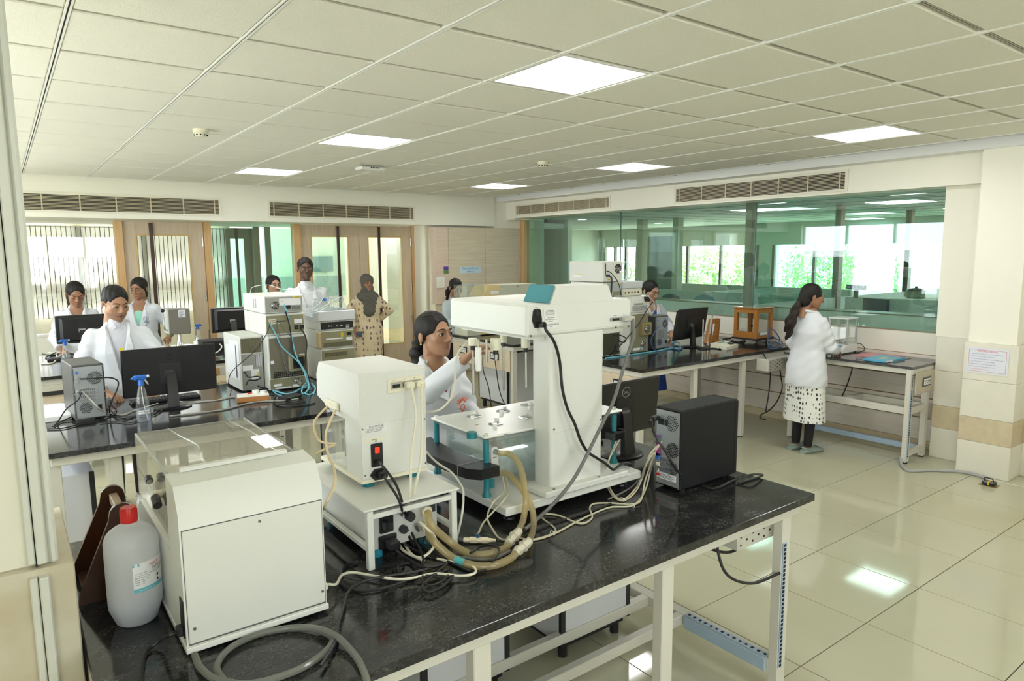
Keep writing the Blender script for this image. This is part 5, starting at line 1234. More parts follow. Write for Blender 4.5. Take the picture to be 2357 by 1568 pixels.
for x, y in ((1885, 985), (1200, 1222), (1800, 935)):
    c = kb(x, y, 0.006); q = MB(); q.tube([c + Vector((0, 0.012 * math.cos(a), 0.008 * math.sin(a))) for a in [2 * PI * i / 10 for i in range(11)]], 0.0018, 6, 1)
    tag(q.build('cable_clip', WHITEG, None), 'white clip tying the beige leads on the granite', 'clip', 'white lead clips')
cable('black lead across the granite behind the hose connectors', [kb(1740, 950), kb(1600, 1010, 0.004), kb(1400, 1080, 0.004), kb(1250, 1120), kb(1120, 1170), kb(1000, 1230), kb(860, 1290, 0.004), kb(760, 1330, 0.004)], 0.004, RUBBER)
# ================================================================== repeated equipment
GRILL = mat('grille_hole', (0.015, 0.015, 0.016), 0.6)
CASEM = mat('case_black', (0.010, 0.010, 0.012), 0.6, spec=0.25)
CASEG = mat('case_grey', (0.07, 0.07, 0.07), 0.4)
ZINC = mat('zinc_panel', (0.42, 0.44, 0.46), 0.35, metal=0.5)
ZINCD = mat('zinc_dark', (0.20, 0.21, 0.23), 0.4, metal=0.4)
def holes(parent, cx, cz, r0, r1, y, step=0.0085, rr=0.003, name='grille_holes'):
    q = MB(); n = int(r1 / step) + 1
    for i in range(-n, n + 1):
        for j in range(-n, n + 1):
            x = (i + 0.5 * (j % 2)) * step; z = j * step * 0.87; d = math.hypot(x, z)
            if r0 <= d <= r1: q.cyl((cx + x, y - 0.0012, cz + z), (cx + x, y + 0.001, cz + z), rr, n=6)
    o = q.build(name, GRILL, parent, world=False); o['kind'] = 'stuff'; return o
def tower(label, loc, rz, W, D, H, style, group='PC towers'):
    """rear panel on the local -y face; base centre of that face at loc"""
    t = thing('pc_tower', label, 'computer', loc, rz, group)
    def bx(x0, y0, z0, x1, y1, z1, name, m, par=None, b=0.0): q = MB(); q.box(x0, y0, z0, x1, y1, z1, b); return q.build(name, m, par or t, world=False)
    sh = CASEG if style == 'grey' else CASEM
    bx(-W / 2, 0.004, 0.012, W / 2, D - 0.03, H, 'case', sh, b=0.006)
    bx(-W / 2 + 0.002, D - 0.03, 0.010, W / 2 - 0.002, D, H - 0.002, 'front_bezel', CASEM, b=0.008)
    for x in (-W / 2 + 0.03, W / 2 - 0.03):
        for y in (0.05, D - 0.06): q = MB(); q.cyl((x, y, 0), (x, y, 0.014), 0.014, n=12); q.build('foot', BLACKM, t, world=False)
    pn = bx(-W / 2 + 0.010, 0.0, 0.022, W / 2 - 0.010, 0.006, H - 0.012, 'rear_panel', ZINC)
    y = 0.0
    if style == 'psu_top':
        bx(-W / 2 + 0.014, -0.002, H - 0.105, W / 2 - 0.014, 0.002, H - 0.02, 'psu_plate', ZINC, pn)
        holes(pn, W / 2 - 0.048, H - 0.062, 0, 0.036, -0.001)
        bx(-W / 2 + 0.022, -0.004, H - 0.075, -W / 2 + 0.055, 0, H - 0.05, 'mains_inlet', BLACK, pn); bx(-W / 2 + 0.06, -0.005, H - 0.075, -W / 2 + 0.074, 0, H - 0.05, 'psu_switch', BLACK, pn)
        holes(pn, W / 2 - 0.040, H - 0.175, 0.008, 0.034, -0.001); holes(pn, W / 2 - 0.046, H - 0.255, 0, 0.032, -0.001)
        zp = H - 0.13
        for dz, m, h in ((0.0, mat('ps2_purple', (0.25, 0.12, 0.35), 0.4), 0.012), (0.018, mat('ps2_green', (0.05, 0.35, 0.16), 0.4), 0.012), (0.055, mat('lpt_magenta', (0.35, 0.04, 0.22), 0.4), 0.06), (0.085, BLUEP, 0.03), (0.12, CREAM, 0.014), (0.145, STEEL, 0.014), (0.165, REDP, 0.008)):
            bx(-W / 2 + 0.016, -0.010, zp - dz - h / 2, -W / 2 + 0.036, 0, zp - dz + h / 2, 'port', m, pn, 0.002)
        for k in range(3): bx(-W / 2 + 0.016, -0.003, 0.10 - k * 0.022 + 0.02, W / 2 - 0.05, 0.001, 0.116 - k * 0.022 + 0.02, 'slot_cover', ZINCD, pn)
        p = bx(-W / 2 + 0.020, -0.0035, 0.045, W / 2 - 0.02, -0.001, 0.072, 'rating_plate', PAPER, pn)
        for k in range(4): q = MB(); q.box(-W / 2 + 0.026, -0.0042, 0.065 - k * 0.005, W / 2 - 0.03 - 0.01 * (k % 2), -0.0034, 0.0665 - k * 0.005); q.build('print_line', INK, p, world=False)
    else:
        holes(pn, W / 2 - 0.055, H - 0.085, 0.012, 0.042, -0.001)
        zz = 0.085
        holes(pn, -W / 2 + 0.06, zz, 0, 0.036, -0.001); bx(W / 2 - 0.05, -0.006, zz - 0.02, W / 2 - 0.028, 0, zz + 0.012, 'mains_inlet', BLACK, pn)
        for k, (dz, m, h) in enumerate(((0.045, BLUEP, 0.014), (0.075, STEEL, 0.012), (0.10, STEEL, 0.018), (0.16, STEEL, 0.012))): bx(-W / 2 + 0.018, -0.008, H - dz - h / 2, -W / 2 + 0.034, 0, H - dz + h / 2, 'port', m, pn, 0.002)
        for k in range(4):
            s = bx(-W / 2 + 0.020, -0.003, 0.128 + k * 0.021, W / 2 - 0.040, 0.001, 0.144 + k * 0.021, 'slot_cover', ZINC, pn, 0.001)
            q = MB()
            for i in range(9):
                for j in range(2): q.box(-W / 2 + 0.028 + i * 0.010, -0.0038, 0.132 + k * 0.021 + j * 0.006, -W / 2 + 0.033 + i * 0.010, -0.0028, 0.135 + k * 0.021 + j * 0.006)
            o = q.build('slot_holes', GRILL, s, world=False); o['kind'] = 'stuff'
    q = MB()
    for x in (-W / 2 + 0.008, W / 2 - 0.008):
        for z in (0.02, H * 0.5, H - 0.015): q.cyl((x, 0.001, z), (x, -0.003, z), 0.003, n=8)
    o = q.build('screws', STEEL, t, world=False); o['kind'] = 'stuff'
    return t
def monitor(label, loc, rz, W, H, zb, tilt=0.06, logo=None, style=0, group='computer screens'):
    """seen from behind: the rear faces local -y; loc = base centre on the bench"""
    t = thing('monitor', label, 'monitor', loc, rz, group)
    R = Matrix.Translation((0, 0, zb + H / 2)) @ Matrix.Rotation(tilt, 4, 'X')
    q = MB(); q.box(-W / 2, -0.012, -H / 2, W / 2, 0.012, H / 2, 0.006); q.xform(R); q.build('panel', BLACK, t, world=False)
    q = MB(); q.box(-W / 2 + 0.012, 0.0115, -H / 2 + 0.014, W / 2 - 0.012, 0.013, H / 2 - 0.012); q.xform(R); q.build('screen', mat('screen_dark', (0.02, 0.03, 0.04), 0.1, emit=((0.5, 0.6, 0.7), 0.25)), t, world=False)
    if style == 0:
        q = MB(); a, c = W * 0.40, H * 0.40; ring = lambda k, y: [(-a * k, y, -c * k), (a * k, y, -c * k), (a * k, y, c * k), (-a * k, y, c * k)]
        q.loft([ring(1.08, -0.010), ring(1.0, -0.022), ring(0.92, -0.034)]); q.xform(R); bh = q.build('rear_housing', BLACK, t, world=False, angle=20)
        q = MB()
        for i in range(30): q.box(-W * 0.28 + i * W * 0.56 / 30, -0.0350, c * 0.60, -W * 0.28 + (i + 0.45) * W * 0.56 / 30, -0.0335, c * 0.72)
        q.xform(R); o = q.build('vent_slots', GRILL, bh, world=False); o['kind'] = 'stuff'
        yb = -0.034
    else:
        q = MB(); q.box(-0.065, -0.017, -0.085, 0.065, -0.012, 0.055, 0.002); q.xform(R); bh = q.build('rear_housing', BLACKM, t, world=False); yb = -0.017
    q = MB(); q.box(-0.035, yb - 0.0012, -0.03, 0.02, yb, 0.005); q.xform(R); o = q.build('rating_label', mat('grey_label', (0.35, 0.36, 0.37), 0.5) if style == 0 else mat('dark_label', (0.05, 0.05, 0.05), 0.5), bh, world=False)
    if logo == 'hp':
        q = MB(); q.cyl((0, -0.0122 if style else yb - 0.0004, H * 0.30 if style else 0.02), (0, -0.0118 if style else yb + 0.001, H * 0.30 if style else 0.02), 0.024, n=24); q.xform(R); lg = q.build('logo', mat('logo_gloss', (0.03, 0.03, 0.03), 0.12), t, world=False)
        o = text('hp', 0.034, mat('logo_mark', (0.006, 0.006, 0.006), 0.5), None, (0, 0, 0), (1, 0, 0), (0, 0, 1), 'CENTER', 0.0002); o.data.transform(R @ Matrix.Translation((0, (-0.0126 if style else yb - 0.0008), (H * 0.30 if style else 0.02) - 0.008))); o.parent = lg
    if logo == 'dell':
        q = MB(); q.tube([(0.026 * math.cos(a), -0.0124, H * 0.30 + 0.026 * math.sin(a)) for a in [2 * PI * k / 24 for k in range(25)]], 0.0012, 6, 1); q.xform(R); lg = q.build('logo', mat('logo_silver', (0.5, 0.5, 0.5), 0.3, metal=0.8), t, world=False)
        o = text('DELL', 0.016, MATS['logo_silver'], None, (0, 0, 0), (1, 0, 0), (0, 0, 1), 'CENTER', 0.0002); o.data.transform(R @ Matrix.Translation((0, -0.0126, H * 0.30 - 0.006))); o.parent = lg
    q = MB(); q.loft([[(-0.035, -0.045 - 0.01, 0.012), (0.035, -0.055, 0.012), (0.035, -0.02, 0.012), (-0.035, -0.02, 0.012)], [(-0.028, yb - 0.012, zb + 0.12 * H / 0.3), (0.028, yb - 0.012, zb + 0.12 * H / 0.3), (0.028, yb, zb + 0.14 * H / 0.3), (-0.028, yb, zb + 0.14 * H / 0.3)]]); q.build('stand_neck', BLACK, t, world=False)
    q = MB(); q.lathe([(0.115, 0.0), (0.118, 0.006), (0.105, 0.013), (0.02, 0.018)], (0, 0.0, 0), 32, 1.0, 0.78); q.build('stand_base', BLACK, t, world=False)
    return t
def keyboard(label, loc, rz, m=None):
    t = thing('keyboard', label, 'keyboard', loc, rz, 'keyboards')
    q = MB(); q.box(-0.22, -0.07, 0, 0.22, 0.07, 0.018, 0.005); q.build('body', m or BLACKM, t, world=False)
    q = MB()
    for r in range(5):
        for i in range(20): q.box(-0.208 + i * 0.0208, -0.058 + r * 0.024, 0.017, -0.208 + i * 0.0208 + 0.017, -0.058 + r * 0.024 + 0.019, 0.023)
    o = q.build('keys', mat('key_grey', (0.05, 0.05, 0.05), 0.5), t, world=False); o['kind'] = 'stuff'
    return t
def spray(label, loc, rz, s=1.0, fill=0.5, lab=None, m=None):
    t = thing('spray_bottle', label, 'spray bottle', loc, rz, 'spray bottles')
    k = s
    q = MB(); q.lathe([(0.030 * k, 0.0), (0.036 * k, 0.004 * k), (0.038 * k, 0.02 * k), (0.037 * k, 0.075 * k), (0.031 * k, 0.12 * k), (0.026 * k, 0.15 * k), (0.019 * k, 0.185 * k), (0.0135 * k, 0.20 * k), (0.0135 * k, 0.212 * k)], (0, 0, 0), 24, 1.0, 0.72); q.build('bottle', CLEARP, t, world=False)
    q = MB(); q.lathe([(0.029 * k, 0.003), (0.0355 * k, 0.02 * k), (0.0355 * k, 0.085 * k * fill * 2)], (0, 0, 0), 24, 1.0, 0.70); q.build('liquid', glassmat('spray_liquid', (0.90, 0.94, 0.98), haze=0.10, hazec=(0.7, 0.78, 0.86)) if 'spray_liquid' not in MATS else MATS['spray_liquid'], t, world=False)
    q = MB(); q.cyl((0, 0, 0.205 * k), (0, 0, 0.238 * k), 0.016 * k, 0.014 * k, 18); q.box(-0.036 * k, -0.011 * k, 0.236 * k, 0.030 * k, 0.011 * k, 0.262 * k, 0.006); q.prism([(-0.052 * k, 0.245 * k), (-0.03 * k, 0.237 * k), (-0.03 * k, 0.262 * k)], 'y', -0.007 * k, 0.007 * k)
    hd_ = q.build('trigger_head', BLUEP, t, world=False)
    q = MB(); q.cyl((0.028 * k, 0, 0.252 * k), (0.042 * k, 0, 0.252 * k), 0.008 * k, n=10); q.tube([(0.018 * k, 0, 0.238 * k), (0.026 * k, 0, 0.222 * k), (0.036 * k, 0, 0.205 * k)], [0.005 * k, 0.005 * k, 0.003 * k], 8); q.build('nozzle', mat('pale_nozzle', (0.75, 0.80, 0.85), 0.35), hd_, world=False)
    q = MB(); q.tube([(0, 0, 0.20 * k), (0.006 * k, 0, 0.1 * k), (0.02 * k, 0, 0.01 * k)], 0.0022 * k, 6); q.build('dip_tube', WHITEG, t, world=False)
    if lab:
        q = MB(); n = 10
        for i in range(n):
            a, c = -PI / 2 - 0.85 + 1.7 * i / n, -PI / 2 - 0.85 + 1.7 * (i + 1) / n; P_ = lambda an, z: (0.0385 * k * math.cos(an), 0.0385 * k * 0.725 * math.sin(an), z)
            q.quad(P_(a, 0.048 * k), P_(c, 0.048 * k), P_(c, 0.068 * k), P_(a, 0.068 * k))
        lb_ = q.build('label', PAPER, t, world=False)
        o = text(lab, 0.0125 * k, INK, None, (0, 0, 0), (1, 0, 0), (0, 0, 1), 'CENTER', 0.0); 
        for v in o.data.vertices: v.co = Vector((v.co.x, -0.0392 * k * 0.725 * math.sqrt(max(0.05, 1 - (v.co.x / (0.0385 * k)) ** 2)) - 0.0005, 0.054 * k + v.co.z))
        o.parent = lb_
    return t
def fan(par, cx, cz, r, y, name='fan'):
    q = MB(); q.cyl((cx, y - 0.002, cz), (cx, y + 0.002, cz), r, n=24); f = q.build(name, BLACKM, par)
    q = MB()
    for k in (0.35, 0.62, 0.9): q.tube([(cx + r * k * math.cos(a), y - 0.004, cz + r * k * math.sin(a)) for a in [2 * PI * i / 20 for i in range(21)]], 0.0018, 5, 1)
    for a in (PI / 4, 3 * PI / 4): q.cyl((cx - r * math.cos(a), y - 0.004, cz - r * math.sin(a)), (cx + r * math.cos(a), y - 0.004, cz + r * math.sin(a)), 0.0018, n=5)
    q.build('fan_guard', STEEL, f); return f
def slats(par, x0, x1, z0, z1, y, n, m, vertical=True, name='vent_slats'):
    q = MB(); q.box(x0, y - 0.001, z0, x1, y + 0.001, z1); b0 = q.build('vent_opening', SLOT, par)
    q = MB()
    for i in range(n):
        if vertical: a = x0 + (x1 - x0) * (i + 0.25) / n; q.box(a, y - 0.004, z0, a + (x1 - x0) * 0.5 / n, y, z1)
        else: a = z0 + (z1 - z0) * (i + 0.25) / n; q.box(x0, y - 0.004, a, x1, y, a + (z1 - z0) * 0.5 / n)
    o = q.build(name, m, b0); o['kind'] = 'stuff'
def pbox(x0, y0, z0, x1, y1, z1, name, m, par, b=0.0): q = MB(); q.box(x0, y0, z0, x1, y1, z1, b); return q.build(name, m, par)

# ================================================================== front island: PC and screen
tower('black upright PC tower by the free corner of the front island', (2.205, 1.868, BT), -PI / 2, 0.142, 0.40, 0.355, 'psu_top')
monitor('black screen with a silver ring logo behind the dissolution tester', (2.43, 2.345, BT), 0.0, 0.49, 0.28, 0.10, 0.10, 'dell', 1)
keyboard('black keyboard with pale keys behind the dissolution tester column', (2.28, 2.60, BT), 0.1)
q = MB(); q.box(2.165, 1.905, 1.165, 2.200, 1.930, 1.185, 0.004); q.tube([(2.17, 1.918, 1.175), (2.135, 1.915, 1.16), onx(1500, 970, 2.12), onx(1507, 1000, 2.13), ony(1535, 1045, 1.78), ony(1560, 1085, 1.775), B(1590, 1108, 0.006), B(1640, 1125, 0.006), B(1690, 1105, 0.012), B(1730, 1093, 0.03), B(1755, 1095, 0.006), B(1700, 1112, 0.006)], 0.0052, 8)
tag(q.build('power_cable', RUBBER, None), 'black mains lead crossing the side of the upright PC tower', 'cable')
cable('grey screen lead plugged into the blue port of the tower', [Vector((2.196, 1.925, 1.07)), onx(1500, 1020, 2.14), onx(1490, 1060, 2.1), B(1470, 1105, 0.01), B(1440, 1130), B(1400, 1150, 0.004)], 0.004, GREYC)

# ================================================================== second island
tower('black PC tower with silver rear panel beside the man and his screen', (0.382, 4.865, BT), 0.08, 0.172, 0.40, 0.352, 'grey')
monitor('large black screen with a round logo, back turned, before the man', (0.855, 4.96, BT), 0.0, 0.57, 0.315, 0.095, 0.05, 'hp', 1)
keyboard('black keyboard under the large screen before the man', (0.86, 5.25, BT), 0.0)
spray('clear spray bottle with blue trigger and a 70% ethanol label', (0.634, 4.645, BT), 0.15, 1.10, 0.45, '70% Ethanol')
t = thing('sticky_note', 'small yellow sticky note on top of the large screen', 'sticky note', (0.585, 4.95, 1.275)); pbox(0.572, 4.948, 1.262, 0.592, 4.950, 1.296, 'note', YELLOW, t)
t = thing('white_pad', 'flat white box lying beside the PC tower by the pillar', 'box', (0.22, 5.15, BT)); pbox(0.10, 4.98, BT, 0.285, 5.40, BT + 0.035, 'body', WHITEG, t, 0.004)
# narrow white analyser unit with paper sheets
t = thing('analyser_unit', 'narrow tall white unit with paper sheets taped to its side', 'lab instrument', (1.44, 5.36, BT))
pbox(1.360, 5.165, BT + 0.012, 1.522, 5.61, 1.283, 'body', WHITEP, t, 0.005)
rp = pbox(1.366, 5.162, BT + 0.02, 1.517, 5.167, 1.150, 'rear_panel', GREYM, t)
slats(t, 1.368, 1.515, 1.160, 1.268, 5.163, 22, OLIVE)
slats(rp, 1.468, 1.512, 1.055, 1.148, 5.161, 6, PAPER)
pbox(1.372, 5.1605, 1.03, 1.445, 5.1615, 1.068, 'label', PAPER, rp); pbox(1.430, 5.159, 0.965, 1.488, 5.1615, 1.035, 'port_plate', PAPER, rp)
for z in (0.99, 1.005): q = MB(); q.cyl((1.478, 5.152, z), (1.478, 5.16, z), 0.006, n=12); q.build('yellow_port', YELLOW, rp)
q = MB(); q.cyl((1.385, 5.15, 1.02), (1.385, 5.162, 1.02), 0.011, n=14); q.build('valve_port', STEEL, rp)
q = MB(); q.quad((1.3585, 5.19, 0.95), (1.350, 5.42, 0.96), (1.350, 5.43, 1.24), (1.3585, 5.19, 1.245)); q.build('paper_sheet', PAPER, t); q = MB(); q.quad((1.348, 5.25, 0.97), (1.344, 5.50, 0.985), (1.346, 5.50, 1.20), (1.349, 5.25, 1.22)); q.build('paper_sheet', PAPER, t)
for x in (1.38, 1.50): q = MB(); q.cyl((x, 5.2, BT), (x, 5.2, BT + 0.014), 0.012, n=10); q.build('foot', BLACKM, t)
# stack of analysers
SX0, SX1, SYF, SYB = 1.530, 1.818, 5.06, 5.60
t = thing('column_oven', 'tall white oven unit at the bottom of the stack with light blue leads', 'lab instrument', (1.675, 5.33, BT))
pbox(SX0, SYF + 0.004, BT + 0.01, SX1 + 0.012, SYB, 1.283, 'body', WHITEP, t, 0.005)
pbox(SX0 + 0.012, SYF, 0.965, SX1 + 0.002, SYF + 0.006, 1.265, 'rear_panel', mat('brown_steel', (0.22, 0.20, 0.15), 0.4, metal=0.4), t)
lp_ = pbox(SX0 + 0.006, SYF, BT + 0.02, SX1 + 0.002, SYF + 0.006, 0.960, 'lower_panel', OLIVE, t)
pb = pbox(1.672, SYF - 0.035, 1.01, 1.795, SYF, 1.135, 'fan_box', OLIVE, t, 0.003)
slats(pb, 1.70, 1.78, 1.03, 1.115, SYF - 0.036, 10, BLACKM); fan(lp_, 1.745, 0.925, 0.028, SYF - 0.002)
q = MB()
for i in range(16):
    for j in range(4): q.box(1.565 + i * 0.0145, SYF - 0.002, 0.968 + j * 0.012, 1.575 + i * 0.0145, SYF + 0.001, 0.976 + j * 0.012)
o = q.build('vent_holes', SLOT, t); o['kind'] = 'stuff'
pbox(1.56, SYF - 0.002, 0.905, 1.62, SYF, 0.922, 'label', PAPER, lp_); pbox(1.57, SYF - 0.002, 0.885, 1.69, SYF, 0.895, 'label', PAPER, lp_); pbox(1.70, SYF - 0.002, 0.885, 1.75, SYF, 0.905, 'label', PAPER, lp_); pbox(1.545, SYF - 0.004, 1.075, 1.57, SYF, 1.10, 'thermostat', PAPER, t)
t = thing('pump_unit', 'white analyser unit with olive rear panel and rows of ports, middle of the stack', 'lab instrument', (1.67, 5.33, 1.283))
pbox(SX0 - 0.006, SYF + 0.004, 1.287, SX1 - 0.004, SYB, 1.446, 'body', WHITEP, t, 0.004); rp = pbox(SX0 + 0.002, SYF, 1.30, SX1 - 0.012, SYF + 0.006, 1.432, 'rear_panel', OLIVE, t)
for k in range(9): pbox(1.548 + k * 0.014, SYF - 0.006, 1.386, 1.558 + k * 0.014, SYF, 1.394, 'port', CREAM if k < 4 else BLACK, rp)
pbox(1.548, SYF - 0.002, 1.372, 1.63, SYF, 1.378, 'label', PAPER, rp); pbox(1.545, SYF - 0.002, 1.402, 1.60, SYF, 1.406, 'label', PAPER, rp); pbox(1.735, SYF - 0.002, 1.366, 1.795, SYF, 1.398, 'label', PAPER, rp)
for x in (1.732, 1.772): pbox(x, SYF - 0.008, 1.322, x + 0.032, SYF, 1.358, 'mains_inlet', BLACK, rp, 0.004)
t = thing('detector_unit', 'white analyser unit with round fan and yellow ports, top of the stack', 'lab instrument', (1.67, 5.33, 1.446))
pbox(SX0 - 0.008, SYF + 0.004, 1.450, SX1 - 0.010, SYB, 1.579, 'body', WHITEP, t, 0.004); rp = pbox(SX0, SYF, 1.458, SX1 - 0.018, SYF + 0.006, 1.568, 'rear_panel', GREYM, t)
fan(rp, 1.600, 1.507, 0.031, SYF - 0.002)
pl = pbox(1.630, SYF - 0.002, 1.505, 1.790, SYF, 1.556, 'label', PAPER, rp); pbox(1.672, SYF - 0.007, 1.478, 1.712, SYF, 1.506, 'mains_inlet', BLACK, rp, 0.004)
text('!', 0.011, INK, pl, (1.650, SYF - 0.0025, 1.532), (1, 0, 0), (0, 0, 1), 'CENTER', 0.0001); q = MB(); q.prism([(1.643, 1.529), (1.657, 1.529), (1.650, 1.542)], 'y', SYF - 0.0024, SYF - 0.0018); q.build('warning_triangle', YELLOW, pl)
slats(rp, 1.725, 1.79, 1.472, 1.496, SYF - 0.001, 14, GREYM)
for k in range(4): q = MB(); q.cyl((1.742 + k * 0.0145, SYF - 0.006, 1.562), (1.742 + k * 0.0145, SYF, 1.562), 0.0058, n=12); q.build('yellow_port', YELLOW, rp)
q = MB()
for i in range(2):
    for k in range(12): q.box(SX0 - 0.0085, 5.26 + i * 0.05, 1.48 + k * 0.006, SX0 - 0.0075, 5.28 + i * 0.05, 1.483 + k * 0.006)
o = q.build('side_slots', SLOT, t); o['kind'] = 'stuff'
# second stack with the solvent tray
TX0, TX1, TYF, TYB = 1.988, 2.268, 5.20, 5.60
units = [('pump_module', 'white module at the bottom of the solvent-tray stack', BT + 0.0, 1.128, OLIVE, 'slat'), ('injector_unit', 'white unit with olive rear panel and tangled black leads under the solvent tray', 1.128, 1.275, OLIVE, 'mid'), ('degasser_unit', 'flat white unit with dark rear panel directly under the solvent tray', 1.275, 1.352, BLACKM, 'flat')]
for nm, lb_, z0, z1, m, k in units:
    t = thing(nm, lb_, 'lab instrument', (2.128, 5.4, z0)); pbox(TX0 - 0.004, TYF + 0.004, z0 + 0.003, TX1, TYB, z1, 'body', WHITEP, t, 0.004); rp = pbox(TX0 + 0.004, TYF, z0 + 0.012, TX1 - 0.004, TYF + 0.006, z1 - 0.01, 'rear_panel', m, t)
    if k == 'mid':
        slats(rp, 2.01, 2.25, z0 + 0.016, z0 + 0.05, TYF - 0.001, 30, OLIVE); pbox(2.03, TYF - 0.002, z0 + 0.075, 2.17, TYF, z0 + 0.085, 'label', PAPER, rp); pbox(2.20, TYF - 0.002, z0 + 0.06, 2.25, TYF, z0 + 0.085, 'label', PAPER, rp); pbox(2.205, TYF - 0.008, z0 + 0.10, 2.245, TYF, z0 + 0.125, 'mains_inlet', BLACK, rp, 0.004)
        pbox(2.155, TYF - 0.002, z0 + 0.09, 2.175, TYF, z0 + 0.125, 'warning_label', YELLOW, rp); pbox(TX0 - 0.02, TYF - 0.001, z0 + 0.01, TX0 + 0.008, TYF + 0.05, z0 + 0.135, 'cork_pad', mat('tan_board', (0.62, 0.48, 0.27), 0.6), t, 0.006)
    elif k == 'flat':
        for x, w in ((2.05, 0.012), (2.075, 0.008), (2.12, 0.012), (2.15, 0.022), (2.20, 0.03)): pbox(x, TYF - 0.006, z0 + 0.03, x + w, TYF, z0 + 0.042, 'port', GREYM, rp, 0.002)
        pbox(2.20, TYF - 0.002, z0 + 0.016, 2.225, TYF, z0 + 0.022, 'label', PAPER, rp)
    else: slats(rp, 2.02, 2.20, z1 - 0.06, z1 - 0.03, TYF - 0.001, 24, OLIVE)
t = thing('solvent_tray', 'pale grey raised tray holding the glass solvent bottles', 'tray', (2.13, 5.38, 1.352))
GT = mat('pale_grey_tray', (0.66, 0.68, 0.70), 0.35)
q = MB(); z0, z1 = 1.354, 1.432; q.box(TX0 - 0.02, TYF - 0.02, z0, TX1 + 0.006, TYF, z1, 0.004); q.box(TX0 - 0.02, TYB - 0.02, z0, TX1 + 0.006, TYB, z1); q.box(TX1 - 0.012, TYF, z0, TX1 + 0.006, TYB - 0.02, z1)
q.prism([(TYF, z0), (TYF, z1), (TYF + 0.05, z1 - 0.005), (TYF + 0.09, z0 + 0.03), (TYB - 0.02, z0 + 0.03), (TYB - 0.02, z0)], 'x', TX0 - 0.02, TX0 - 0.004); q.box(TX0 - 0.004, TYF, z0, TX1 - 0.012, TYB - 0.02, z0 + 0.012); q.build('tray', GT, t)
GLB = glassmat('bottle_glass', (0.93, 0.95, 0.94), haze=0.14, hazec=(0.8, 0.85, 0.83))
def flask(label, x, y, z, r, h, cap=None):
    t = thing('glass_bottle', label, 'glass bottle', (x, y, z), 0, 'glass solvent bottles')
    q = MB(); q.lathe([(r * 0.9, 0), (r, 0.006), (r, h * 0.55), (r * 0.85, h * 0.68), (r * 0.42, h * 0.82), (r * 0.38, h * 0.88), (r * 0.45, h * 0.90), (r * 0.45, h * 0.98)], (x, y, z), 20); q.build('body', GLB, t)
    q = MB(); q.lathe([(r * 0.86, 0.004), (r * 0.94, 0.01), (r * 0.94, h * 0.35)], (x, y, z), 20); q.build('solvent', MATS['spray_liquid'], t)
    q = MB(); q.lathe([(r * 0.48, h * 0.94), (r * 0.48, h * 1.05), (r * 0.3, h * 1.07)], (x, y, z), 16); q.build('cap', cap or CLEARP, t)
zt = 1.367
flask('clear solvent bottle with a blue cap in the pale grey tray', 2.065, 5.30, zt, 0.042, 0.15, BLUEP); flask('clear solvent bottle behind the blue-capped one in the tray', 2.045, 5.42, zt, 0.042, 0.155)
flask('clear solvent bottle in the middle of the pale grey tray', 2.14, 5.38, zt, 0.042, 0.155); flask('clear rounded solvent bottle by the aisle end of the tray', 2.215, 5.30, zt, 0.038, 0.15); flask('clear solvent bottle at the back of the tray by the aisle', 2.215, 5.46, zt, 0.040, 0.155)
TUB = mat('white_tubing', (0.80, 0.84, 0.82), 0.3)
for lb_, pts in (('white solvent tube arching from the detector to the blue-capped bottle', [Vector((1.80, 5.10, 1.46)), Vector((1.90, 5.14, 1.46)), Vector((2.0, 5.22, 1.50)), Vector((2.06, 5.30, 1.53)), Vector((2.065, 5.30, 1.50))]), ('white solvent tube sweeping up to the aisle-end bottle', [Vector((1.80, 5.08, 1.45)), Vector((1.92, 5.10, 1.45)), Vector((2.06, 5.17, 1.50)), Vector((2.16, 5.24, 1.53)), Vector((2.215, 5.30, 1.53)), Vector((2.215, 5.30, 1.50))]), ('low white solvent tube between the two stacks', [Vector((1.81, 5.09, 1.44)), Vector((1.9, 5.1, 1.43)), Vector((2.02, 5.14, 1.47)), Vector((2.12, 5.3, 1.53)), Vector((2.14, 5.38, 1.50))]), ('white tube arching above the detector unit', [Vector((1.55, 5.5, 1.58)), Vector((1.56, 5.45, 1.63)), Vector((1.66, 5.4, 1.645)), Vector((1.76, 5.38, 1.61)), Vector((1.84, 5.38, 1.60)), Vector((1.98, 5.36, 1.575)), Vector((2.06, 5.34, 1.59)), Vector((2.065, 5.31, 1.53))]), ('pale tube hanging behind the narrow unit', [Vector((1.53, 5.52, 1.57)), Vector((1.515, 5.5, 1.50)), Vector((1.515, 5.5, 1.35)), Vector((1.515, 5.5, 1.285))])):
    tag(MB().tube(pts, 0.0021, 6, 8).build('solvent_tube', TUB, None), lb_, 'tube', 'white solvent tubes')
# wooden socket board, router
t = thing('socket_board', 'orange wooden extension board with white sockets and a red switch', 'extension board', (1.35, 4.86, BT), -0.25)
def lb3(x0, y0, z0, x1, y1, z1, n, m, par=None, b=0.0): q = MB(); q.box(x0, y0, z0, x1, y1, z1, b); return q.build(n, m, par or t, world=False)
lb3(-0.105, -0.065, 0, 0.105, 0.065, 0.035, 'box', woodmat('orange_board', (0.42, 0.17, 0.05), (0.52, 0.23, 0.08), 'X', 1.5, 0.4, 8), None, 0.003); tp = lb3(-0.104, -0.064, 0.035, 0.104, 0.064, 0.041, 'top_plate', WHITEG, None, 0.002)
for x in (-0.07, -0.03, 0.01, 0.05): lb3(x, -0.045, 0.041, x + 0.03, -0.01, 0.044, 'socket', CREAM, tp, 0.002)
lb3(-0.035, 0.005, 0.041, -0.005, 0.035, 0.047, 'switch', REDP, tp, 0.003)
for x, y in ((0.02, 0.04), (0.07, 0.0)): q = MB(); q.cyl((x, y, 0.041), (x, y, 0.062), 0.024, n=18); q.build('plug', WHITEG, tp, world=False)
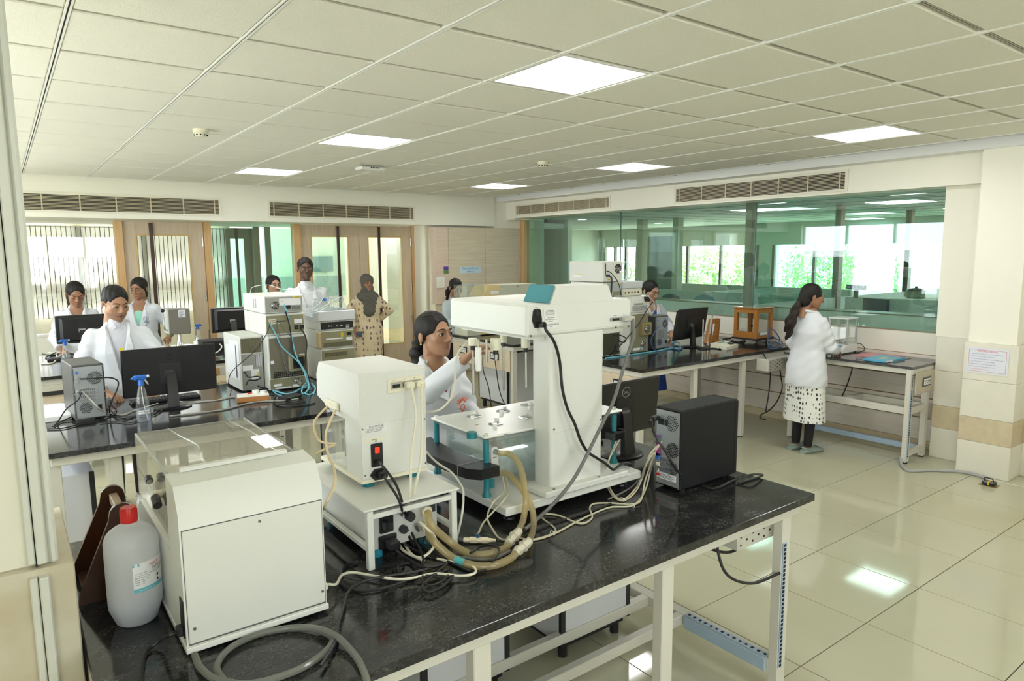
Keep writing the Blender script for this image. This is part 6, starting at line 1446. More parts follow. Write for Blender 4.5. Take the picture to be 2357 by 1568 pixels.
t = thing('network_switch', 'small flat black network switch on the granite before the stack', 'network switch', (1.565, 4.73, BT), 0.45)
lb3(-0.075, -0.045, 0.003, 0.075, 0.045, 0.028, 'case', BLACKM, None, 0.004); lb3(-0.075, -0.047, 0.006, 0.075, -0.044, 0.026, 'front_strip', BLACK); lb3(-0.07, -0.0485, 0.022, 0.07, -0.046, 0.025, 'silver_line', STEEL)
for x in (-0.04, -0.01, 0.02): lb3(x, -0.0482, 0.012, x + 0.012, -0.046, 0.016, 'port', mat('led_green', (0.02, 0.25, 0.05), 0.4))
# leads
HB = lambda x, y, dz=0.006: B(400 + x * .19133, 700 + y * .19133, dz)
HY = lambda x, y, Y: ony(400 + x * .19133, 700 + y * .19133, Y)
cable('light blue lead hanging from the top of the stack to the granite', [HY(1330, 0, 5.03), HY(1370, 140, 5.03), HY(1420, 400, 5.03), HY(1460, 580, 5.02), HY(1510, 700, 5.0), HY(1590, 830, 4.98), HY(1620, 940, 4.96), HB(1620, 1020, 0.02), HB(1560, 1080), HB(1540, 1040, 0.02), HB(1580, 960, 0.04), HB(1660, 960, 0.04), HB(1700, 1030), HB(1640, 1090), HB(1560, 1070)], 0.005, BLUEC)
cable('light blue lead slanting from the middle unit of the stack', [HY(1160, 240, 5.05), HY(1230, 370, 5.04), HY(1290, 500, 5.03), HY(1390, 600, 5.02), HY(1500, 700, 5.0), HY(1570, 820, 4.98), HY(1600, 920, 4.96), HB(1640, 1000, 0.02), HB(1540, 1010, 0.01), HB(1400, 1080), HB(1300, 1070), HB(1190, 1030), HB(1230, 1080), HB(1320, 1110, 0.01)], 0.005, BLUEC)
cable('light blue lead coiled behind the network switch', [HB(1200, 1040, 0.01), HB(1330, 1080), HB(1450, 1060), HB(1600, 980, 0.02), HB(1700, 1000, 0.02), HB(1680, 1090)], 0.0045, BLUEC)
cable('black mains lead from the detector unit down the stack', [HY(1345, 90, 5.03), HY(1390, 250, 5.03), HY(1420, 450, 5.03), HY(1440, 600, 5.02), HY(1560, 760, 5.0), HY(1620, 880, 4.97), HB(1600, 1010, 0.01), HB(1440, 1080), HB(1260, 1050), HB(1100, 1010, 0.02), HB(960, 960, 0.03), HB(860, 1010, 0.01), HB(870, 1070)], 0.0055, RUBBER)
cable('black mains lead down the aisle side of the stack', [HY(1530, 300, 5.04), HY(1580, 380, 5.03), HY(1600, 500, 5.02), HY(1580, 700, 5.02), HY(1610, 850, 4.99), HY(1640, 950, 4.97), HB(1680, 1050)], 0.005, RUBBER)
cable('thin dark lead from the middle unit across the narrow unit', [HY(1160, 220, 5.04), HY(1130, 330, 5.04), HY(1060, 450, 5.06), HY(960, 580, 5.12), HY(740, 770, 5.13), HY(670, 870, 5.13), HY(660, 980, 5.2), HB(690, 1020, 0.004)], 0.0028, RUBBER)
for k, (lb_, pts) in enumerate((('thin grey lead down the oven, aisle side', [HY(1230, 220, 5.05), HY(1270, 360, 5.04), HY(1310, 620, 5.04), HY(1360, 790, 5.03), HY(1450, 950, 5.02)]), ('thin grey lead slanting across the oven', [HY(1260, 200, 5.05), HY(1360, 330, 5.04), HY(1460, 470, 5.03), HY(1510, 620, 5.02)]), ('thin grey lead beside the oven thermostat', [HY(1240, 220, 5.05), HY(1260, 420, 5.04), HY(1310, 580, 5.04), HY(1330, 700, 5.04), HY(1420, 820, 5.03), HY(1470, 900, 5.03)]))): cable(lb_, pts, 0.003, GREYC)
cable('grey lead running along the granite past the socket board', [HB(-50, 1350), HB(300, 1310), HB(600, 1270), HB(880, 1200), HB(1100, 1170), HB(1300, 1165), HB(1500, 1140, 0.004)], 0.0055, mat('mid_grey_cable', (0.30, 0.30, 0.28), 0.5))
cable('pale lead from the keyboard to the socket board', [HB(0, 1160), HB(130, 1180), HB(300, 1175), HB(500, 1160), HB(650, 1125), HB(740, 1115)], 0.0045, mat('pale_grey_cable', (0.52, 0.50, 0.45), 0.5))
cable('black lead looping before the network switch', [HB(1230, 1100), HB(1200, 1160), HB(1230, 1210), HB(1330, 1230), HB(1500, 1225), HB(1700, 1190)], 0.0045, RUBBER)
cable('black lead tangle at the foot of the narrow unit', [HY(850, 820, 5.14), HY(900, 880, 5.1), HY(1000, 870, 5.08), HY(1040, 890, 5.06), HY(980, 920, 5.06), HY(900, 920, 5.06), HB(870, 990, 0.04), HB(900, 960, 0.06), HB(1050, 1000, 0.03), HB(1200, 1080)], 0.0045, RUBBER)
EB = lambda x, y, dz=0.006: B(x * .3189, 750 + y * .3189, dz)
EY = lambda x, y, Y: ony(x * .3189, 750 + y * .3189, Y)
cable('black screen lead bowing out beside the PC tower', [EY(580, 385, 4.85), EY(680, 380, 4.83), EY(790, 375, 4.82), EY(850, 400, 4.82), EY(845, 460, 4.82), EY(800, 560, 4.80), EB(795, 630), EB(860, 680), EB(960, 660)], 0.0045, RUBBER)
cable('grey lead from the PC tower to the granite', [EY(590, 470, 4.855), EY(650, 530, 4.84), EY(720, 600, 4.82), EB(790, 635, 0.01), EB(900, 640), EB(960, 615), EB(1140, 560)], 0.004, mat('pale_grey_cable', (0.52, 0.50, 0.45), 0.5))
for lb_, pts in (('black lead tangle beside the PC tower', [EB(380, 730), EB(450, 690), EB(540, 650, 0.02), EB(620, 650, 0.01), EB(700, 690), EB(560, 715), EB(450, 740), EB(340, 745)]), ('thin black lead arching before the PC tower', [EB(390, 720), EB(420, 690, 0.02), EY(480, 600, 4.75), EY(560, 540, 4.8), EY(590, 480, 4.85)]), ('black lead running behind the spray bottle', [EB(700, 680), EB(800, 650), EB(900, 655), EB(1000, 650), EB(1120, 640), EB(1190, 590), EB(1230, 520, 0.03)]), ('thin black lead before the spray bottle', [EB(720, 700), EB(830, 690), EB(940, 700), EB(1020, 670), EB(1140, 610)]), ('black lead looped between tower and screen', [EB(800, 640), EB(840, 600, 0.01), EB(800, 540, 0.02), EB(770, 580, 0.02), EB(830, 640)])):
    cable(lb_, pts, 0.0038, RUBBER)
t = thing('mains_plug', 'black mains adapter lying before the PC tower', 'adapter', EB(620, 700, 0)); p = EB(620, 700, 0); pbox(p.x - 0.05, p.y - 0.015, BT, p.x + 0.05, p.y + 0.015, BT + 0.025, 'body', BLACKM, t, 0.004)

# ================================================================== third bench
monitor('black screen with a round logo, back turned, before the woman at the blinds', (0.585, 7.62, BT), 0.0, 0.43, 0.265, 0.195, 0.05, 'hp', 0)
monitor('plain black screen, back turned, near the stacked analysers', (1.95, 7.62, BT), 0.0, 0.43, 0.265, 0.195, 0.05, None, 0)
keyboard('black keyboard under the screen before the woman at the blinds', (0.52, 8.0, BT), 0.0)
spray('clear spray bottle with blue trigger beside the screen at the blinds', (0.420, 7.42, BT), 0.1, 0.98, 0.6)
spray('clear spray bottle with deep blue trigger behind the large screen', (1.70, 8.10, BT), PI, 0.98, 0.4)
t = thing('squeeze_bottle', 'squat white plastic bottle beside the deep blue spray bottle', 'bottle', (1.665, 7.98, BT)); q = MB(); q.lathe([(0.042, 0), (0.044, 0.005), (0.044, 0.07), (0.036, 0.085), (0.015, 0.092), (0.015, 0.11), (0.013, 0.125)], (1.665, 7.98, BT), 24); q.build('body', WHITEG, t); q = MB(); q.lathe([(0.0165, 0.092), (0.0165, 0.118), (0.012, 0.121)], (1.665, 7.98, BT), 18); q.build('cap', WHITEG, t)
t = thing('polarising_stand', 'grey box-headed instrument on a chrome stem with a black knob', 'lab instrument', (1.53, 8.15, BT))
IXm = 1.52; TP = mat('taupe_metal', (0.20, 0.185, 0.15), 0.45)
pbox(1.40, 8.02, 1.035, 1.615, 8.28, 1.305, 'head', TP, t, 0.006); pbox(1.395, 8.025, 1.04, 1.402, 8.275, 1.30, 'side_plate', WHITEP, t)
lb_ = pbox(1.50, 8.018, 1.215, 1.57, 8.021, 1.295, 'label', PAPER, t)
for k in range(6): pbox(1.508, 8.0172, 1.28 - k * 0.011, 1.56 - 0.01 * (k % 3), 8.0182, 1.284 - k * 0.011, 'print_line', INK, lb_)
q = MB(); q.lathe([(0.05, 0.02), (0.035, 0.05), (0.022, 0.10), (0.022, 0.17)], (1.52, 8.15, BT), 20); q.build('stem', CHROME, t); pbox(1.36, 8.0, BT, 1.66, 8.30, BT + 0.022, 'base', STEEL, t, 0.006)
q = MB(); q.tube([(1.39, 8.1, 1.08), (1.365, 8.05, 1.10), (1.36, 8.05, 1.2), (1.355, 8.05, 1.285)], 0.008, 8); q.build('lever', STEEL, t); q = MB(); q.ball((1.355, 8.05, 1.295), 0.021, n=16); q.build('knob', BLACK, t)
t = thing('lab_stool', 'lab stool with a round wooden seat between the islands', 'stool', (1.60, 6.62, 0))
q = MB(); q.lathe([(0.135, 0.722), (0.145, 0.728), (0.145, 0.745), (0.138, 0.75)], (1.60, 6.62, 0), 32); q.build('seat', woodmat('stool_wood', (0.42, 0.33, 0.20), (0.52, 0.42, 0.28), 'X', 1, 0.4, 8), t)
for k in range(4): a = PI / 4 + k * PI / 2; q = MB(); q.cyl((1.60 + 0.09 * math.cos(a), 6.62 + 0.09 * math.sin(a), 0.722), (1.60 + 0.17 * math.cos(a), 6.62 + 0.17 * math.sin(a), 0), 0.011, n=10); q.build('leg', STEEL, t)
q = MB(); q.tube([(1.60 + 0.14 * math.cos(a), 6.62 + 0.14 * math.sin(a), 0.28) for a in [2 * PI * k / 24 for k in range(25)]], 0.007, 8, 1); q.build('foot_ring', STEEL, t)
for lb_, pts, m in (('black lead heap on the bench by the pillar', [B(98, 815), B(120, 818), B(150, 812), B(175, 818), B(140, 826), B(105, 824), B(128, 812, 0.02)], RUBBER), ('white lead on the bench by the pillar', [B(95, 838), B(120, 836), B(130, 826), B(128, 815), B(112, 812)], CREAMC), ('white cable loop behind the large screen', [B(490, 790, 0.05), B(505, 792, 0.06), B(510, 800, 0.05), B(498, 812, 0.02), B(480, 815)], CREAMC)): cable(lb_, pts, 0.007, m)
t = thing('black_box', 'low black box on the bench under the plain black screen', 'box', (1.85, 7.8, BT)); pbox(1.66, 7.72, BT, 2.0, 7.98, BT + 0.10, 'body', BLACKM, t, 0.004); pbox(1.67, 7.717, BT + 0.02, 1.99, 7.722, BT + 0.08, 'face_plate', BLACK, t)

# ================================================================== bench with the yellow-fronted instrument
t = thing('bench_instrument', 'long cream instrument with yellow sloping front and clear cover', 'lab instrument', (5.0, 6.95, BT))
YF = mat('yellow_front', (0.72, 0.58, 0.30), 0.4); GC = mat('grey_cream', (0.60, 0.60, 0.47), 0.4)
q = MB(); q.prism([(4.98, BT + 0.012), (4.98, 1.478), (5.56, 1.478), (5.58, 1.46), (5.58, BT + 0.012)], 'y', 6.95, 7.25); q.build('body', GC, t)
q = MB(); q.prism([(4.70, BT + 0.012), (4.73, 1.36), (4.83, 1.485), (4.98, 1.48), (4.98, BT + 0.012)], 'y', 6.94, 7.26); q.build('front', YF, t); pbox(4.84, 6.936, 1.375, 4.96, 6.941, 1.41, 'label', PAPER, t)
q = MB(); q.box(4.50, 6.95, 1.30, 4.504, 7.25, 1.49); q.box(4.504, 6.95, 1.30, 4.75, 6.953, 1.49); q.box(4.50, 6.95, 1.487, 4.82, 7.25, 1.490); q.build('clear_cover', CLEARP, t); pbox(4.5, 6.96, BT, 4.70, 7.25, 1.30, 'stage', GC, t, 0.005)
q = MB()
for x in (5.02, 5.27, 5.54): q.cyl((x, 6.951, 1.455), (x, 6.946, 1.455), 0.008, n=10)
o = q.build('screws', SCREW, t); o['kind'] = 'stuff'
for lb_, pts in (('black lead hanging from the end of the bench with the yellow-fronted instrument', [onx(1112, 800, 4.46), onx(1112, 850, 4.44), onx(1124, 890, 4.44), onx(1130, 930, 4.43), onx(1133, 975, 4.42)]), ('second black lead hanging at the end sockets', [onx(1138, 815, 4.46), onx(1142, 850, 4.44), onx(1150, 900, 4.44), onx(1163, 935, 4.43), onx(1175, 960, 4.42)])): cable(lb_, pts, 0.006, RUBBER)

# ================================================================== right island
t = thing('analyser_cabinet', 'dark-backed base units under the white unit with the big fan', 'lab instrument', (4.72, 4.92, BT)); pbox(4.57, 4.69, BT + 0.01, 4.80, 5.15, 1.45, 'body', WHITEP, t, 0.004); pbox(4.58, 4.686, BT + 0.02, 4.79, 4.692, 1.10, 'rear_panel', mat('dark_olive', (0.07, 0.07, 0.045), 0.4, metal=0.3), t)
t = thing('white_module', 'narrow white upright module between the dark units', 'lab instrument', (4.87, 4.9, BT)); pbox(4.815, 4.69, BT, 4.94, 5.15, 1.13, 'body', WHITEP, t, 0.006); pbox(4.83, 4.686, BT + 0.03, 4.93, 4.691, BT + 0.14, 'rear_panel', WALLW, t)
t = thing('oven_unit', 'olive-backed oven unit with fan box beside the PC tower', 'lab instrument', (5.08, 4.92, BT)); pbox(4.945, 4.69, BT + 0.01, 5.208, 5.15, 1.275, 'body', WHITEP, t, 0.004); rp = pbox(4.952, 4.685, BT + 0.015, 5.200, 4.692, 1.262, 'rear_panel', OLIVE, t); f_ = pbox(5.07, 4.64, 1.05, 5.205, 4.686, 1.175, 'fan_box', mat('brass_box', (0.36, 0.29, 0.14), 0.4, metal=0.4), t, 0.003); fan(f_, 5.14, 1.11, 0.042, 4.638); fan(rp, 5.13, 0.955, 0.035, 4.683); pbox(4.98, 4.682, 0.90, 5.08, 4.685, 0.925, 'label', PAPER, rp); pbox(5.09, 4.682, 0.90, 5.13, 4.685, 0.925, 'label', mat('blue_label', (0.35, 0.55, 0.7), 0.5), rp)
t = thing('pump_unit', 'white unit with louvred rear and black plugs above the olive oven', 'lab instrument', (5.02, 4.92, 1.275)); pbox(4.80, 4.69, 1.278, 5.215, 5.15, 1.445, 'body', WHITEP, t, 0.004); rp = pbox(4.95, 4.685, 1.29, 5.205, 4.692, 1.435, 'rear_panel', WALLW, t); slats(rp, 4.97, 5.18, 1.295, 1.345, 4.684, 6, WALLW, False)
for x in (4.99, 5.06): pbox(x, 4.67, 1.355, x + 0.05, 4.686, 1.372, 'port', GREYM, rp, 0.002)
for x, z in ((5.13, 1.42), (5.14, 1.395)): pbox(x, 4.65, z - 0.012, x + 0.05, 4.686, z + 0.012, 'plug', BLACK, rp, 0.004)
t = thing('detector_unit', 'flat white unit with a yellow mark below the big-fan unit', 'lab instrument', (4.70, 4.92, 1.45)); pbox(4.572, 4.69, 1.455, 4.815, 5.15, 1.588, 'body', WHITEP, t, 0.004); rp = pbox(4.62, 4.685, 1.462, 4.810, 4.692, 1.58, 'rear_panel', mat('pale_steel', (0.55, 0.58, 0.58), 0.35, metal=0.3), t); pbox(4.72, 4.683, 1.572, 4.80, 4.686, 1.580, 'yellow_mark', YELLOW, rp); pbox(4.70, 4.68, 1.465, 4.80, 4.686, 1.50, 'dark_strip', OLIVE, rp)
t = thing('fan_unit', 'white box-shaped unit with a big round fan, topmost of the stack by the glass', 'lab instrument', (4.69, 4.92, 1.59)); pbox(4.560, 4.692, 1.594, 4.822, 5.16, 1.789, 'body', WHITEP, t, 0.005); rp = pbox(4.568, 4.686, 1.60, 4.815, 4.694, 1.782, 'rear_panel', WALLW, t); fan(rp, 4.763, 1.718, 0.046, 4.684)
pbox(4.59, 4.68, 1.66, 4.596, 4.686, 1.77, 'port_strip', BLACK, rp); pbox(4.61, 4.67, 1.69, 4.63, 4.686, 1.70, 'plug', BLACK, rp); pbox(4.60, 4.66, 1.645, 4.635, 4.686, 1.665, 'plug', BLACK, rp, 0.004); pbox(4.625, 4.683, 1.612, 4.655, 4.686, 1.622, 'label', YELLOW, rp)
lb_ = pbox(4.5585, 4.98, 1.635, 4.5605, 5.10, 1.662, 'side_label', PAPER, t); pbox(4.558, 4.98, 1.660, 4.5605, 5.10, 1.668, 'yellow_stripe', YELLOW, lb_)
t = thing('grey_tray', 'grey lidded tray carrying a glass bottle beside the big-fan unit', 'tray', (4.97, 4.92, 1.52)); pbox(4.83, 4.68, 1.522, 5.105, 5.1, 1.590, 'body', GT, t, 0.006)
t = thing('degasser_unit', 'cream unit with sockets under the grey lidded tray', 'lab instrument', (4.97, 4.92, 1.447)); pbox(4.83, 4.69, 1.448, 5.105, 5.1, 1.520, 'body', WHITEP, t, 0.003); rp = pbox(4.838, 4.685, 1.455, 5.098, 4.692, 1.512, 'rear_panel', CREAM, t)
for k in range(5): pbox(4.86 + k * 0.045, 4.68, 1.475, 4.872 + k * 0.045, 4.686, 1.49, 'port', BLACK, rp)
flask('clear round glass bottle on the grey lidded tray', 4.97, 4.85, 1.591, 0.058, 0.15)
tag(MB().tube([Vector((4.97, 4.85, 1.70)), Vector((4.99, 4.85, 1.76)), Vector((5.05, 4.84, 1.77)), Vector((5.08, 4.82, 1.70)), Vector((5.05, 4.80, 1.63)), Vector((4.95, 4.78, 1.60)), Vector((4.86, 4.76, 1.593))], 0.005, 8).build('solvent_tube', TUB, None), 'white tube looping from the glass bottle on the grey tray', 'tube')
tower('black PC tower with silver rear beside the olive oven', (5.43, 4.70, BT), -0.0, 0.195, 0.42, 0.355, 'grey')
monitor('glossy black screen, back turned, beside the wooden burette rack', (5.83, 4.66, BT), 0.10, 0.57, 0.33, 0.085, 0.16, None, 1)
t = thing('burette_rack', 'orange-brown wooden rack with two leaning legs, beside the glossy screen', 'rack', (6.38, 4.78, BT))
for dx in (0.0, 0.13):
    q = MB(); q.loft([[(6.26 + dx + a, 4.76 + c, BT) for a, c in ((-0.03, -0.04), (0.03, -0.04), (0.03, 0.04), (-0.03, 0.04))], [(6.28 + dx + a, 4.77 + c, BT + 0.04) for a, c in ((-0.02, -0.03), (0.02, -0.03), (0.02, 0.03), (-0.02, 0.03))], [(6.36 + dx + a, 4.80 + c, BT + 0.25) for a, c in ((-0.016, -0.02), (0.016, -0.02), (0.016, 0.02), (-0.016, 0.02))]]); q.build('leg', WOODO, t)
q = MB(); q.box(6.345, 4.785, BT + 0.20, 6.50, 4.815, BT + 0.255, 0.008); q.build('top_bar', WOODO, t)
t = thing('pipette', 'grey pipette leaning on the wooden rack', 'pipette', (6.32, 4.74, BT)); q = MB(); q.tube([(6.27, 4.74, BT + 0.10), (6.31, 4.76, BT + 0.22), (6.345, 4.77, BT + 0.30)], [0.007, 0.013, 0.010], 10); q.build('body', mat('pipette_grey', (0.45, 0.47, 0.48), 0.4), t)
t = thing('ph_meter', 'cream bench meter with grey keypad before the wooden rack', 'meter', (6.04, 4.38, BT), 0.15)
q = MB(); q.prism([(-0.09, 0.0), (-0.09, 0.030), (0.06, 0.062), (0.09, 0.055), (0.09, 0.0)], 'x', -0.13, 0.13); q.build('case', CREAM, t, world=False)
def onslope(y0, y1, x0, x1, n, m):
    f = lambda y: 0.030 + (y + 0.09) / 0.15 * 0.032 + 0.0008; q = MB(); q.quad((x0, y0, f(y0)), (x1, y0, f(y0)), (x1, y1, f(y1)), (x0, y1, f(y1))); q.quad((x0, y0, f(y0) + 0.001), (x1, y0, f(y0) + 0.001), (x1, y1, f(y1) + 0.001), (x0, y1, f(y1) + 0.001)); q.build(n, m, t, world=False)
onslope(0.015, 0.05, -0.07, 0.06, 'display', mat('lcd', (0.12, 0.14, 0.12), 0.3)); onslope(-0.06, 0.0, 0.02, 0.11, 'keypad', BLACKM)
t = thing('electrode_stand', 'black electrode stand with white rod and glass probes before the screen', 'stand', (5.86, 4.52, BT)); q = MB(); q.lathe([(0.07, 0), (0.07, 0.008), (0.02, 0.014)], (5.86, 4.52, BT), 24); q.build('base', BLACKM, t); q = MB(); q.cyl((5.86, 4.52, BT), (5.86, 4.52, BT + 0.30), 0.006, n=10); q.build('rod', WHITEG, t); q = MB(); q.cyl((5.92, 4.50, BT + 0.01), (5.92, 4.50, BT + 0.15), 0.009, n=12); q.cyl((5.92, 4.50, BT + 0.15), (5.93, 4.50, BT + 0.2), 0.005, n=10); q.build('electrode', CLEARP, t); q = MB(); q.cyl((5.92, 4.5, BT), (5.92, 4.5, BT + 0.05), 0.022, n=16); q.build('beaker', CLEARP, t)
t = thing('balance_case', 'orange wooden glass-sided balance case on black levelling screws', 'balance', (6.65, 4.455, BT))
bx0, bx1, by0, by1, z0, z1 = 6.50, 6.80, 4.31, 4.60, 0.93, 1.265
pbox(bx0 - 0.015, by0 - 0.015, z0 - 0.018, bx1 + 0.015, by1 + 0.015, z0, 'base_plate', BLACKM, t, 0.003); pbox(bx0, by0, z0, bx1, by1, z0 + 0.03, 'plinth', WOODO, t, 0.002)
tp = pbox(bx0 - 0.012, by0 - 0.012, z1 - 0.012, bx1 + 0.012, by1 + 0.012, z1, 'top_frame', WOODO, t, 0.003); pbox(bx0 + 0.03, by0 + 0.03, z1, bx1 - 0.03, by1 - 0.03, z1 + 0.002, 'top_pane', mat('green_glass_top', (0.35, 0.48, 0.42), 0.1), tp)
for x in (bx0, bx1 - 0.04):
    for y in (by0, by1 - 0.04): pbox(x, y, z0 + 0.03, x + 0.04, y + 0.04, z1 - 0.012, 'corner_post', WOODO, t, 0.002)
pbox(bx0 + 0.04, by0, z1 - 0.06, bx1 - 0.04, by0 + 0.03, z1 - 0.012, 'rail', WOODO, t); pbox(bx0, by0 + 0.04, z1 - 0.06, bx0 + 0.03, by1 - 0.04, z1 - 0.012, 'rail', WOODO, t); pbox(bx0, by0 + 0.04, z0 + 0.03, bx0 + 0.03, by1 - 0.04, z0 + 0.07, 'rail', WOODO, t)
for a in ((bx0 + 0.04, by0 + 0.012, bx1 - 0.04, by0 + 0.015), (bx0 + 0.012, by0 + 0.04, bx0 + 0.015, by1 - 0.04), (bx1 - 0.015, by0 + 0.04, bx1 - 0.012, by1 - 0.04), (bx0 + 0.04, by1 - 0.015, bx1 - 0.04, by1 - 0.012)): pbox(a[0], a[1], z0 + 0.03, a[2], a[3], z1 - 0.06, 'pane', GLASSC, t)
q = MB(); q.cyl((bx0 - 0.012, by0 + 0.055, 1.07), (bx0 + 0.002, by0 + 0.055, 1.07), 0.011, n=14); q.build('knob', BLACK, t)
pbox(bx0 + 0.06, by0 - 0.003, z0 + 0.035, bx0 + 0.20, by0 + 0.0, z0 + 0.065, 'label', PAPER, t)
for x, y in ((bx0 + 0.05, by0 + 0.03), (bx1 - 0.06, by0 + 0.03), (bx0 + 0.15, by1 - 0.04)): q = MB(); q.cyl((x, y, BT), (x, y, z0 - 0.01), 0.007, n=10); q.cyl((x, y, BT), (x, y, BT + 0.008), 0.02, n=14); q.cyl((x, y, BT + 0.03), (x, y, BT + 0.042), 0.018, n=14); q.build('levelling_screw', BLACKM, t)
RB = lambda x, y, dz=0.006: B(1300 + x * .2333, 580 + y * .2333, dz)
RY = lambda x, y, Y: ony(1300 + x * .2333, 580 + y * .2333, Y)
cable('navy coiled wire heap at the end of the bench by the balance case', [RB(2000, 920), RY(2010, 780, 4.2), RY(2050, 765, 4.2), RY(2100, 820, 4.2), RY(2120, 880, 4.2), RB(2060, 940), RB(2000, 900, 0.05), RY(2030, 830, 4.18), RY(2090, 860, 4.15), RB(2150, 900, 0.02), RB(2080, 950), RB(2010, 940, 0.02), RY(2060, 880, 4.15), RB(2130, 920)], 0.005, NAVYC)
cable('light blue lead along the edge of the right bench', [RB(400, 1050), RB(560, 1030), RB(760, 1000), RB(900, 980), RB(1000, 960), RB(1080, 940, 0.02), RY(1060, 890, 4.5), RB(1130, 900, 0.05), RB(1140, 960)], 0.008, BLUEC)
cable('navy lead heap before the glossy screen', [RB(1000, 930), RB(1080, 960), RB(1150, 950), RB(1100, 925), RB(1040, 945), RB(1130, 970), RB(1170, 940)], 0.006, NAVYC)
cable('blue lead bowing from the rear of the PC tower beside the oven', [RY(930, 740, 4.68), RY(890, 790, 4.62), RY(850, 870, 4.6), RY(870, 950, 4.6), RB(920, 985)], 0.005, NAVYC)
for lb_, pts in (('black lead slanting behind the tester head to the oven', [RY(870, 490, 4.6), RY(820, 560, 4.58), RY(740, 690, 4.56), RY(640, 820, 4.54), RY(520, 950, 4.54), RB(430, 1030)]), ('black lead before the electrode stand', [RB(1180, 930), RB(1260, 920), RB(1340, 960), RB(1460, 950), RB(1540, 960), RB(1450, 920, 0.02), RB(1380, 900)]), ('black leads heap under the balance case', [RB(1640, 870), RB(1740, 900), RB(1760, 880), RB(1660, 890), RB(1560, 860), RB(1640, 845)]), ('black lead coil before the dark base unit', [RY(480, 820, 4.6), RY(540, 820, 4.6), RY(600, 850, 4.6), RY(590, 890, 4.6), RY(540, 880, 4.6), RY(520, 830, 4.6), RY(500, 950, 4.6), RB(560, 1000)])): cable(lb_, pts, 0.0055, RUBBER)
cable('grey wire loops beside the woman in royal blue', [RY(780, 410, 4.6), RY(860, 470, 4.6), RY(890, 550, 4.58), RY(850, 620, 4.58), RY(820, 560, 4.58), RY(860, 510, 4.6), RY(880, 580, 4.58), RY(840, 610, 4.58)], 0.005, mat('pale_grey_cable', (0.52, 0.50, 0.45), 0.5))
cable('black lead up the white unit to the big-fan unit', [Vector((4.615, 4.655, 1.655)), RY(460, 260, 4.62), RY(460, 350, 4.62), RY(455, 430, 4.62), RY(480, 440, 4.6)], 0.009, RUBBER)
cable('thin lead from the big-fan unit down the stack', [Vector((4.62, 4.665, 1.695)), RY(470, 220, 4.64), RY(520, 290, 4.63), RY(550, 380, 4.62), RY(555, 430, 4.62)], 0.004, RUBBER)
# hanging leads under the right bench
for lb_, pts in (('black lead dropping from the raceway box to the floor', [ony(1754, 808, 3.95), ony(1772, 850, 3.9), ony(1770, 900, 3.9), ony(1762, 950, 3.88)]), ('knotted black lead hanging beside the standing woman', [ony(1792, 835, 3.9), ony(1798, 870, 3.88), ony(1800, 895, 3.87), ony(1788, 925, 3.87), ony(1770, 945, 3.87), ony(1752, 955, 3.87), ony(1750, 963, 3.87), ony(1762, 966, 3.87)]), ('black lead hanging below the balance bench', [Vector((6.45, onx(1962, 840, 6.45).y, 0.850)), onx(1961, 850, 6.45), onx(1952, 880, 6.45), onx(1944, 900, 6.45), onx(1935, 918, 6.45)])): cable(lb_, pts, 0.006, RUBBER)

# ================================================================== balance bench
t = thing('analytical_balance', 'white analytical balance with tall glass draught shield', 'balance', (6.66, 3.45, BT))
q = MB(); q.prism([(6.50, BT + 0.012), (6.50, BT + 0.035), (6.59, BT + 0.085), (6.78, BT + 0.09), (6.80, BT + 0.07), (6.80, BT + 0.012)], 'y', 3.36, 3.56); q.build('base', WHITEG, t)
q = MB(); q.quad((6.507, 3.40, BT + 0.041), (6.507, 3.52, BT + 0.041), (6.578, 3.52, BT + 0.0805), (6.578, 3.40, BT + 0.0805)); q.build('control_panel', mat('panel_blue', (0.15, 0.30, 0.50), 0.3), t)
for x in (6.60, 6.775):
    for y in (3.372, 3.548): pbox(x - 0.008, y - 0.008, BT + 0.088, x + 0.008, y + 0.008, 1.205, 'shield_post', mat('post_grey', (0.5, 0.5, 0.48), 0.3, metal=0.5), t)
pbox(6.585, 3.358, 1.203, 6.79, 3.562, 1.218, 'shield_top', WHITEG, t, 0.003)
for a in ((6.60, 3.368, 6.775, 3.371), (6.60, 3.549, 6.775, 3.552), (6.592, 3.38, 6.595, 3.54), (6.78, 3.38, 6.783, 3.54)): pbox(a[0], a[1], BT + 0.088, a[2], a[3], 1.205, 'pane', GLASSC, t)
q = MB(); q.cyl((6.69, 3.46, BT + 0.09), (6.69, 3.46, BT + 0.105), 0.035, n=20); q.build('pan', STEEL, t)
for x, y in ((6.53, 3.38), (6.53, 3.54), (6.78, 3.38), (6.78, 3.54)): q = MB(); q.cyl((x, y, BT), (x, y, BT + 0.014), 0.013, n=12); q.build('foot', BLACKM, t)
cable('black lead from the side of the analytical balance', [Vector((6.80, 3.40, 0.93)), Vector((6.84, 3.36, 0.95)), Vector((6.82, 3.30, 0.90)), Vector((6.74, 3.32, BT + 0.006)), Vector((6.70, 3.34, BT + 0.006))], 0.004, RUBBER)
def flat(label, pts, z0, z1, m, name='folder', cat='folder', grp='papers on the balance bench'):
    t = thing(name, label, cat, (sum(p[0] for p in pts) / 4, sum(p[1] for p in pts) / 4, z0), 0, grp); q = MB(); q.prism(pts, 'z', z0, z1); q.build('cover', m, t); return t
DB = lambda x, y: onz(1750 + x * .3507, 600 + y * .3507, BT + 0.004)
pk = [DB(638, 622), DB(720, 612 + 30), DB(935, 632), DB(740, 597)]
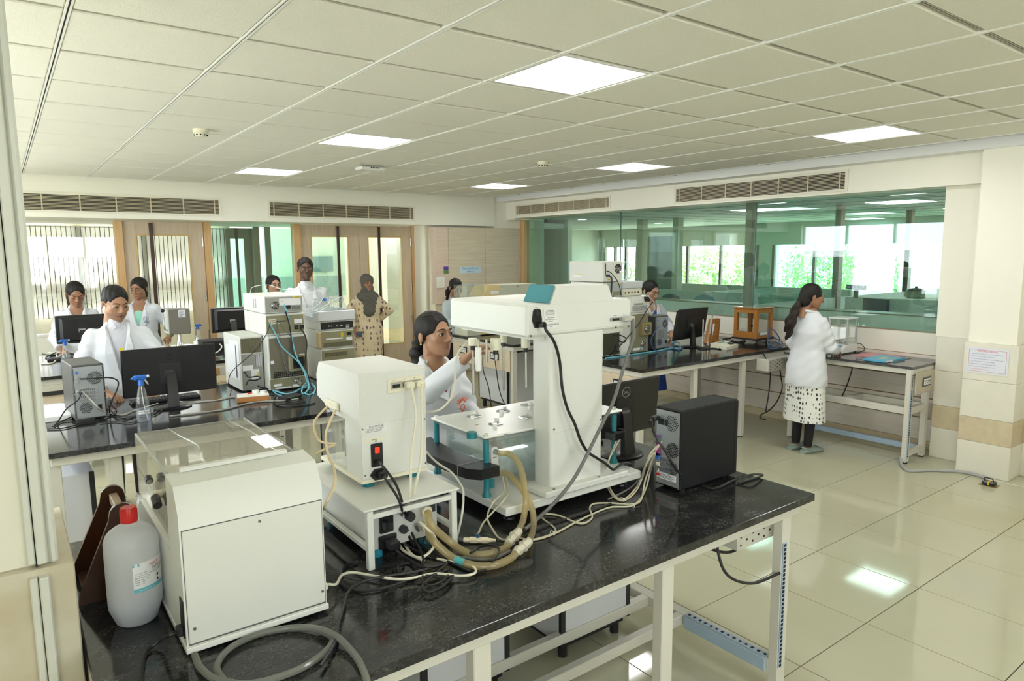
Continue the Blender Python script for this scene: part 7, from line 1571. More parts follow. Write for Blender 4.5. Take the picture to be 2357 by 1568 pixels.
t = flat('pink card folder lying open on the balance bench', [(6.50, 3.27), (6.84, 3.28), (6.85, 2.93), (6.56, 3.02)], BT, BT + 0.004, mat('pink_card', (0.70, 0.30, 0.33), 0.6)); pbox(6.58, 3.03, BT + 0.004, 6.82, 3.2, BT + 0.006, 'sheet', mat('pink_sheet', (0.74, 0.38, 0.40), 0.6), t)
t = flat('blue covered notebook with a yellow emblem on the balance bench', [(6.30, 3.06), (6.66, 3.06), (6.64, 2.84), (6.29, 2.86)], BT + 0.004, BT + 0.020, mat('blue_cover', (0.10, 0.45, 0.66), 0.4), 'notebook', 'notebook')
for v in (0.022, 0.033): q = MB(); q.tube([(6.46 + 2.2 * v * math.cos(a), 2.95 + v * math.sin(a), BT + 0.0205) for a in [2 * PI * k / 20 for k in range(21)]], 0.0016, 5, 1); q.build('emblem', mat('emblem_yellow', (0.75, 0.68, 0.30), 0.5), t)
pbox(6.31, 2.862, BT + 0.0202, 6.62, 2.875, BT + 0.0208, 'cover_stripe', mat('cover_stripe', (0.45, 0.42, 0.28), 0.5), t); pbox(6.305, 2.852, BT + 0.0055, 6.635, 2.858, BT + 0.018, 'page_edges', PAPER, t)
flat('dark grey papers under the blue notebook', [(6.33, 3.14), (6.70, 3.12), (6.76, 2.84), (6.40, 2.83)], BT + 0.0005, BT + 0.0035, mat('grey_papers', (0.22, 0.23, 0.26), 0.6), 'papers', 'papers')
# conduit and floor socket
CD = mat('grey_conduit', (0.40, 0.41, 0.40), 0.5)
DF = lambda x, y, z=0.012: onz(1750 + x * .3507, 600 + y * .3507, z)
tag(MB().tube([DF(922, 1290, 0.05), DF(925, 1335), DF(955, 1372), DF(1000, 1382), DF(1080, 1378), DF(1180, 1378), DF(1300, 1385), DF(1400, 1402), DF(1470, 1425), DF(1492, 1448)], 0.013, 10).build('conduit', CD, None), 'grey flexible conduit running over the floor from the balance bench', 'conduit')
t = thing('floor_socket', 'small black and yellow floor socket box by the pillar', 'socket', DF(1500, 1475, 0)); p = DF(1500, 1475, 0); pbox(p.x - 0.05, p.y - 0.06, 0, p.x + 0.05, p.y + 0.06, 0.004, 'plate', mat('brass_plate', (0.35, 0.27, 0.12), 0.4, metal=0.5), t); pbox(p.x - 0.035, p.y - 0.045, 0.004, p.x + 0.03, p.y + 0.04, 0.035, 'plug_body', BLACK, t, 0.006); pbox(p.x - 0.037, p.y - 0.01, 0.01, p.x + 0.032, p.y + 0.0, 0.037, 'yellow_band', YELLOW, t); q = MB(); q.tube([(p.x, p.y - 0.03, 0.035), (p.x, p.y - 0.02, 0.055), (p.x, p.y + 0.03, 0.055), (p.x, p.y + 0.035, 0.035)], 0.004, 6); q.build('handle', BLACK, t)

# ================================================================== wall and ceiling fittings
YCB = 8.93
cx0, cx1 = ony(998, 560, YCB).x, ony(1195, 560, YCB).x
t = thing('electrical_cupboard', 'tall pale wood cupboard marked Electrical Board (Mains)', 'cupboard', ((cx0 + cx1) / 2, 9.05, 0))
xa, xb = ony(1032, 560, YCB).x, ony(1117, 560, YCB).x
pbox(cx0 + 0.02, YCB + 0.02, 0, cx1, YB + 0.155, 2.27, 'carcass', WOODL, t)
WC = woodmat('cupboard_laminate', (0.56, 0.47, 0.34), (0.68, 0.60, 0.46), 'X', 0.8, 0.4, 20)
WC2 = woodmat('cupboard_laminate_pink', (0.62, 0.47, 0.36), (0.70, 0.57, 0.46), 'X', 0.8, 0.4, 20)
pbox(xa + 0.003, YCB, 0.05, xb - 0.003, YCB + 0.02, 2.265, 'door', WC, t, 0.002); pbox(xb + 0.003, YCB, 0.05, cx1, YCB + 0.02, 2.265, 'door', WC, t, 0.002)
q = MB(); q.prism([(cx0, YCB + 0.10), (cx0 + 0.005, YCB + 0.04), (cx0 + 0.03, YCB + 0.008), (cx0 + 0.06, YCB), (xa - 0.003, YCB), (xa - 0.003, YCB + 0.02), (cx0 + 0.05, YCB + 0.10)], 'z', 1.12, 2.265); q.build('curved_panel', WC2, t)
sg = pbox(ony(1057, 620, YCB).x, YCB - 0.006, ony(1080, 629, YCB).z, ony(1107, 620, YCB).x, YCB, ony(1080, 614, YCB).z, 'sign', mat('sign_blue_grey', (0.55, 0.66, 0.72), 0.4), t)
sx = (ony(1057, 620, YCB).x + ony(1107, 620, YCB).x) / 2; sz = ony(1080, 621, YCB).z; SB = mat('sign_blue', (0.02, 0.22, 0.55), 0.5)
text('Electrical Board', 0.046, SB, sg, (sx, YCB - 0.0065, sz + 0.008), (1, 0, 0), (0, 0, 1), 'CENTER', 0.0002); text('(Mains)', 0.046, SB, sg, (sx, YCB - 0.0065, sz - 0.042), (1, 0, 0), (0, 0, 1), 'CENTER', 0.0002)
t2 = thing('switch_plate', 'white wall switch plate on the curved cupboard panel', 'switch', (ony(1014, 650, YCB).x, YCB, ony(1014, 650, YCB).z)); x0_, x1_, z0_, z1_ = ony(1005, 650, YCB).x, ony(1023, 650, YCB).x, ony(1014, 663, YCB).z, ony(1014, 638, YCB).z
pbox(x0_, YCB - 0.012, z0_, x1_, YCB + 0.01, z1_, 'plate', WHITEG, t2, 0.003)
for i in range(3):
    for j in range(2): pbox(x0_ + 0.015 + i * 0.035, YCB - 0.015, z0_ + 0.02 + j * 0.06, x0_ + 0.043 + i * 0.035, YCB - 0.011, z0_ + 0.07 + j * 0.06, 'rocker', CREAM, t2, 0.002)
t3 = thing('sticker', 'small purple and green sticker on the cupboard edge', 'sticker', (ony(1026, 622, YCB).x, YCB, 1.62)); a_ = ony(1021, 614, YCB); c_ = ony(1032, 630, YCB); m_ = (a_.z + c_.z) / 2
pbox(a_.x, YCB - 0.003, m_, c_.x, YCB, a_.z, 'upper_half', mat('purple', (0.10, 0.04, 0.30), 0.5), t3); pbox(a_.x, YCB - 0.003, c_.z, c_.x, YCB, m_, 'lower_half', mat('sticker_green', (0.12, 0.25, 0.06), 0.5), t3)
# instructions sheet on the pillar
XP = 6.418
a_ = onx(1750 + 1360 * .3507, 600 + 567 * .3507, XP); b_ = onx(1750 + 1638 * .3507, 600 + 585 * .3507, XP); c_ = onx(1750 + 1620 * .3507, 600 + 757 * .3507, XP); d_ = onx(1750 + 1357 * .3507, 600 + 735 * .3507, XP)
t = thing('instruction_sheet', 'laminated INSTRUCTIONS sheet with red border taped to the pillar', 'notice', (XP, (a_.y + b_.y) / 2, c_.z))
ys_, zs_ = (a_.y, b_.y), ((c_.z + d_.z) / 2, (a_.z + b_.z) / 2)
q = MB(); q.box(XP - 0.002, ys_[1], zs_[0], XP, ys_[0], zs_[1]); pa = q.build('sheet', mat('laminated_paper', (0.78, 0.80, 0.88), 0.15), t)
q = MB(); e_ = 0.016
for y0_, z0_, y1_, z1_ in ((ys_[1] + e_, zs_[0] + e_, ys_[0] - e_, zs_[0] + e_ + 0.002), (ys_[1] + e_, zs_[1] - e_ - 0.002, ys_[0] - e_, zs_[1] - e_), (ys_[1] + e_, zs_[0] + e_, ys_[1] + e_ + 0.002, zs_[1] - e_), (ys_[0] - e_ - 0.002, zs_[0] + e_, ys_[0] - e_, zs_[1] - e_)): q.box(XP - 0.0026, y0_, z0_, XP - 0.0018, y1_, z1_)
q.build('border', mat('red_border', (0.55, 0.12, 0.15), 0.5), pa)
ym = (ys_[0] + ys_[1]) / 2
text('INSTRUCTIONS', 0.020, REDI, pa, (XP - 0.0025, ym, zs_[1] - 0.034), (0, -1, 0), (0, 0, 1), 'CENTER', 0.0002)
LNS = ('1. Keep the area clean. The balance should be handled gently and', '   switched off after use. Note it in the log book.', '2. Check the level before weighing. Do not use damaged vessels.', '3. Use the brush to clean the pan after weighing.', '4. Allow the balance to warm up and display 0.000', '5. Avoid weighing hot or wet samples on the pan.', 'Enter the record of use in the register.')
BLI = mat('blue_ink', (0.10, 0.10, 0.35), 0.5)
for k, s in enumerate(LNS): text(s, 0.0092, BLI if k < 6 else REDI, pa, (XP - 0.0025, ys_[0] - 0.024, zs_[1] - 0.055 - k * 0.021), (0, -1, 0), (0, 0, 1), 'LEFT', 0.0001)
# smoke detectors, access point
for (x, y, lb_) in ((1.203, 5.228, 'cream smoke detector in the ceiling over the islands by the pillar side'), (4.29, 5.241, 'cream smoke detector in the ceiling between the LED panels by the glass side')):
    t = thing('smoke_detector', lb_, 'smoke detector', (x, y, CZ - 0.006), 0, 'smoke detectors'); q = MB(); q.lathe([(0.052, CZ - 0.004), (0.052, CZ - 0.03), (0.045, CZ - 0.035)], (x, y, 0), 24); q.build('base', CREAM, t); q = MB(); q.lathe([(0.042, CZ - 0.035), (0.038, CZ - 0.055), (0.025, CZ - 0.060)], (x, y, 0), 24); q.build('chamber', CREAM, t)
    q = MB()
    for k in range(10): a = 2 * PI * k / 10; q.box(x + 0.040 * math.cos(a) - 0.005, y + 0.040 * math.sin(a) - 0.005, CZ - 0.050, x + 0.040 * math.cos(a) + 0.005, y + 0.040 * math.sin(a) + 0.005, CZ - 0.042)
    o = q.build('slots', SLOT, t); o['kind'] = 'stuff'
t = thing('access_point', 'flat white wireless access point under the ceiling tiles', 'access point', (3.03, 6.41, CZ - 0.03)); q = MB(); q.box(2.90, 6.33, CZ - 0.055, 3.16, 6.49, CZ - 0.022, 0.012); q.build('case', WHITEG, t); pbox(2.99, 6.335, CZ - 0.022, 3.10, 6.49, CZ - 0.004, 'bracket', GREYM, t)
for k in range(4): pbox(3.0 + k * 0.025, 6.328, CZ - 0.040, 3.015 + k * 0.025, 6.331, CZ - 0.030, 'port', SLOT, t)
# ================================================================== people: one implicit surface per body, meshed with surface nets
def nets(fn, lo, hi, h):
    ax = [np.arange(lo[i], hi[i] + h, h, dtype=np.float32) for i in range(3)]
    X, Y, Z = np.meshgrid(*ax, indexing='ij')
    V = fn(X, Y, Z).astype(np.float32); V = np.where(np.abs(V) < 1e-9, 1e-9, V); S = V < 0
    nx, ny, nz = V.shape
    sl = lambda A, d: A[d[0]:nx - 1 + d[0], d[1]:ny - 1 + d[1], d[2]:nz - 1 + d[2]]
    cnt = np.zeros((nx - 1, ny - 1, nz - 1), np.float32); acc = np.zeros((3,) + cnt.shape, np.float32)
    for a in range(3):
        o = [k for k in range(3) if k != a]
        for u in (0, 1):
            for w in (0, 1):
                d0 = [0, 0, 0]; d0[o[0]] = u; d0[o[1]] = w; d1 = list(d0); d1[a] = 1
                va, vb = sl(V, d0), sl(V, d1); m = sl(S, d0) != sl(S, d1)
                t = np.where(m, va / np.where(m, va - vb, 1), 0); cnt += m
                for k in range(3): acc[k] += np.where(m, d0[k] + (t if k == a else 0), 0)
    on = cnt > 0; idx = -np.ones(cnt.shape, np.int64); idx[on] = np.arange(on.sum()); I = np.argwhere(on)
    vs = np.stack([lo[k] + h * (I[:, k] + acc[k][on] / cnt[on]) for k in range(3)], 1)
    fs = []
    for a in range(3):
        b, c = (a + 1) % 3, (a + 2) % 3
        n = [nx, ny, nz]
        s0 = [slice(None)] * 3; s1 = [slice(None)] * 3
        s0[a] = slice(0, n[a] - 1); s1[a] = slice(1, n[a])
        for k in (b, c): s0[k] = slice(1, n[k] - 1); s1[k] = slice(1, n[k] - 1)
        A, Bq = S[tuple(s0)], S[tuple(s1)]; e = np.argwhere(A != Bq)
        if not len(e): continue
        fl = A[A != Bq]; e = e.copy(); e[:, b] += 1; e[:, c] += 1
        def cell(db, dc): q = e.copy(); q[:, b] += db; q[:, c] += dc; return idx[q[:, 0], q[:, 1], q[:, 2]]
        q = np.stack([cell(-1, -1), cell(0, -1), cell(0, 0), cell(-1, 0)], 1); q[~fl] = q[~fl][:, ::-1]; fs.append(q)
    return vs, np.concatenate(fs)
def sell(X, Y, Z, c, r):
    a, b, d = (X - c[0]) / r[0], (Y - c[1]) / r[1], (Z - c[2]) / r[2]
    k0 = np.sqrt(a * a + b * b + d * d); k1 = np.sqrt((a / r[0]) ** 2 + (b / r[1]) ** 2 + (d / r[2]) ** 2) + 1e-9
    return k0 * (k0 - 1) / k1
def scone(X, Y, Z, a, b, ra, rb, sy=1.0):
    ba = [b[i] - a[i] for i in range(3)]; L = sum(v * v for v in ba) + 1e-12
    px, py, pz = X - a[0], Y - a[1], Z - a[2]
    t = np.clip((px * ba[0] + py * ba[1] + pz * ba[2]) / L, 0, 1)
    return np.sqrt((px - t * ba[0]) ** 2 + ((py - t * ba[1]) * sy) ** 2 + (pz - t * ba[2]) ** 2) - (ra + (rb - ra) * t)
def smin(a, b, k):
    h = np.clip(0.5 + 0.5 * (b - a) / k, 0, 1); return b + (a - b) * h - k * h * (1 - h)
def smax(a, b, k): return -smin(-a, -b, k)
def interp(Z, st, j): return np.interp(Z, [s[0] for s in st], [s[j] for s in st]).astype(np.float32)

def head_sdf(X, Y, Z, male, beard=0):
    fw = 1.03 if male else 0.93
    d = sell(X, Y, Z, (0, .018, .030), (.074, .092, .084))
    d = smin(d, sell(X, Y, Z, (0, -.028, -.028), (.0615 * fw, .062, .082)), .02)
    d = smin(d, sell(X, Y, Z, (0, -.040, -.070), (.040 * fw, .046, .033)), .02)
    d = smin(d, sell(X, Y, Z, (0, -.071, -.094), (.018 * fw, .018, .016)), .02)
    for s in (-1, 1):
        d = smin(d, sell(X, Y, Z, (s * .038, -.056, -.018), (.022, .023, .020)), .018)
        d = smin(d, sell(X, Y, Z, (s * (.043 if male else .038), -.006, -.054), (.017, .025, .022)), .02)
        d = smin(d, sell(X, Y, Z, (s * .0765, .022, -.010), (.0080, .0160, .027)), .006)
        d = smax(d, -sell(X, Y, Z, (s * .032, -.100, .004), (.019, .020, .012)), .012)
        d = smin(d, sell(X, Y, Z, (s * .031, -.0745, .003), (.0155, .0155, .0125)), .006)
        d = smin(d, scone(X, Y, Z, (s * .010, -.087, .0255), (s * .044, -.072, .025), .009 + .002 * male, .007), .012)
        d = smin(d, sell(X, Y, Z, (s * .0125, -.0945, -.0315), (.0095, .011, .008)), .006)
    d = smin(d, scone(X, Y, Z, (0, -.086, .016), (0, -.1065, -.0265), .0075, .0115), .010)
    for z, y, r in ((-.0575, -.0905, .0062), (-.0665, -.0895, .0072)):
        for s in (-1, 1): d = smin(d, scone(X, Y, Z, (0, y, z), (s * .020, y + .011, -.0615), r, .003), .005)
    nr = .051 if male else .040
    d = smin(d, scone(X, Y, Z, (0, .034, -.060), (0, .052, -.230), nr, nr + .004), .012)
    return d
def hand_sdf(curl):
    def f(X, Y, Z):
        d = None
        pal = scone(X, Y, Z * 1.0, (.0, 0, 0), (.075, .002, 0), .022, .030)
        pal = smax(pal, np.abs(Z) - .0135, .012)
        d = smin(pal, scone(X, Y, Z, (-.06, 0, 0), (.01, 0, 0), .024, .021), .015)
        for k, (y, L, r) in enumerate(((.029, .068, .0085), (.010, .078, .0090), (-.0095, .072, .0087), (-.027, .056, .0075))):
            p = np.array([.078, y, 0.0]); an = -curl * 0.35
            for seg, fr in ((0, .45), (1, .32), (2, .23)):
                q = p + np.array([math.cos(an), y * 0.6 * (0.4 if seg == 0 else 0.1), math.sin(an)]) * L * fr
                d = smin(d, scone(X, Y, Z, p, q, r * (1 - .08 * seg), r * (.92 - .08 * seg)), .004); p = q; an -= curl * 0.75
        p = (.018, .022, -.002); q = (.050, .050, -.008 - .012 * curl); r = (.078, .060 - .012 * curl, -.012 - .030 * curl)
        d = smin(d, scone(X, Y, Z, p, q, .013, .0105), .008); d = smin(d, scone(X, Y, Z, q, r, .0105, .008), .004)
        return d
    return f
HANDS = {}
def hand_mesh(curl):
    if curl not in HANDS: HANDS[curl] = nets(hand_sdf(curl), (-.07, -.05, -.085), (.17, .085, .035), .0036)
    return HANDS[curl]
def skinmat(nm, c):
    return mat(nm, c, 0.48, noise=0.10, nscale=25, sss=0.12)
LIPM = {}
COAT = mat('white_coat', (0.68, 0.70, 0.74), 0.8, bump=0.35, bscale=16)
HAIRM = mat('black_hair', (0.009, 0.007, 0.006), 0.58, bump=0.9, bscale=90, spec=0.35)
_mp = HAIRM.node_tree.nodes.new('ShaderNodeMapping'); _mp.inputs['Scale'].default_value = (3.0, 3.0, 0.25)
_tx = [n_ for n_ in HAIRM.node_tree.nodes if n_.type == 'TEX_NOISE'][0]; HAIRM.node_tree.links.new(_tx.inputs['Vector'].links[0].from_socket, _mp.inputs['Vector']); HAIRM.node_tree.links.new(_mp.outputs['Vector'], _tx.inputs['Vector'])
HAIRT = mat('brown_hair', (0.028, 0.018, 0.012), 0.6, noise=0.6, nscale=60, bump=0.8, bscale=120, spec=0.3)
EYEW = mat('eye_white', (0.70, 0.66, 0.62), 0.25)
IRIS = mat('iris', (0.02, 0.011, 0.007), 0.15)
BROW = mat('brow', (0.012, 0.009, 0.008), 0.7)

def mesh_obj(name, vs, fs, mats, fm, parent):
    me = bpy.data.meshes.new(name); me.from_pydata(vs.tolist(), [], fs.tolist() if hasattr(fs, 'tolist') else fs)
    for m in mats: me.materials.append(m)
    if fm is not None: me.polygons.foreach_set('material_index', np.asarray(fm, np.int32))
    me.shade_smooth(); o = bpy.data.objects.new(name, me); COL.objects.link(o); o.parent = parent; return o

def person(label, x, y, H, face, skin, lip, male=0, hyaw=0.0, hpitch=0.0, hs=1.0, armR=None, armL=None, lean=0.0, coat=True, hem=0.46, shirt=None, vneck=0.66, hair='tied', pants=None,
           shoes=None, sleeve=None, curlR=0.5, curlL=0.5, skirt=None, hijab=None, eyes=1.0, top=None, shirt_collar=False, coatmat=None, armworld=True, beard=None, wide=1.0, short=False, hnd=(1, 1), flare=.11, nl=.78):
    root = thing('person', label, 'person', (x, y, 0), face, 'people in the laboratory')
    Rz = Matrix.Rotation(-face, 3, 'Z')
    def loc(p): return Rz @ (Vector(p) - Vector((x, y, 0)))
    k = H / 1.65
    sh = (0.160 if male else 0.142) * k * wide
    zs = 0.785 * H
    ln = lambda z: -lean * max(0.0, z - 0.52 * H)
    shR, shL = np.array((-sh, 0.0 + ln(zs), zs)), np.array((sh, 0.0 + ln(zs), zs))
    aR = [np.array(loc(p)) for p in armR] if armR else [np.array((-sh - .06, .03, .62 * H)), np.array((-sh - .05, -.07, .47 * H))]
    aL = [np.array(loc(p)) for p in armL] if armL else [np.array((sh + .06, .03, .62 * H)), np.array((sh + .05, -.07, .47 * H))]
    wb = 1.10 if male else 1.0
    st = [(0.30 * H, .150 * k, .120 * k), (0.44 * H, .170 * k, .130 * k), (0.53 * H, .172 * k * wb, .125 * k), (0.62 * H, .142 * k * wb, .106 * k), (0.72 * H, .158 * k * wb, .118 * k), (0.765 * H, .152 * k * wb, .100 * k), (0.805 * H, .112 * k * wb, .074 * k), (0.830 * H, .068 * k, .056 * k), (0.86 * H, .050 * k, .050 * k)]
    def torso(X, Y, Z, zlo, zhi, off, flare=0.0):
        rx = interp(Z, st, 1) + off + flare * np.clip(0.62 * H - Z, 0, 1); ry = interp(Z, st, 2) + off + flare * np.clip(0.62 * H - Z, 0, 1)
        Yl = Y + lean * np.clip(Z - 0.52 * H, 0, None)
        d = (np.sqrt((X / rx) ** 2 + (Yl / ry) ** 2) - 1) * np.minimum(rx, ry)
        return smax(d, np.maximum(zlo - Z, Z - zhi), .008)
    hl = .078 * k; vs = min(.5, .072 * k / (max(.012, .825 - vneck) * H))
    def legs(X, Y, Z, off):
        d = None
        for s in (-1, 1):
            a = scone(X, Y, Z, (s * hl, 0, .50 * H), (s * hl, -.012, .275 * H), .080 * k + off, .056 * k + off); b = scone(X, Y, Z, (s * hl, -.012, .275 * H), (s * hl * .95, .012, .05 * H), .054 * k + off, .040 * k + off)
            e = smin(a, b, .02); d = e if d is None else np.minimum(d, e)
        return d
    def body(X, Y, Z):
        d = torso(X, Y, Z, .44 * H, .86 * H, 0)
        d = smin(d, legs(X, Y, Z, 0), .02)
        for s0, (e, w) in ((shR, aR), (shL, aL)):
            a = smin(scone(X, Y, Z, s0, e, .047 * k, .038 * k), scone(X, Y, Z, e, w, .036 * k, .026 * k), .012); d = smin(d, a, .02)
        return d
    allp = np.array([shR, shL] + aR + aL); lo = np.minimum(allp.min(0) - .09, (-.24, -.2, -.02)); hi = np.maximum(allp.max(0) + .09, (.24, .2, .87 * H)); hi[2] = max(.88 * H, allp[:, 2].max() + .09); lo[2] = 0.02
    bv, bf = nets(body, lo, hi, .013)
    fc = bv[bf].mean(1)
    fm = np.where(fc[:, 2] < .47 * H, 3, 2)
    inarm = np.zeros(len(fc), bool)
    for s0, (e, w) in ((shR, aR), (shL, aL)):
        dd = np.minimum(scone(fc[:, 0], fc[:, 1], fc[:, 2], e, w, 0, 0), scone(fc[:, 0], fc[:, 1], fc[:, 2], s0 * .35 + e * .65, e, 0, 0)); inarm |= dd < .055
    fm[inarm] = 0; fm[(fc[:, 2] < .045 * H)] = 0
    if not shirt_collar: fm[fc[:, 2] > .80 * H] = 0
    if not shirt_collar: fm[(fc[:, 1] < ln(.8 * H) - .02) & (fc[:, 2] > nl * H - .5 * np.abs(fc[:, 0])) & (np.abs(fc[:, 0]) < .09)] = 0
    # head
    hc = Vector((0, ln(.87 * H) - .012 * k, H - .116 * hs)); HM = Matrix.Translation(hc) @ Matrix.Rotation(hyaw, 4, 'Z') @ Matrix.Rotation(hpitch, 4, 'X') @ Matrix.Scale(hs, 4)
    hv, hf = nets(lambda X, Y, Z: head_sdf(X, Y, Z, male), (-.10, -.125, -.21), (.10, .125, .125), .0042)
    hcen = hv[hf].mean(1); lipf = (np.abs(hcen[:, 0]) / .0235 + np.abs(hcen[:, 2] + .0620) / .0125 < 1.0) & (hcen[:, 1] < -.072)
    hfm = np.where(lipf, 1, 0)
    if beard: hfm[(hcen[:, 2] < -.048) & (hcen[:, 1] < -.02) & (hcen[:, 2] > -.108) & ~lipf & (hcen[:, 2] < -.048 - .6 * np.clip(.03 - np.abs(hcen[:, 0]), 0, 1) * (hcen[:, 2] > -.055))] = 4
    M = np.array(HM); hv = hv @ M[:3, :3].T + M[:3, 3]
    V, F, FM = [bv, hv], [bf, hf + len(bv)], [fm, hfm]; n = len(bv) + len(hv)
    for j, (e, w) in enumerate((aR, aL)):
        if not hnd[j]: continue
        cv, cf = hand_mesh(curlR if j == 0 else curlL); d = Vector(w - e).normalized()
        up = Vector((0, 0, 1)); 
        if abs(d.z) > .8: up = Vector((1, 0, 0)) * (-1 if j == 0 else 1)   # hanging hand: palm to the thigh
        yv = up.cross(d).normalized(); zv = d.cross(yv)
        s = 1.0 if j == 0 else -1.0
        B3 = np.array([[d.x, yv.x * s, zv.x], [d.y, yv.y * s, zv.y], [d.z, yv.z * s, zv.z]]) * (k * (1.06 if male else .96))
        V.append(cv @ B3.T + w + np.array(d) * .012); F.append((cf if s > 0 else cf[:, ::-1]) + n); FM.append(np.zeros(len(cf), int)); n += len(cv)
    sm = skinmat(*skin); lm = mat(lip[0], lip[1], .4)
    shm = shirt or COAT; pm = pants or mat('dark_trousers', (.020, .016, .016), .8)
    bm_ = beard or sm
    mesh_obj('body', np.concatenate(V), np.concatenate(F), [sm, lm, shm, pm, bm_], np.concatenate(FM), root)
    # eyes, brows
    for s in (-1, 1):
        q = MB(); q.ball((s * .031, -.0815, .0025), .0125, (1, .85, .46 * eyes), 14); q.xform(HM); ey = q.build('eye', EYEW, root, world=False)
        q = MB(); q.ball((s * .031, -.0905, .0018), .0056, (1, .55, min(1, .95 * eyes)), 12); q.xform(HM); q.build('iris', IRIS, ey, world=False)
        q = MB(); q.tube([(s * .0175, -.0868, .0015), (s * .024, -.0925, .0025 + .0055 * eyes), (s * .032, -.0925, .0030 + .0062 * eyes), (s * .040, -.0865, .0025 + .0045 * eyes), (s * .0465, -.0765, .000)], [.0009, .0019, .0022, .0019, .0008], 6, 4); q.xform(HM); q.build('lashes', BROW, ey, world=False)
        q = MB(); q.tube([(s * .011, -.0965, .0225), (s * .022, -.0965, .0285), (s * .034, -.0905, .0300), (s * .046, -.0775, .0245)], [.0018, .0034, .0032, .0012], 6, 4); q.xform(HM); q.build('eyebrow', BROW, root, world=False)
    # hair
    def hairf(X, Y, Z):
        g = 0.0022 * np.sin(X * 210 + Y * 60) * np.sin(Y * 90 + Z * 40)
        if hair == 'short':
            d = sell(X, Y, Z, (0, .020, .038), (.079, .097, .087)) + g + .0035 * np.sin(X * 150 + Z * 60) * np.sin(Y * 130 + X * 50)
            d = smax(d, -sell(X, Y, Z, (0, -.105, -.030), (.082, .078, .112)), .010)
            d = smax(d, -(Z - (-.028 + .25 * (0.02 - Y).clip(-.2, .2) * 0 )) - .03 * (Y > .03) , .008)
            for s in (-1, 1): d = smax(d, -sell(X, Y, Z, (s * .085, .010, -.012), (.022, .032, .034)), .005)
            return d
        d = sell(X, Y, Z, (0, .022, .034), (.080, .099, .088)) + g
        d = smax(d, -sell(X, Y, Z, (0, -.108, -.026), (.073, .078, .112)), .008)
        for s in (-1, 1): d = smax(d, -sell(X, Y, Z, (s * .088, .004, -.020), (.020, .028, .032)), .006)
        d = smin(d, sell(X, Y, Z, (0, .075, -.012), (.052, .046, .050)), .02)
        if hair == 'bun': d = smin(d, sell(X, Y, Z, (0, .118, .0), (.042, .036, .042)), .01)
        if hair == 'tied': d = smin(d, scone(X, Y, Z, (0, .110, -.015), (.02, .120, -.12), .028, .018), .015)
        if hair == 'tied_thick':
            d = smin(d, scone(X, Y, Z, (0, .110, -.020), (-.02, .125, -.10), .034, .036) + .005 * np.sin(Z * 120 + X * 90), .015); d = smin(d, scone(X, Y, Z, (-.02, .125, -.10), (-.03, .10, -.19), .036, .020) + .006 * np.sin(Z * 140), .015)
        if hair == 'long': d = smin(d, sell(X, Y, Z, (0, .062, -.055), (.060, .048, .062)), .02); d = smin(d, scone(X, Y, Z, (0, .085, -.03), (0, .112, -.055), .040, .026), .02)
        return d
    if not hijab:
        hiv, hif = nets(hairf, (-.12, -.12, -.42 if hair == 'long' else -.24), (.14, .25, .14), .0055 if hair != 'short' else .0045)
        mesh_obj('hair', hiv @ M[:3, :3].T + M[:3, 3], hif, [HAIRM], None, root)
        if hair == 'long':
            p0 = np.array(HM @ Vector((0, .105, -.05))); p1 = p0 + np.array((.01, .040, -.07)); p2 = np.array((.055, .165, .775 * H)); p3 = np.array((.085, .165, .69 * H))
            def tail(X, Y, Z):
                wv = .006 * np.sin(Z * 75 + X * 60) + .005 * np.sin(X * 150 + Z * 35 + Y * 60)
                d = smin(scone(X, Y, Z, p0, p1, .024, .030), scone(X, Y, Z, p1, p2, .034, .054, 1.4) + wv, .02); return smin(d, scone(X, Y, Z, p2, p3, .054, .026, 1.4) + wv * 1.3, .02)
            tv, tf = nets(tail, (-.12, 0, .64 * H), (.20, .27, .97 * H), .006); mesh_obj('ponytail', tv, tf, [HAIRT], None, root)
    # coat
    cm = coatmat or COAT
    fold = lambda X, Y, Z: .0035 * np.sin(Z * 21 + X * 17 + x * 9) * np.sin(X * 23 - Z * 9 + y) + .0030 * np.sin(X * 48 + Z * 9) * np.clip((.66 * H - Z) * 3, 0, 1) + .0018 * np.sin(Z * 60 + X * 25 + Y * 40)
    if coat:
        def coatf(X, Y, Z):
            d = torso(X, Y, Z, hem * H, .842 * H, .018, flare)
            for j, (s0, (e, w)) in enumerate(((shR, aR), (shL, aL))):
                if short:
                    m = s0 + (e - s0) * .98; a = scone(X, Y, Z, s0, m, .060 * k, .060 * k)
                    a = np.maximum(a, ((X - m[0]) * (e - s0)[0] + (Y - m[1]) * (e - s0)[1] + (Z - m[2]) * (e - s0)[2]) / np.linalg.norm(e - s0))
                else:
                    c = w - (w - e) / np.linalg.norm(w - e) * .012; u = (w - e) / np.linalg.norm(w - e)
                    a = smin(scone(X, Y, Z, s0, e, .056 * k, .054 * k), scone(X, Y, Z, e, w, .053 * k, .045 * k), .018)
                    a = np.maximum(a, (X - c[0]) * u[0] + (Y - c[1]) * u[1] + (Z - c[2]) * u[2])
                d = smin(d, a + .0045 * np.sin(Z * 70 + X * 40 + Y * 55), .030)
            d = d + fold(X, Y, Z)
            v = np.minimum((Z - vneck * H) * vs - np.abs(X), -(Y + lean * np.clip(Z - .52 * H, 0, None)) - .02)
            return d + .036 * np.clip(v / .012, 0, 1)
        lo2 = lo.copy(); hi2 = hi.copy(); lo2[2] = min(hem * H - .03, allp[:, 2].min() - .1); hi2[2] = max(.87 * H, allp[:, 2].max() + .09); lo2[:2] -= .03; hi2[:2] += .03
        cv, cf = nets(coatf, lo2, hi2, .0105)
        co = mesh_obj('lab_coat', cv, cf, [cm], None, root)
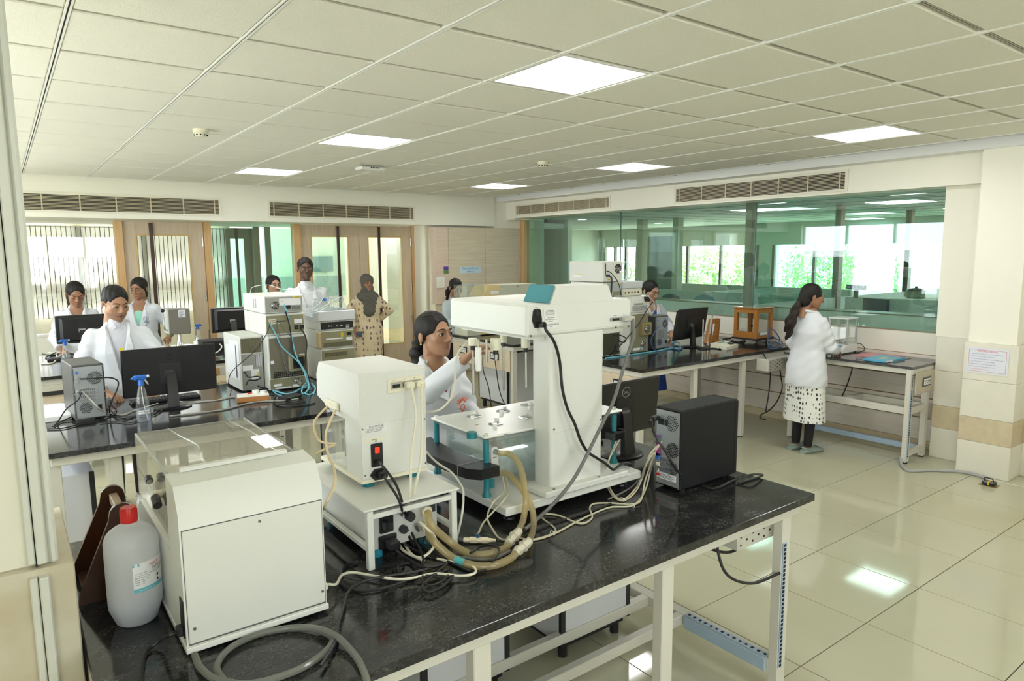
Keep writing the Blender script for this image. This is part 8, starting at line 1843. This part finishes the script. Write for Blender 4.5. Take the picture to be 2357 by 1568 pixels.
        # lapels and collar follow the neckline
        def front(xx, z, off):
            rx = float(np.interp(z, [s[0] for s in st], [s[1] for s in st])) + .020; ry = float(np.interp(z, [s[0] for s in st], [s[2] for s in st])) + .020
            return Vector((xx, -ry * math.sqrt(max(.02, 1 - (xx / rx) ** 2)) + ln(z) - off, z))
        for s in (-1, 1):
            q = MB(); inner, outer = [], []
            for i in range(7):
                u = i / 6; z = (vneck + (.828 - vneck) * u) * H; xi = (z - vneck * H) * vs + .002
                wd = .055 * k * math.sin(PI * min(1, u * 1.15) ** .8) * (1.0 if u < .75 else .75) + .004
                inner.append(front(s * min(xi, .075 * k), z, .004)); outer.append(front(s * min(xi + wd, .115 * k), z - .012, .012))
            for i in range(6): q.quad(inner[i], outer[i], outer[i + 1], inner[i + 1]); q.quad(inner[i] + Vector((0, .006, 0)), outer[i] + Vector((0, .008, 0)), outer[i + 1] + Vector((0, .008, 0)), inner[i + 1] + Vector((0, .006, 0)))
            q.build('lapel', cm, co, world=False)
        q = MB(); R1 = .066 * k; pts = []
        for i in range(13):
            a = math.radians(-35 + 250 * i / 12); pts.append(Vector((R1 * math.cos(a), .012 + R1 * math.sin(a) * .95 + ln(.84 * H), .838 * H + .012 * math.sin(a))))
        q.tube(pts, .012, 8, 2); q.build('collar', cm, co, world=False)
        q = MB()
        for i in range(3): q.ball(front(.012, (vneck - .015 - i * .07) * H, .004), .006, (1, .5, 1), 8)
        o = q.build('buttons', WHITEG, co, world=False); o['kind'] = 'stuff'
    if sleeve:
        q = MB()
        for e, w, s0 in ((aR[0], aR[1], shR), (aL[0], aL[1], shL)):
            u = Vector(w) - (Vector(w) - Vector(e)).normalized() * .02; q.tube([Vector(s0 * .4 + e * .6), Vector(e), (Vector(e) + u) / 2, u], [.050 * k, .050 * k, .044 * k, .040 * k], 14, 6)
        q.build('inner_sleeve', sleeve, root, world=False)
    if shirt_collar:
        for s in (-1, 1):
            q = MB(); z0_ = .832 * H; yb = ln(.84 * H)
            P_ = [Vector((s * .008, -.070 * k + yb, z0_ - .020)), Vector((s * .052, -.062 * k + yb, z0_ - .045)), Vector((s * .066, -.02 + yb, z0_ + .004)), Vector((s * .060, .045 + yb, z0_ + .030)), Vector((s * .030, -.045 * k + yb, z0_ + .026))]
            q.add(P_, [(0, 1, 2, 4), (2, 3, 4)]); q.add([p + Vector((0, .006, 0)) for p in P_], [(0, 1, 2, 4), (2, 3, 4)]); q.build('shirt_collar', shm, root, world=False)
    if skirt:
        (z1, z0, r1, r0, m_) = skirt; q = MB(); rings = []
        for i in range(9):
            u = i / 8; z = (z1 + (z0 - z1) * u); r = r1 + (r0 - r1) * u; rings.append([(r * 1.12 * math.cos(a) * (1 + .03 * u * math.sin(7 * a)), r * .82 * math.sin(a) * (1 + .04 * u * math.sin(6 * a + 1)), z) for a in [2 * PI * j / 40 for j in range(40)]])
        q.loft(rings, caps=False); q.build('kurta_skirt', m_, root, world=False, angle=80)
    if hijab:
        def hj(X, Y, Z):
            f = .0045 * np.sin(Z * 95 + X * 75 + Y * 60)
            d = sell(X, Y, Z, (0, .020, .030), (.090, .106, .096)); d = smin(d, sell(X, Y, Z, (0, -.005, -.085), (.082, .082, .075)), .04)
            d = smax(d, -sell(X, Y, Z, (0, -.115, -.030), (.054, .075, .080)), .012); d = smin(d, sell(X, Y, Z, (0, .0, -.170), (.150, .105, .065)), .04)
            d = smin(d, sell(X, Y, Z, (-.02, -.060, -.195), (.135, .072, .075)), .03)
            d = smin(d, scone(X, Y, Z, (.0, -.100, -.21), (-.020, -.120, -.37), .095, .085, 2.6), .04)
            return d + f
        hv2, hf2 = nets(hj, (-.17, -.22, -.50), (.17, .15, .16), .0065); mesh_obj('headscarf', hv2 @ M[:3, :3].T + M[:3, 3], hf2, [hijab], None, root)
    if shoes:
        for s in (-1, 1):
            q = MB(); rr = []
            for yy, w, h in ((.085, .030, .035), (.06, .038, .045), (0.0, .042, .052), (-.06, .046, .055), (-.11, .050, .045), (-.15, .042, .034), (-.175, .022, .022)): rr.append([(s * hl + w * math.cos(a), yy, max(0.0, h * .5 + h * .5 * math.sin(a)) if math.sin(a) > -.5 else 0.0) for a in [2 * PI * j / 16 for j in range(16)]])
            q.loft(rr); so = q.build('shoe', shoes, root, world=False, angle=60)
            q = MB(); q.tube([(s * hl + .044 * math.cos(a), -.005 + .085 * math.sin(a) * (1 if math.sin(a) > 0 else .3), .045 + .012 * math.sin(a)) for a in [PI * j / 8 for j in range(9)]], .006, 6, 2); q.build('heel_strap', shoes, so, world=False)
            if not isinstance(shoes, tuple):
                q = MB()
                for i in range(4): q.cyl((s * hl - .024 + i * .016, -.105, .046), (s * hl - .024 + i * .016, -.105, .0505), .0045, n=8)
                o = q.build('vent_holes', SLOT, so, world=False); o['kind'] = 'stuff'
    return root
TAN = ('skin_tan', (0.40, 0.215, 0.125)); MED = ('skin_medium', (0.34, 0.17, 0.095)); DRK = ('skin_dark', (0.135, 0.066, 0.040)); LGT = ('skin_light', (0.45, 0.26, 0.165))
LP = ('lip_rose', (0.33, 0.12, 0.10)); LPD = ('lip_dark', (0.12, 0.045, 0.035))
def pattern(nm, base, ink, scale, thr, c2=None):
    m, n, l, p = _new(nm); tc = n.new('ShaderNodeTexCoord'); mp = n.new('ShaderNodeMapping'); mp.inputs['Scale'].default_value = (1, 1, .6); l.new(tc.outputs['Object'], mp.inputs['Vector'])
    v = n.new('ShaderNodeTexVoronoi'); v.inputs['Scale'].default_value = scale; v.inputs['Randomness'].default_value = .35; l.new(mp.outputs['Vector'], v.inputs['Vector'])
    ns = n.new('ShaderNodeTexNoise'); ns.inputs['Scale'].default_value = scale * 6; l.new(tc.outputs['Object'], ns.inputs['Vector'])
    ad = n.new('ShaderNodeMath'); ad.operation = 'MULTIPLY_ADD'; ad.inputs[1].default_value = .5; l.new(ns.outputs['Fac'], ad.inputs[0]); l.new(v.outputs['Distance'], ad.inputs[2])
    lt = n.new('ShaderNodeMath'); lt.operation = 'LESS_THAN'; lt.inputs[1].default_value = thr; l.new(ad.outputs[0], lt.inputs[0])
    mx = n.new('ShaderNodeMix'); mx.data_type = 'RGBA'; mx.inputs['A'].default_value = col4(base); mx.inputs['B'].default_value = col4(ink); l.new(lt.outputs[0], mx.inputs['Factor']); l.new(mx.outputs['Result'], p.inputs['Base Color']); p.inputs['Roughness'].default_value = .8
    return m
def stripes(nm, a, c, s):
    m, n, l, p = _new(nm); tc = n.new('ShaderNodeTexCoord'); w = n.new('ShaderNodeTexWave'); w.inputs['Scale'].default_value = s; l.new(tc.outputs['Object'], w.inputs['Vector'])
    mx = n.new('ShaderNodeMix'); mx.data_type = 'RGBA'; mx.inputs['A'].default_value = col4(a); mx.inputs['B'].default_value = col4(c); l.new(w.outputs['Fac'], mx.inputs['Factor']); l.new(mx.outputs['Result'], p.inputs['Base Color']); p.inputs['Roughness'].default_value = .8; return m
FLOR = pattern('floral_cream', (0.72, 0.60, 0.40), (0.20, 0.13, 0.13), 21, .55)
KURT = pattern('sprig_print', (0.78, 0.78, 0.74), (0.03, 0.035, 0.03), 38, .56)
MINT = mat('mint_cotton', (0.30, 0.62, 0.48), 0.8); TEALK = pattern('teal_print', (0.30, 0.60, 0.58), (0.75, 0.78, 0.76), 30, .55); ROYAL = mat('royal_blue_cloth', (0.02, 0.07, 0.36), 0.7)
CLOG = mat('sage_clog', (0.27, 0.33, 0.30), 0.55)
man = person('young man in white lab coat looking down behind the large screen', 0.665, 5.80, 1.655, -0.10, TAN, LPD, 1, 0.36, 0.26, 1.07, [(0.36, 5.72, 1.02), (0.52, 5.50, 0.93)], [(0.97, 5.66, 1.02), (0.86, 5.46, 0.93)], lean=.06,
    shirt=stripes('striped_shirt', (0.66, 0.66, 0.70), (0.46, 0.46, 0.52), 60), vneck=.60, hair='short', pants=mat('brown_trousers', (.030, .018, .016), .8), shoes=WHITEG, shirt_collar=True, eyes=.45, hem=.36, beard=mat('stubble', (0.27, 0.145, 0.088), .6))
person('woman in white lab coat looking down at the screen under the blinds', 0.63, 8.72, 1.605, -0.05, MED, LP, 0, 0.12, 0.42, 1.10, [(0.40, 8.66, 1.02), (0.44, 8.46, 0.925)], [(0.86, 8.66, 1.02), (0.72, 8.44, 0.95)], lean=.16, shirt=TEALK, vneck=.70, nl=.755, hair='tied_thick', eyes=.35)
w2 = person('woman in white coat with mint top and mint sleeves beside the chrome-stemmed instrument', 1.24, 8.70, 1.632, -0.38, MED, LP, 0, -0.22, 0.20, 1.05, [(1.02, 8.58, 1.06), (1.14, 8.46, 0.98)], [(1.55, 8.66, 1.06), (1.48, 8.48, 0.98)], shirt=MINT, vneck=.64, hair='tied_thick', eyes=.6, sleeve=MINT, short=True)
person('smiling woman with tied dark hair peeking above the analyser stack', 2.62, 8.30, 1.632, -0.30, LGT, LP, 0, 0.38, 0.02, 1.05, shirt=mat('dark_blouse', (0.03, 0.03, 0.04), .8), hair='tied')
person('tall man with cropped hair in white lab coat behind the solvent bottles', 2.745, 7.56, 1.840, -0.15, DRK, LPD, 1, -0.04, 0.02, 1.06, shirt=mat('white_shirt', (0.68, 0.70, 0.73), .75), vneck=.62, hair='short', shirt_collar=True)
hj = person('woman in grey headscarf and cream floral dress holding a phone by the doors', 4.03, 8.74, 1.600, -0.32, MED, LP, 0, 0.22, 0.02, 1.0, [(3.80, 8.82, 1.13), (3.80, 8.71, 0.87)], [(4.33, 8.66, 1.10), (4.17, 8.80, 0.93)], coatmat=FLOR, hem=.12, vneck=.82, shirt=FLOR, flare=.035, hijab=mat('grey_scarf', (0.115, 0.108, 0.090), 0.85, bump=.3, bscale=60), pants=mat('cream_trousers', (0.6, 0.5, 0.36), .8), shoes=BLACKM, curlR=.9)
wf = person('woman with an earring reaching up to the probes of the dissolution tester', 1.80, 3.11, 1.575, 0.05, TAN, LP, 0, 0.16, -0.06, 1.03, [(1.605, 2.85, 1.205), (1.70, 2.66, 1.385)], [(1.98, 3.02, 1.00), (1.93, 2.80, 0.95)], shirt=mat('maroon_top', (0.25, 0.03, 0.05), .8), vneck=.72, hair='tied_thick', curlR=.7, hem=.44)
person('woman in pale blue-white coat behind the yellow-fronted instrument', 4.80, 7.72, 1.542, -0.15, MED, LP, 0, 0.20, 0.34, 1.02, [(4.65, 7.68, 1.0), (4.74, 7.50, 0.95)], [(5.02, 7.62, 1.0), (4.93, 7.46, 0.95)], lean=.08, hair='tied_thick', eyes=.4, coatmat=mat('pale_blue_coat', (0.55, 0.63, 0.68), .75, bump=.25, bscale=14))
person('woman in white coat over royal blue dress beside the PC tower', 6.10, 5.50, 1.542, -0.25, LGT, LP, 0, 0.12, 0.30, 1.06, [(5.95, 5.44, 1.0), (6.08, 5.30, 0.94)], [(6.32, 5.36, 1.0), (6.22, 5.24, 0.94)], lean=.08, shirt=ROYAL, vneck=.62, hair='bun', eyes=.4, skirt=(0.75, 0.25, .17, .23, ROYAL))
bw = person('woman with long ponytail standing at the balance, seen from behind', 5.945, 3.405, 1.570, 1.36, MED, LP, 0, -0.35, 0.22, 1.0, [(6.03, 3.22, 1.0), (6.33, 3.33, 0.925)], [(6.02, 3.60, 1.0), (6.30, 3.52, 0.93)], lean=.05, hair='long', hem=.405, flare=.075, shirt=KURT, skirt=(0.80, 0.305, .165, .19, KURT), pants=mat('black_trousers', (.008, .008, .009), .85), shoes=CLOG, curlR=.8, curlL=.6)
# small things held or worn
t = thing('phone', 'dark blue phone held by the woman in the grey headscarf', 'phone', (3.835, 8.63, 0.76)); q = MB(); q.box(-.038, -.005, 0, .038, .005, .075, .004); q.xform(Matrix.Translation((3.835, 8.630, 0.760)) @ Matrix.Rotation(-.3, 4, 'Z')); q.build('case', mat('phone_blue', (0.02, 0.06, 0.14), .3), t)
q = MB(); q.cyl((3.815, 8.622, .820), (3.815, 8.632, .820), .006, n=10); q.build('lens', BLACK, t)
def on_person(root, name, m, build):
    q = MB(); build(q); r = root; f = r.rotation_euler.z; return q.build(name, m, root, world=False)
ORG = mat('orange_emblem', (0.70, 0.16, 0.08), .6)
def emb(q):
    c = Vector((0.080, -.140, 1.095))
    for i in range(6):
        a = math.radians(40 + i * 26); q.tube([c + Vector((.016 * math.cos(a), 0, .016 * math.sin(a))), c + Vector((.036 * math.cos(a), .002, .036 * math.sin(a)))], [.0055, .0025], 6, 1)
    q.tube([c + Vector((.014 * math.cos(a), 0, .015 * math.sin(a) - .02)) for a in [PI * 2 * i / 12 for i in range(13)]], .003, 6, 1); q.tube([c + Vector((-.014, 0, -.02)), c + Vector((0, 0, -.042)), c + Vector((.014, 0, -.02))], .003, 6, 3)
on_person(wf, 'coat_emblem', ORG, emb)
q = MB(); q.ball((-.079, .0, 1.575 - .165), .0055, n=8); q.build('earring', mat('gold', (.75, .5, .15), .2, metal=1), wf, world=False)
NB = mat('navy_emblem', (0.10, 0.13, 0.22), .6)
def emb2(q):
    c = Vector((0.085, -.146, 1.175))
    q.tube([c + Vector((.026 * math.cos(a), 0, .03 * math.sin(a))) for a in [PI * (-.3 + 1.6 * i / 12 + .35) for i in range(13)]], .0028, 6, 1); q.tube([c + Vector((0, 0, -.022)), c + Vector((0, 0, .022))], .004, 6, 1); q.box(c.x - .02, c.y - .002, c.z - .037, c.x + .02, c.y + .002, c.z - .031)
on_person(w2, 'coat_emblem', NB, emb2)
SC.cycles.transparent_max_bounces = 24
SC.cycles.max_bounces = 10
SC.cycles.diffuse_bounces = 5
SC.cycles.glossy_bounces = 5
SC.cycles.caustics_reflective = False
SC.cycles.caustics_refractive = False
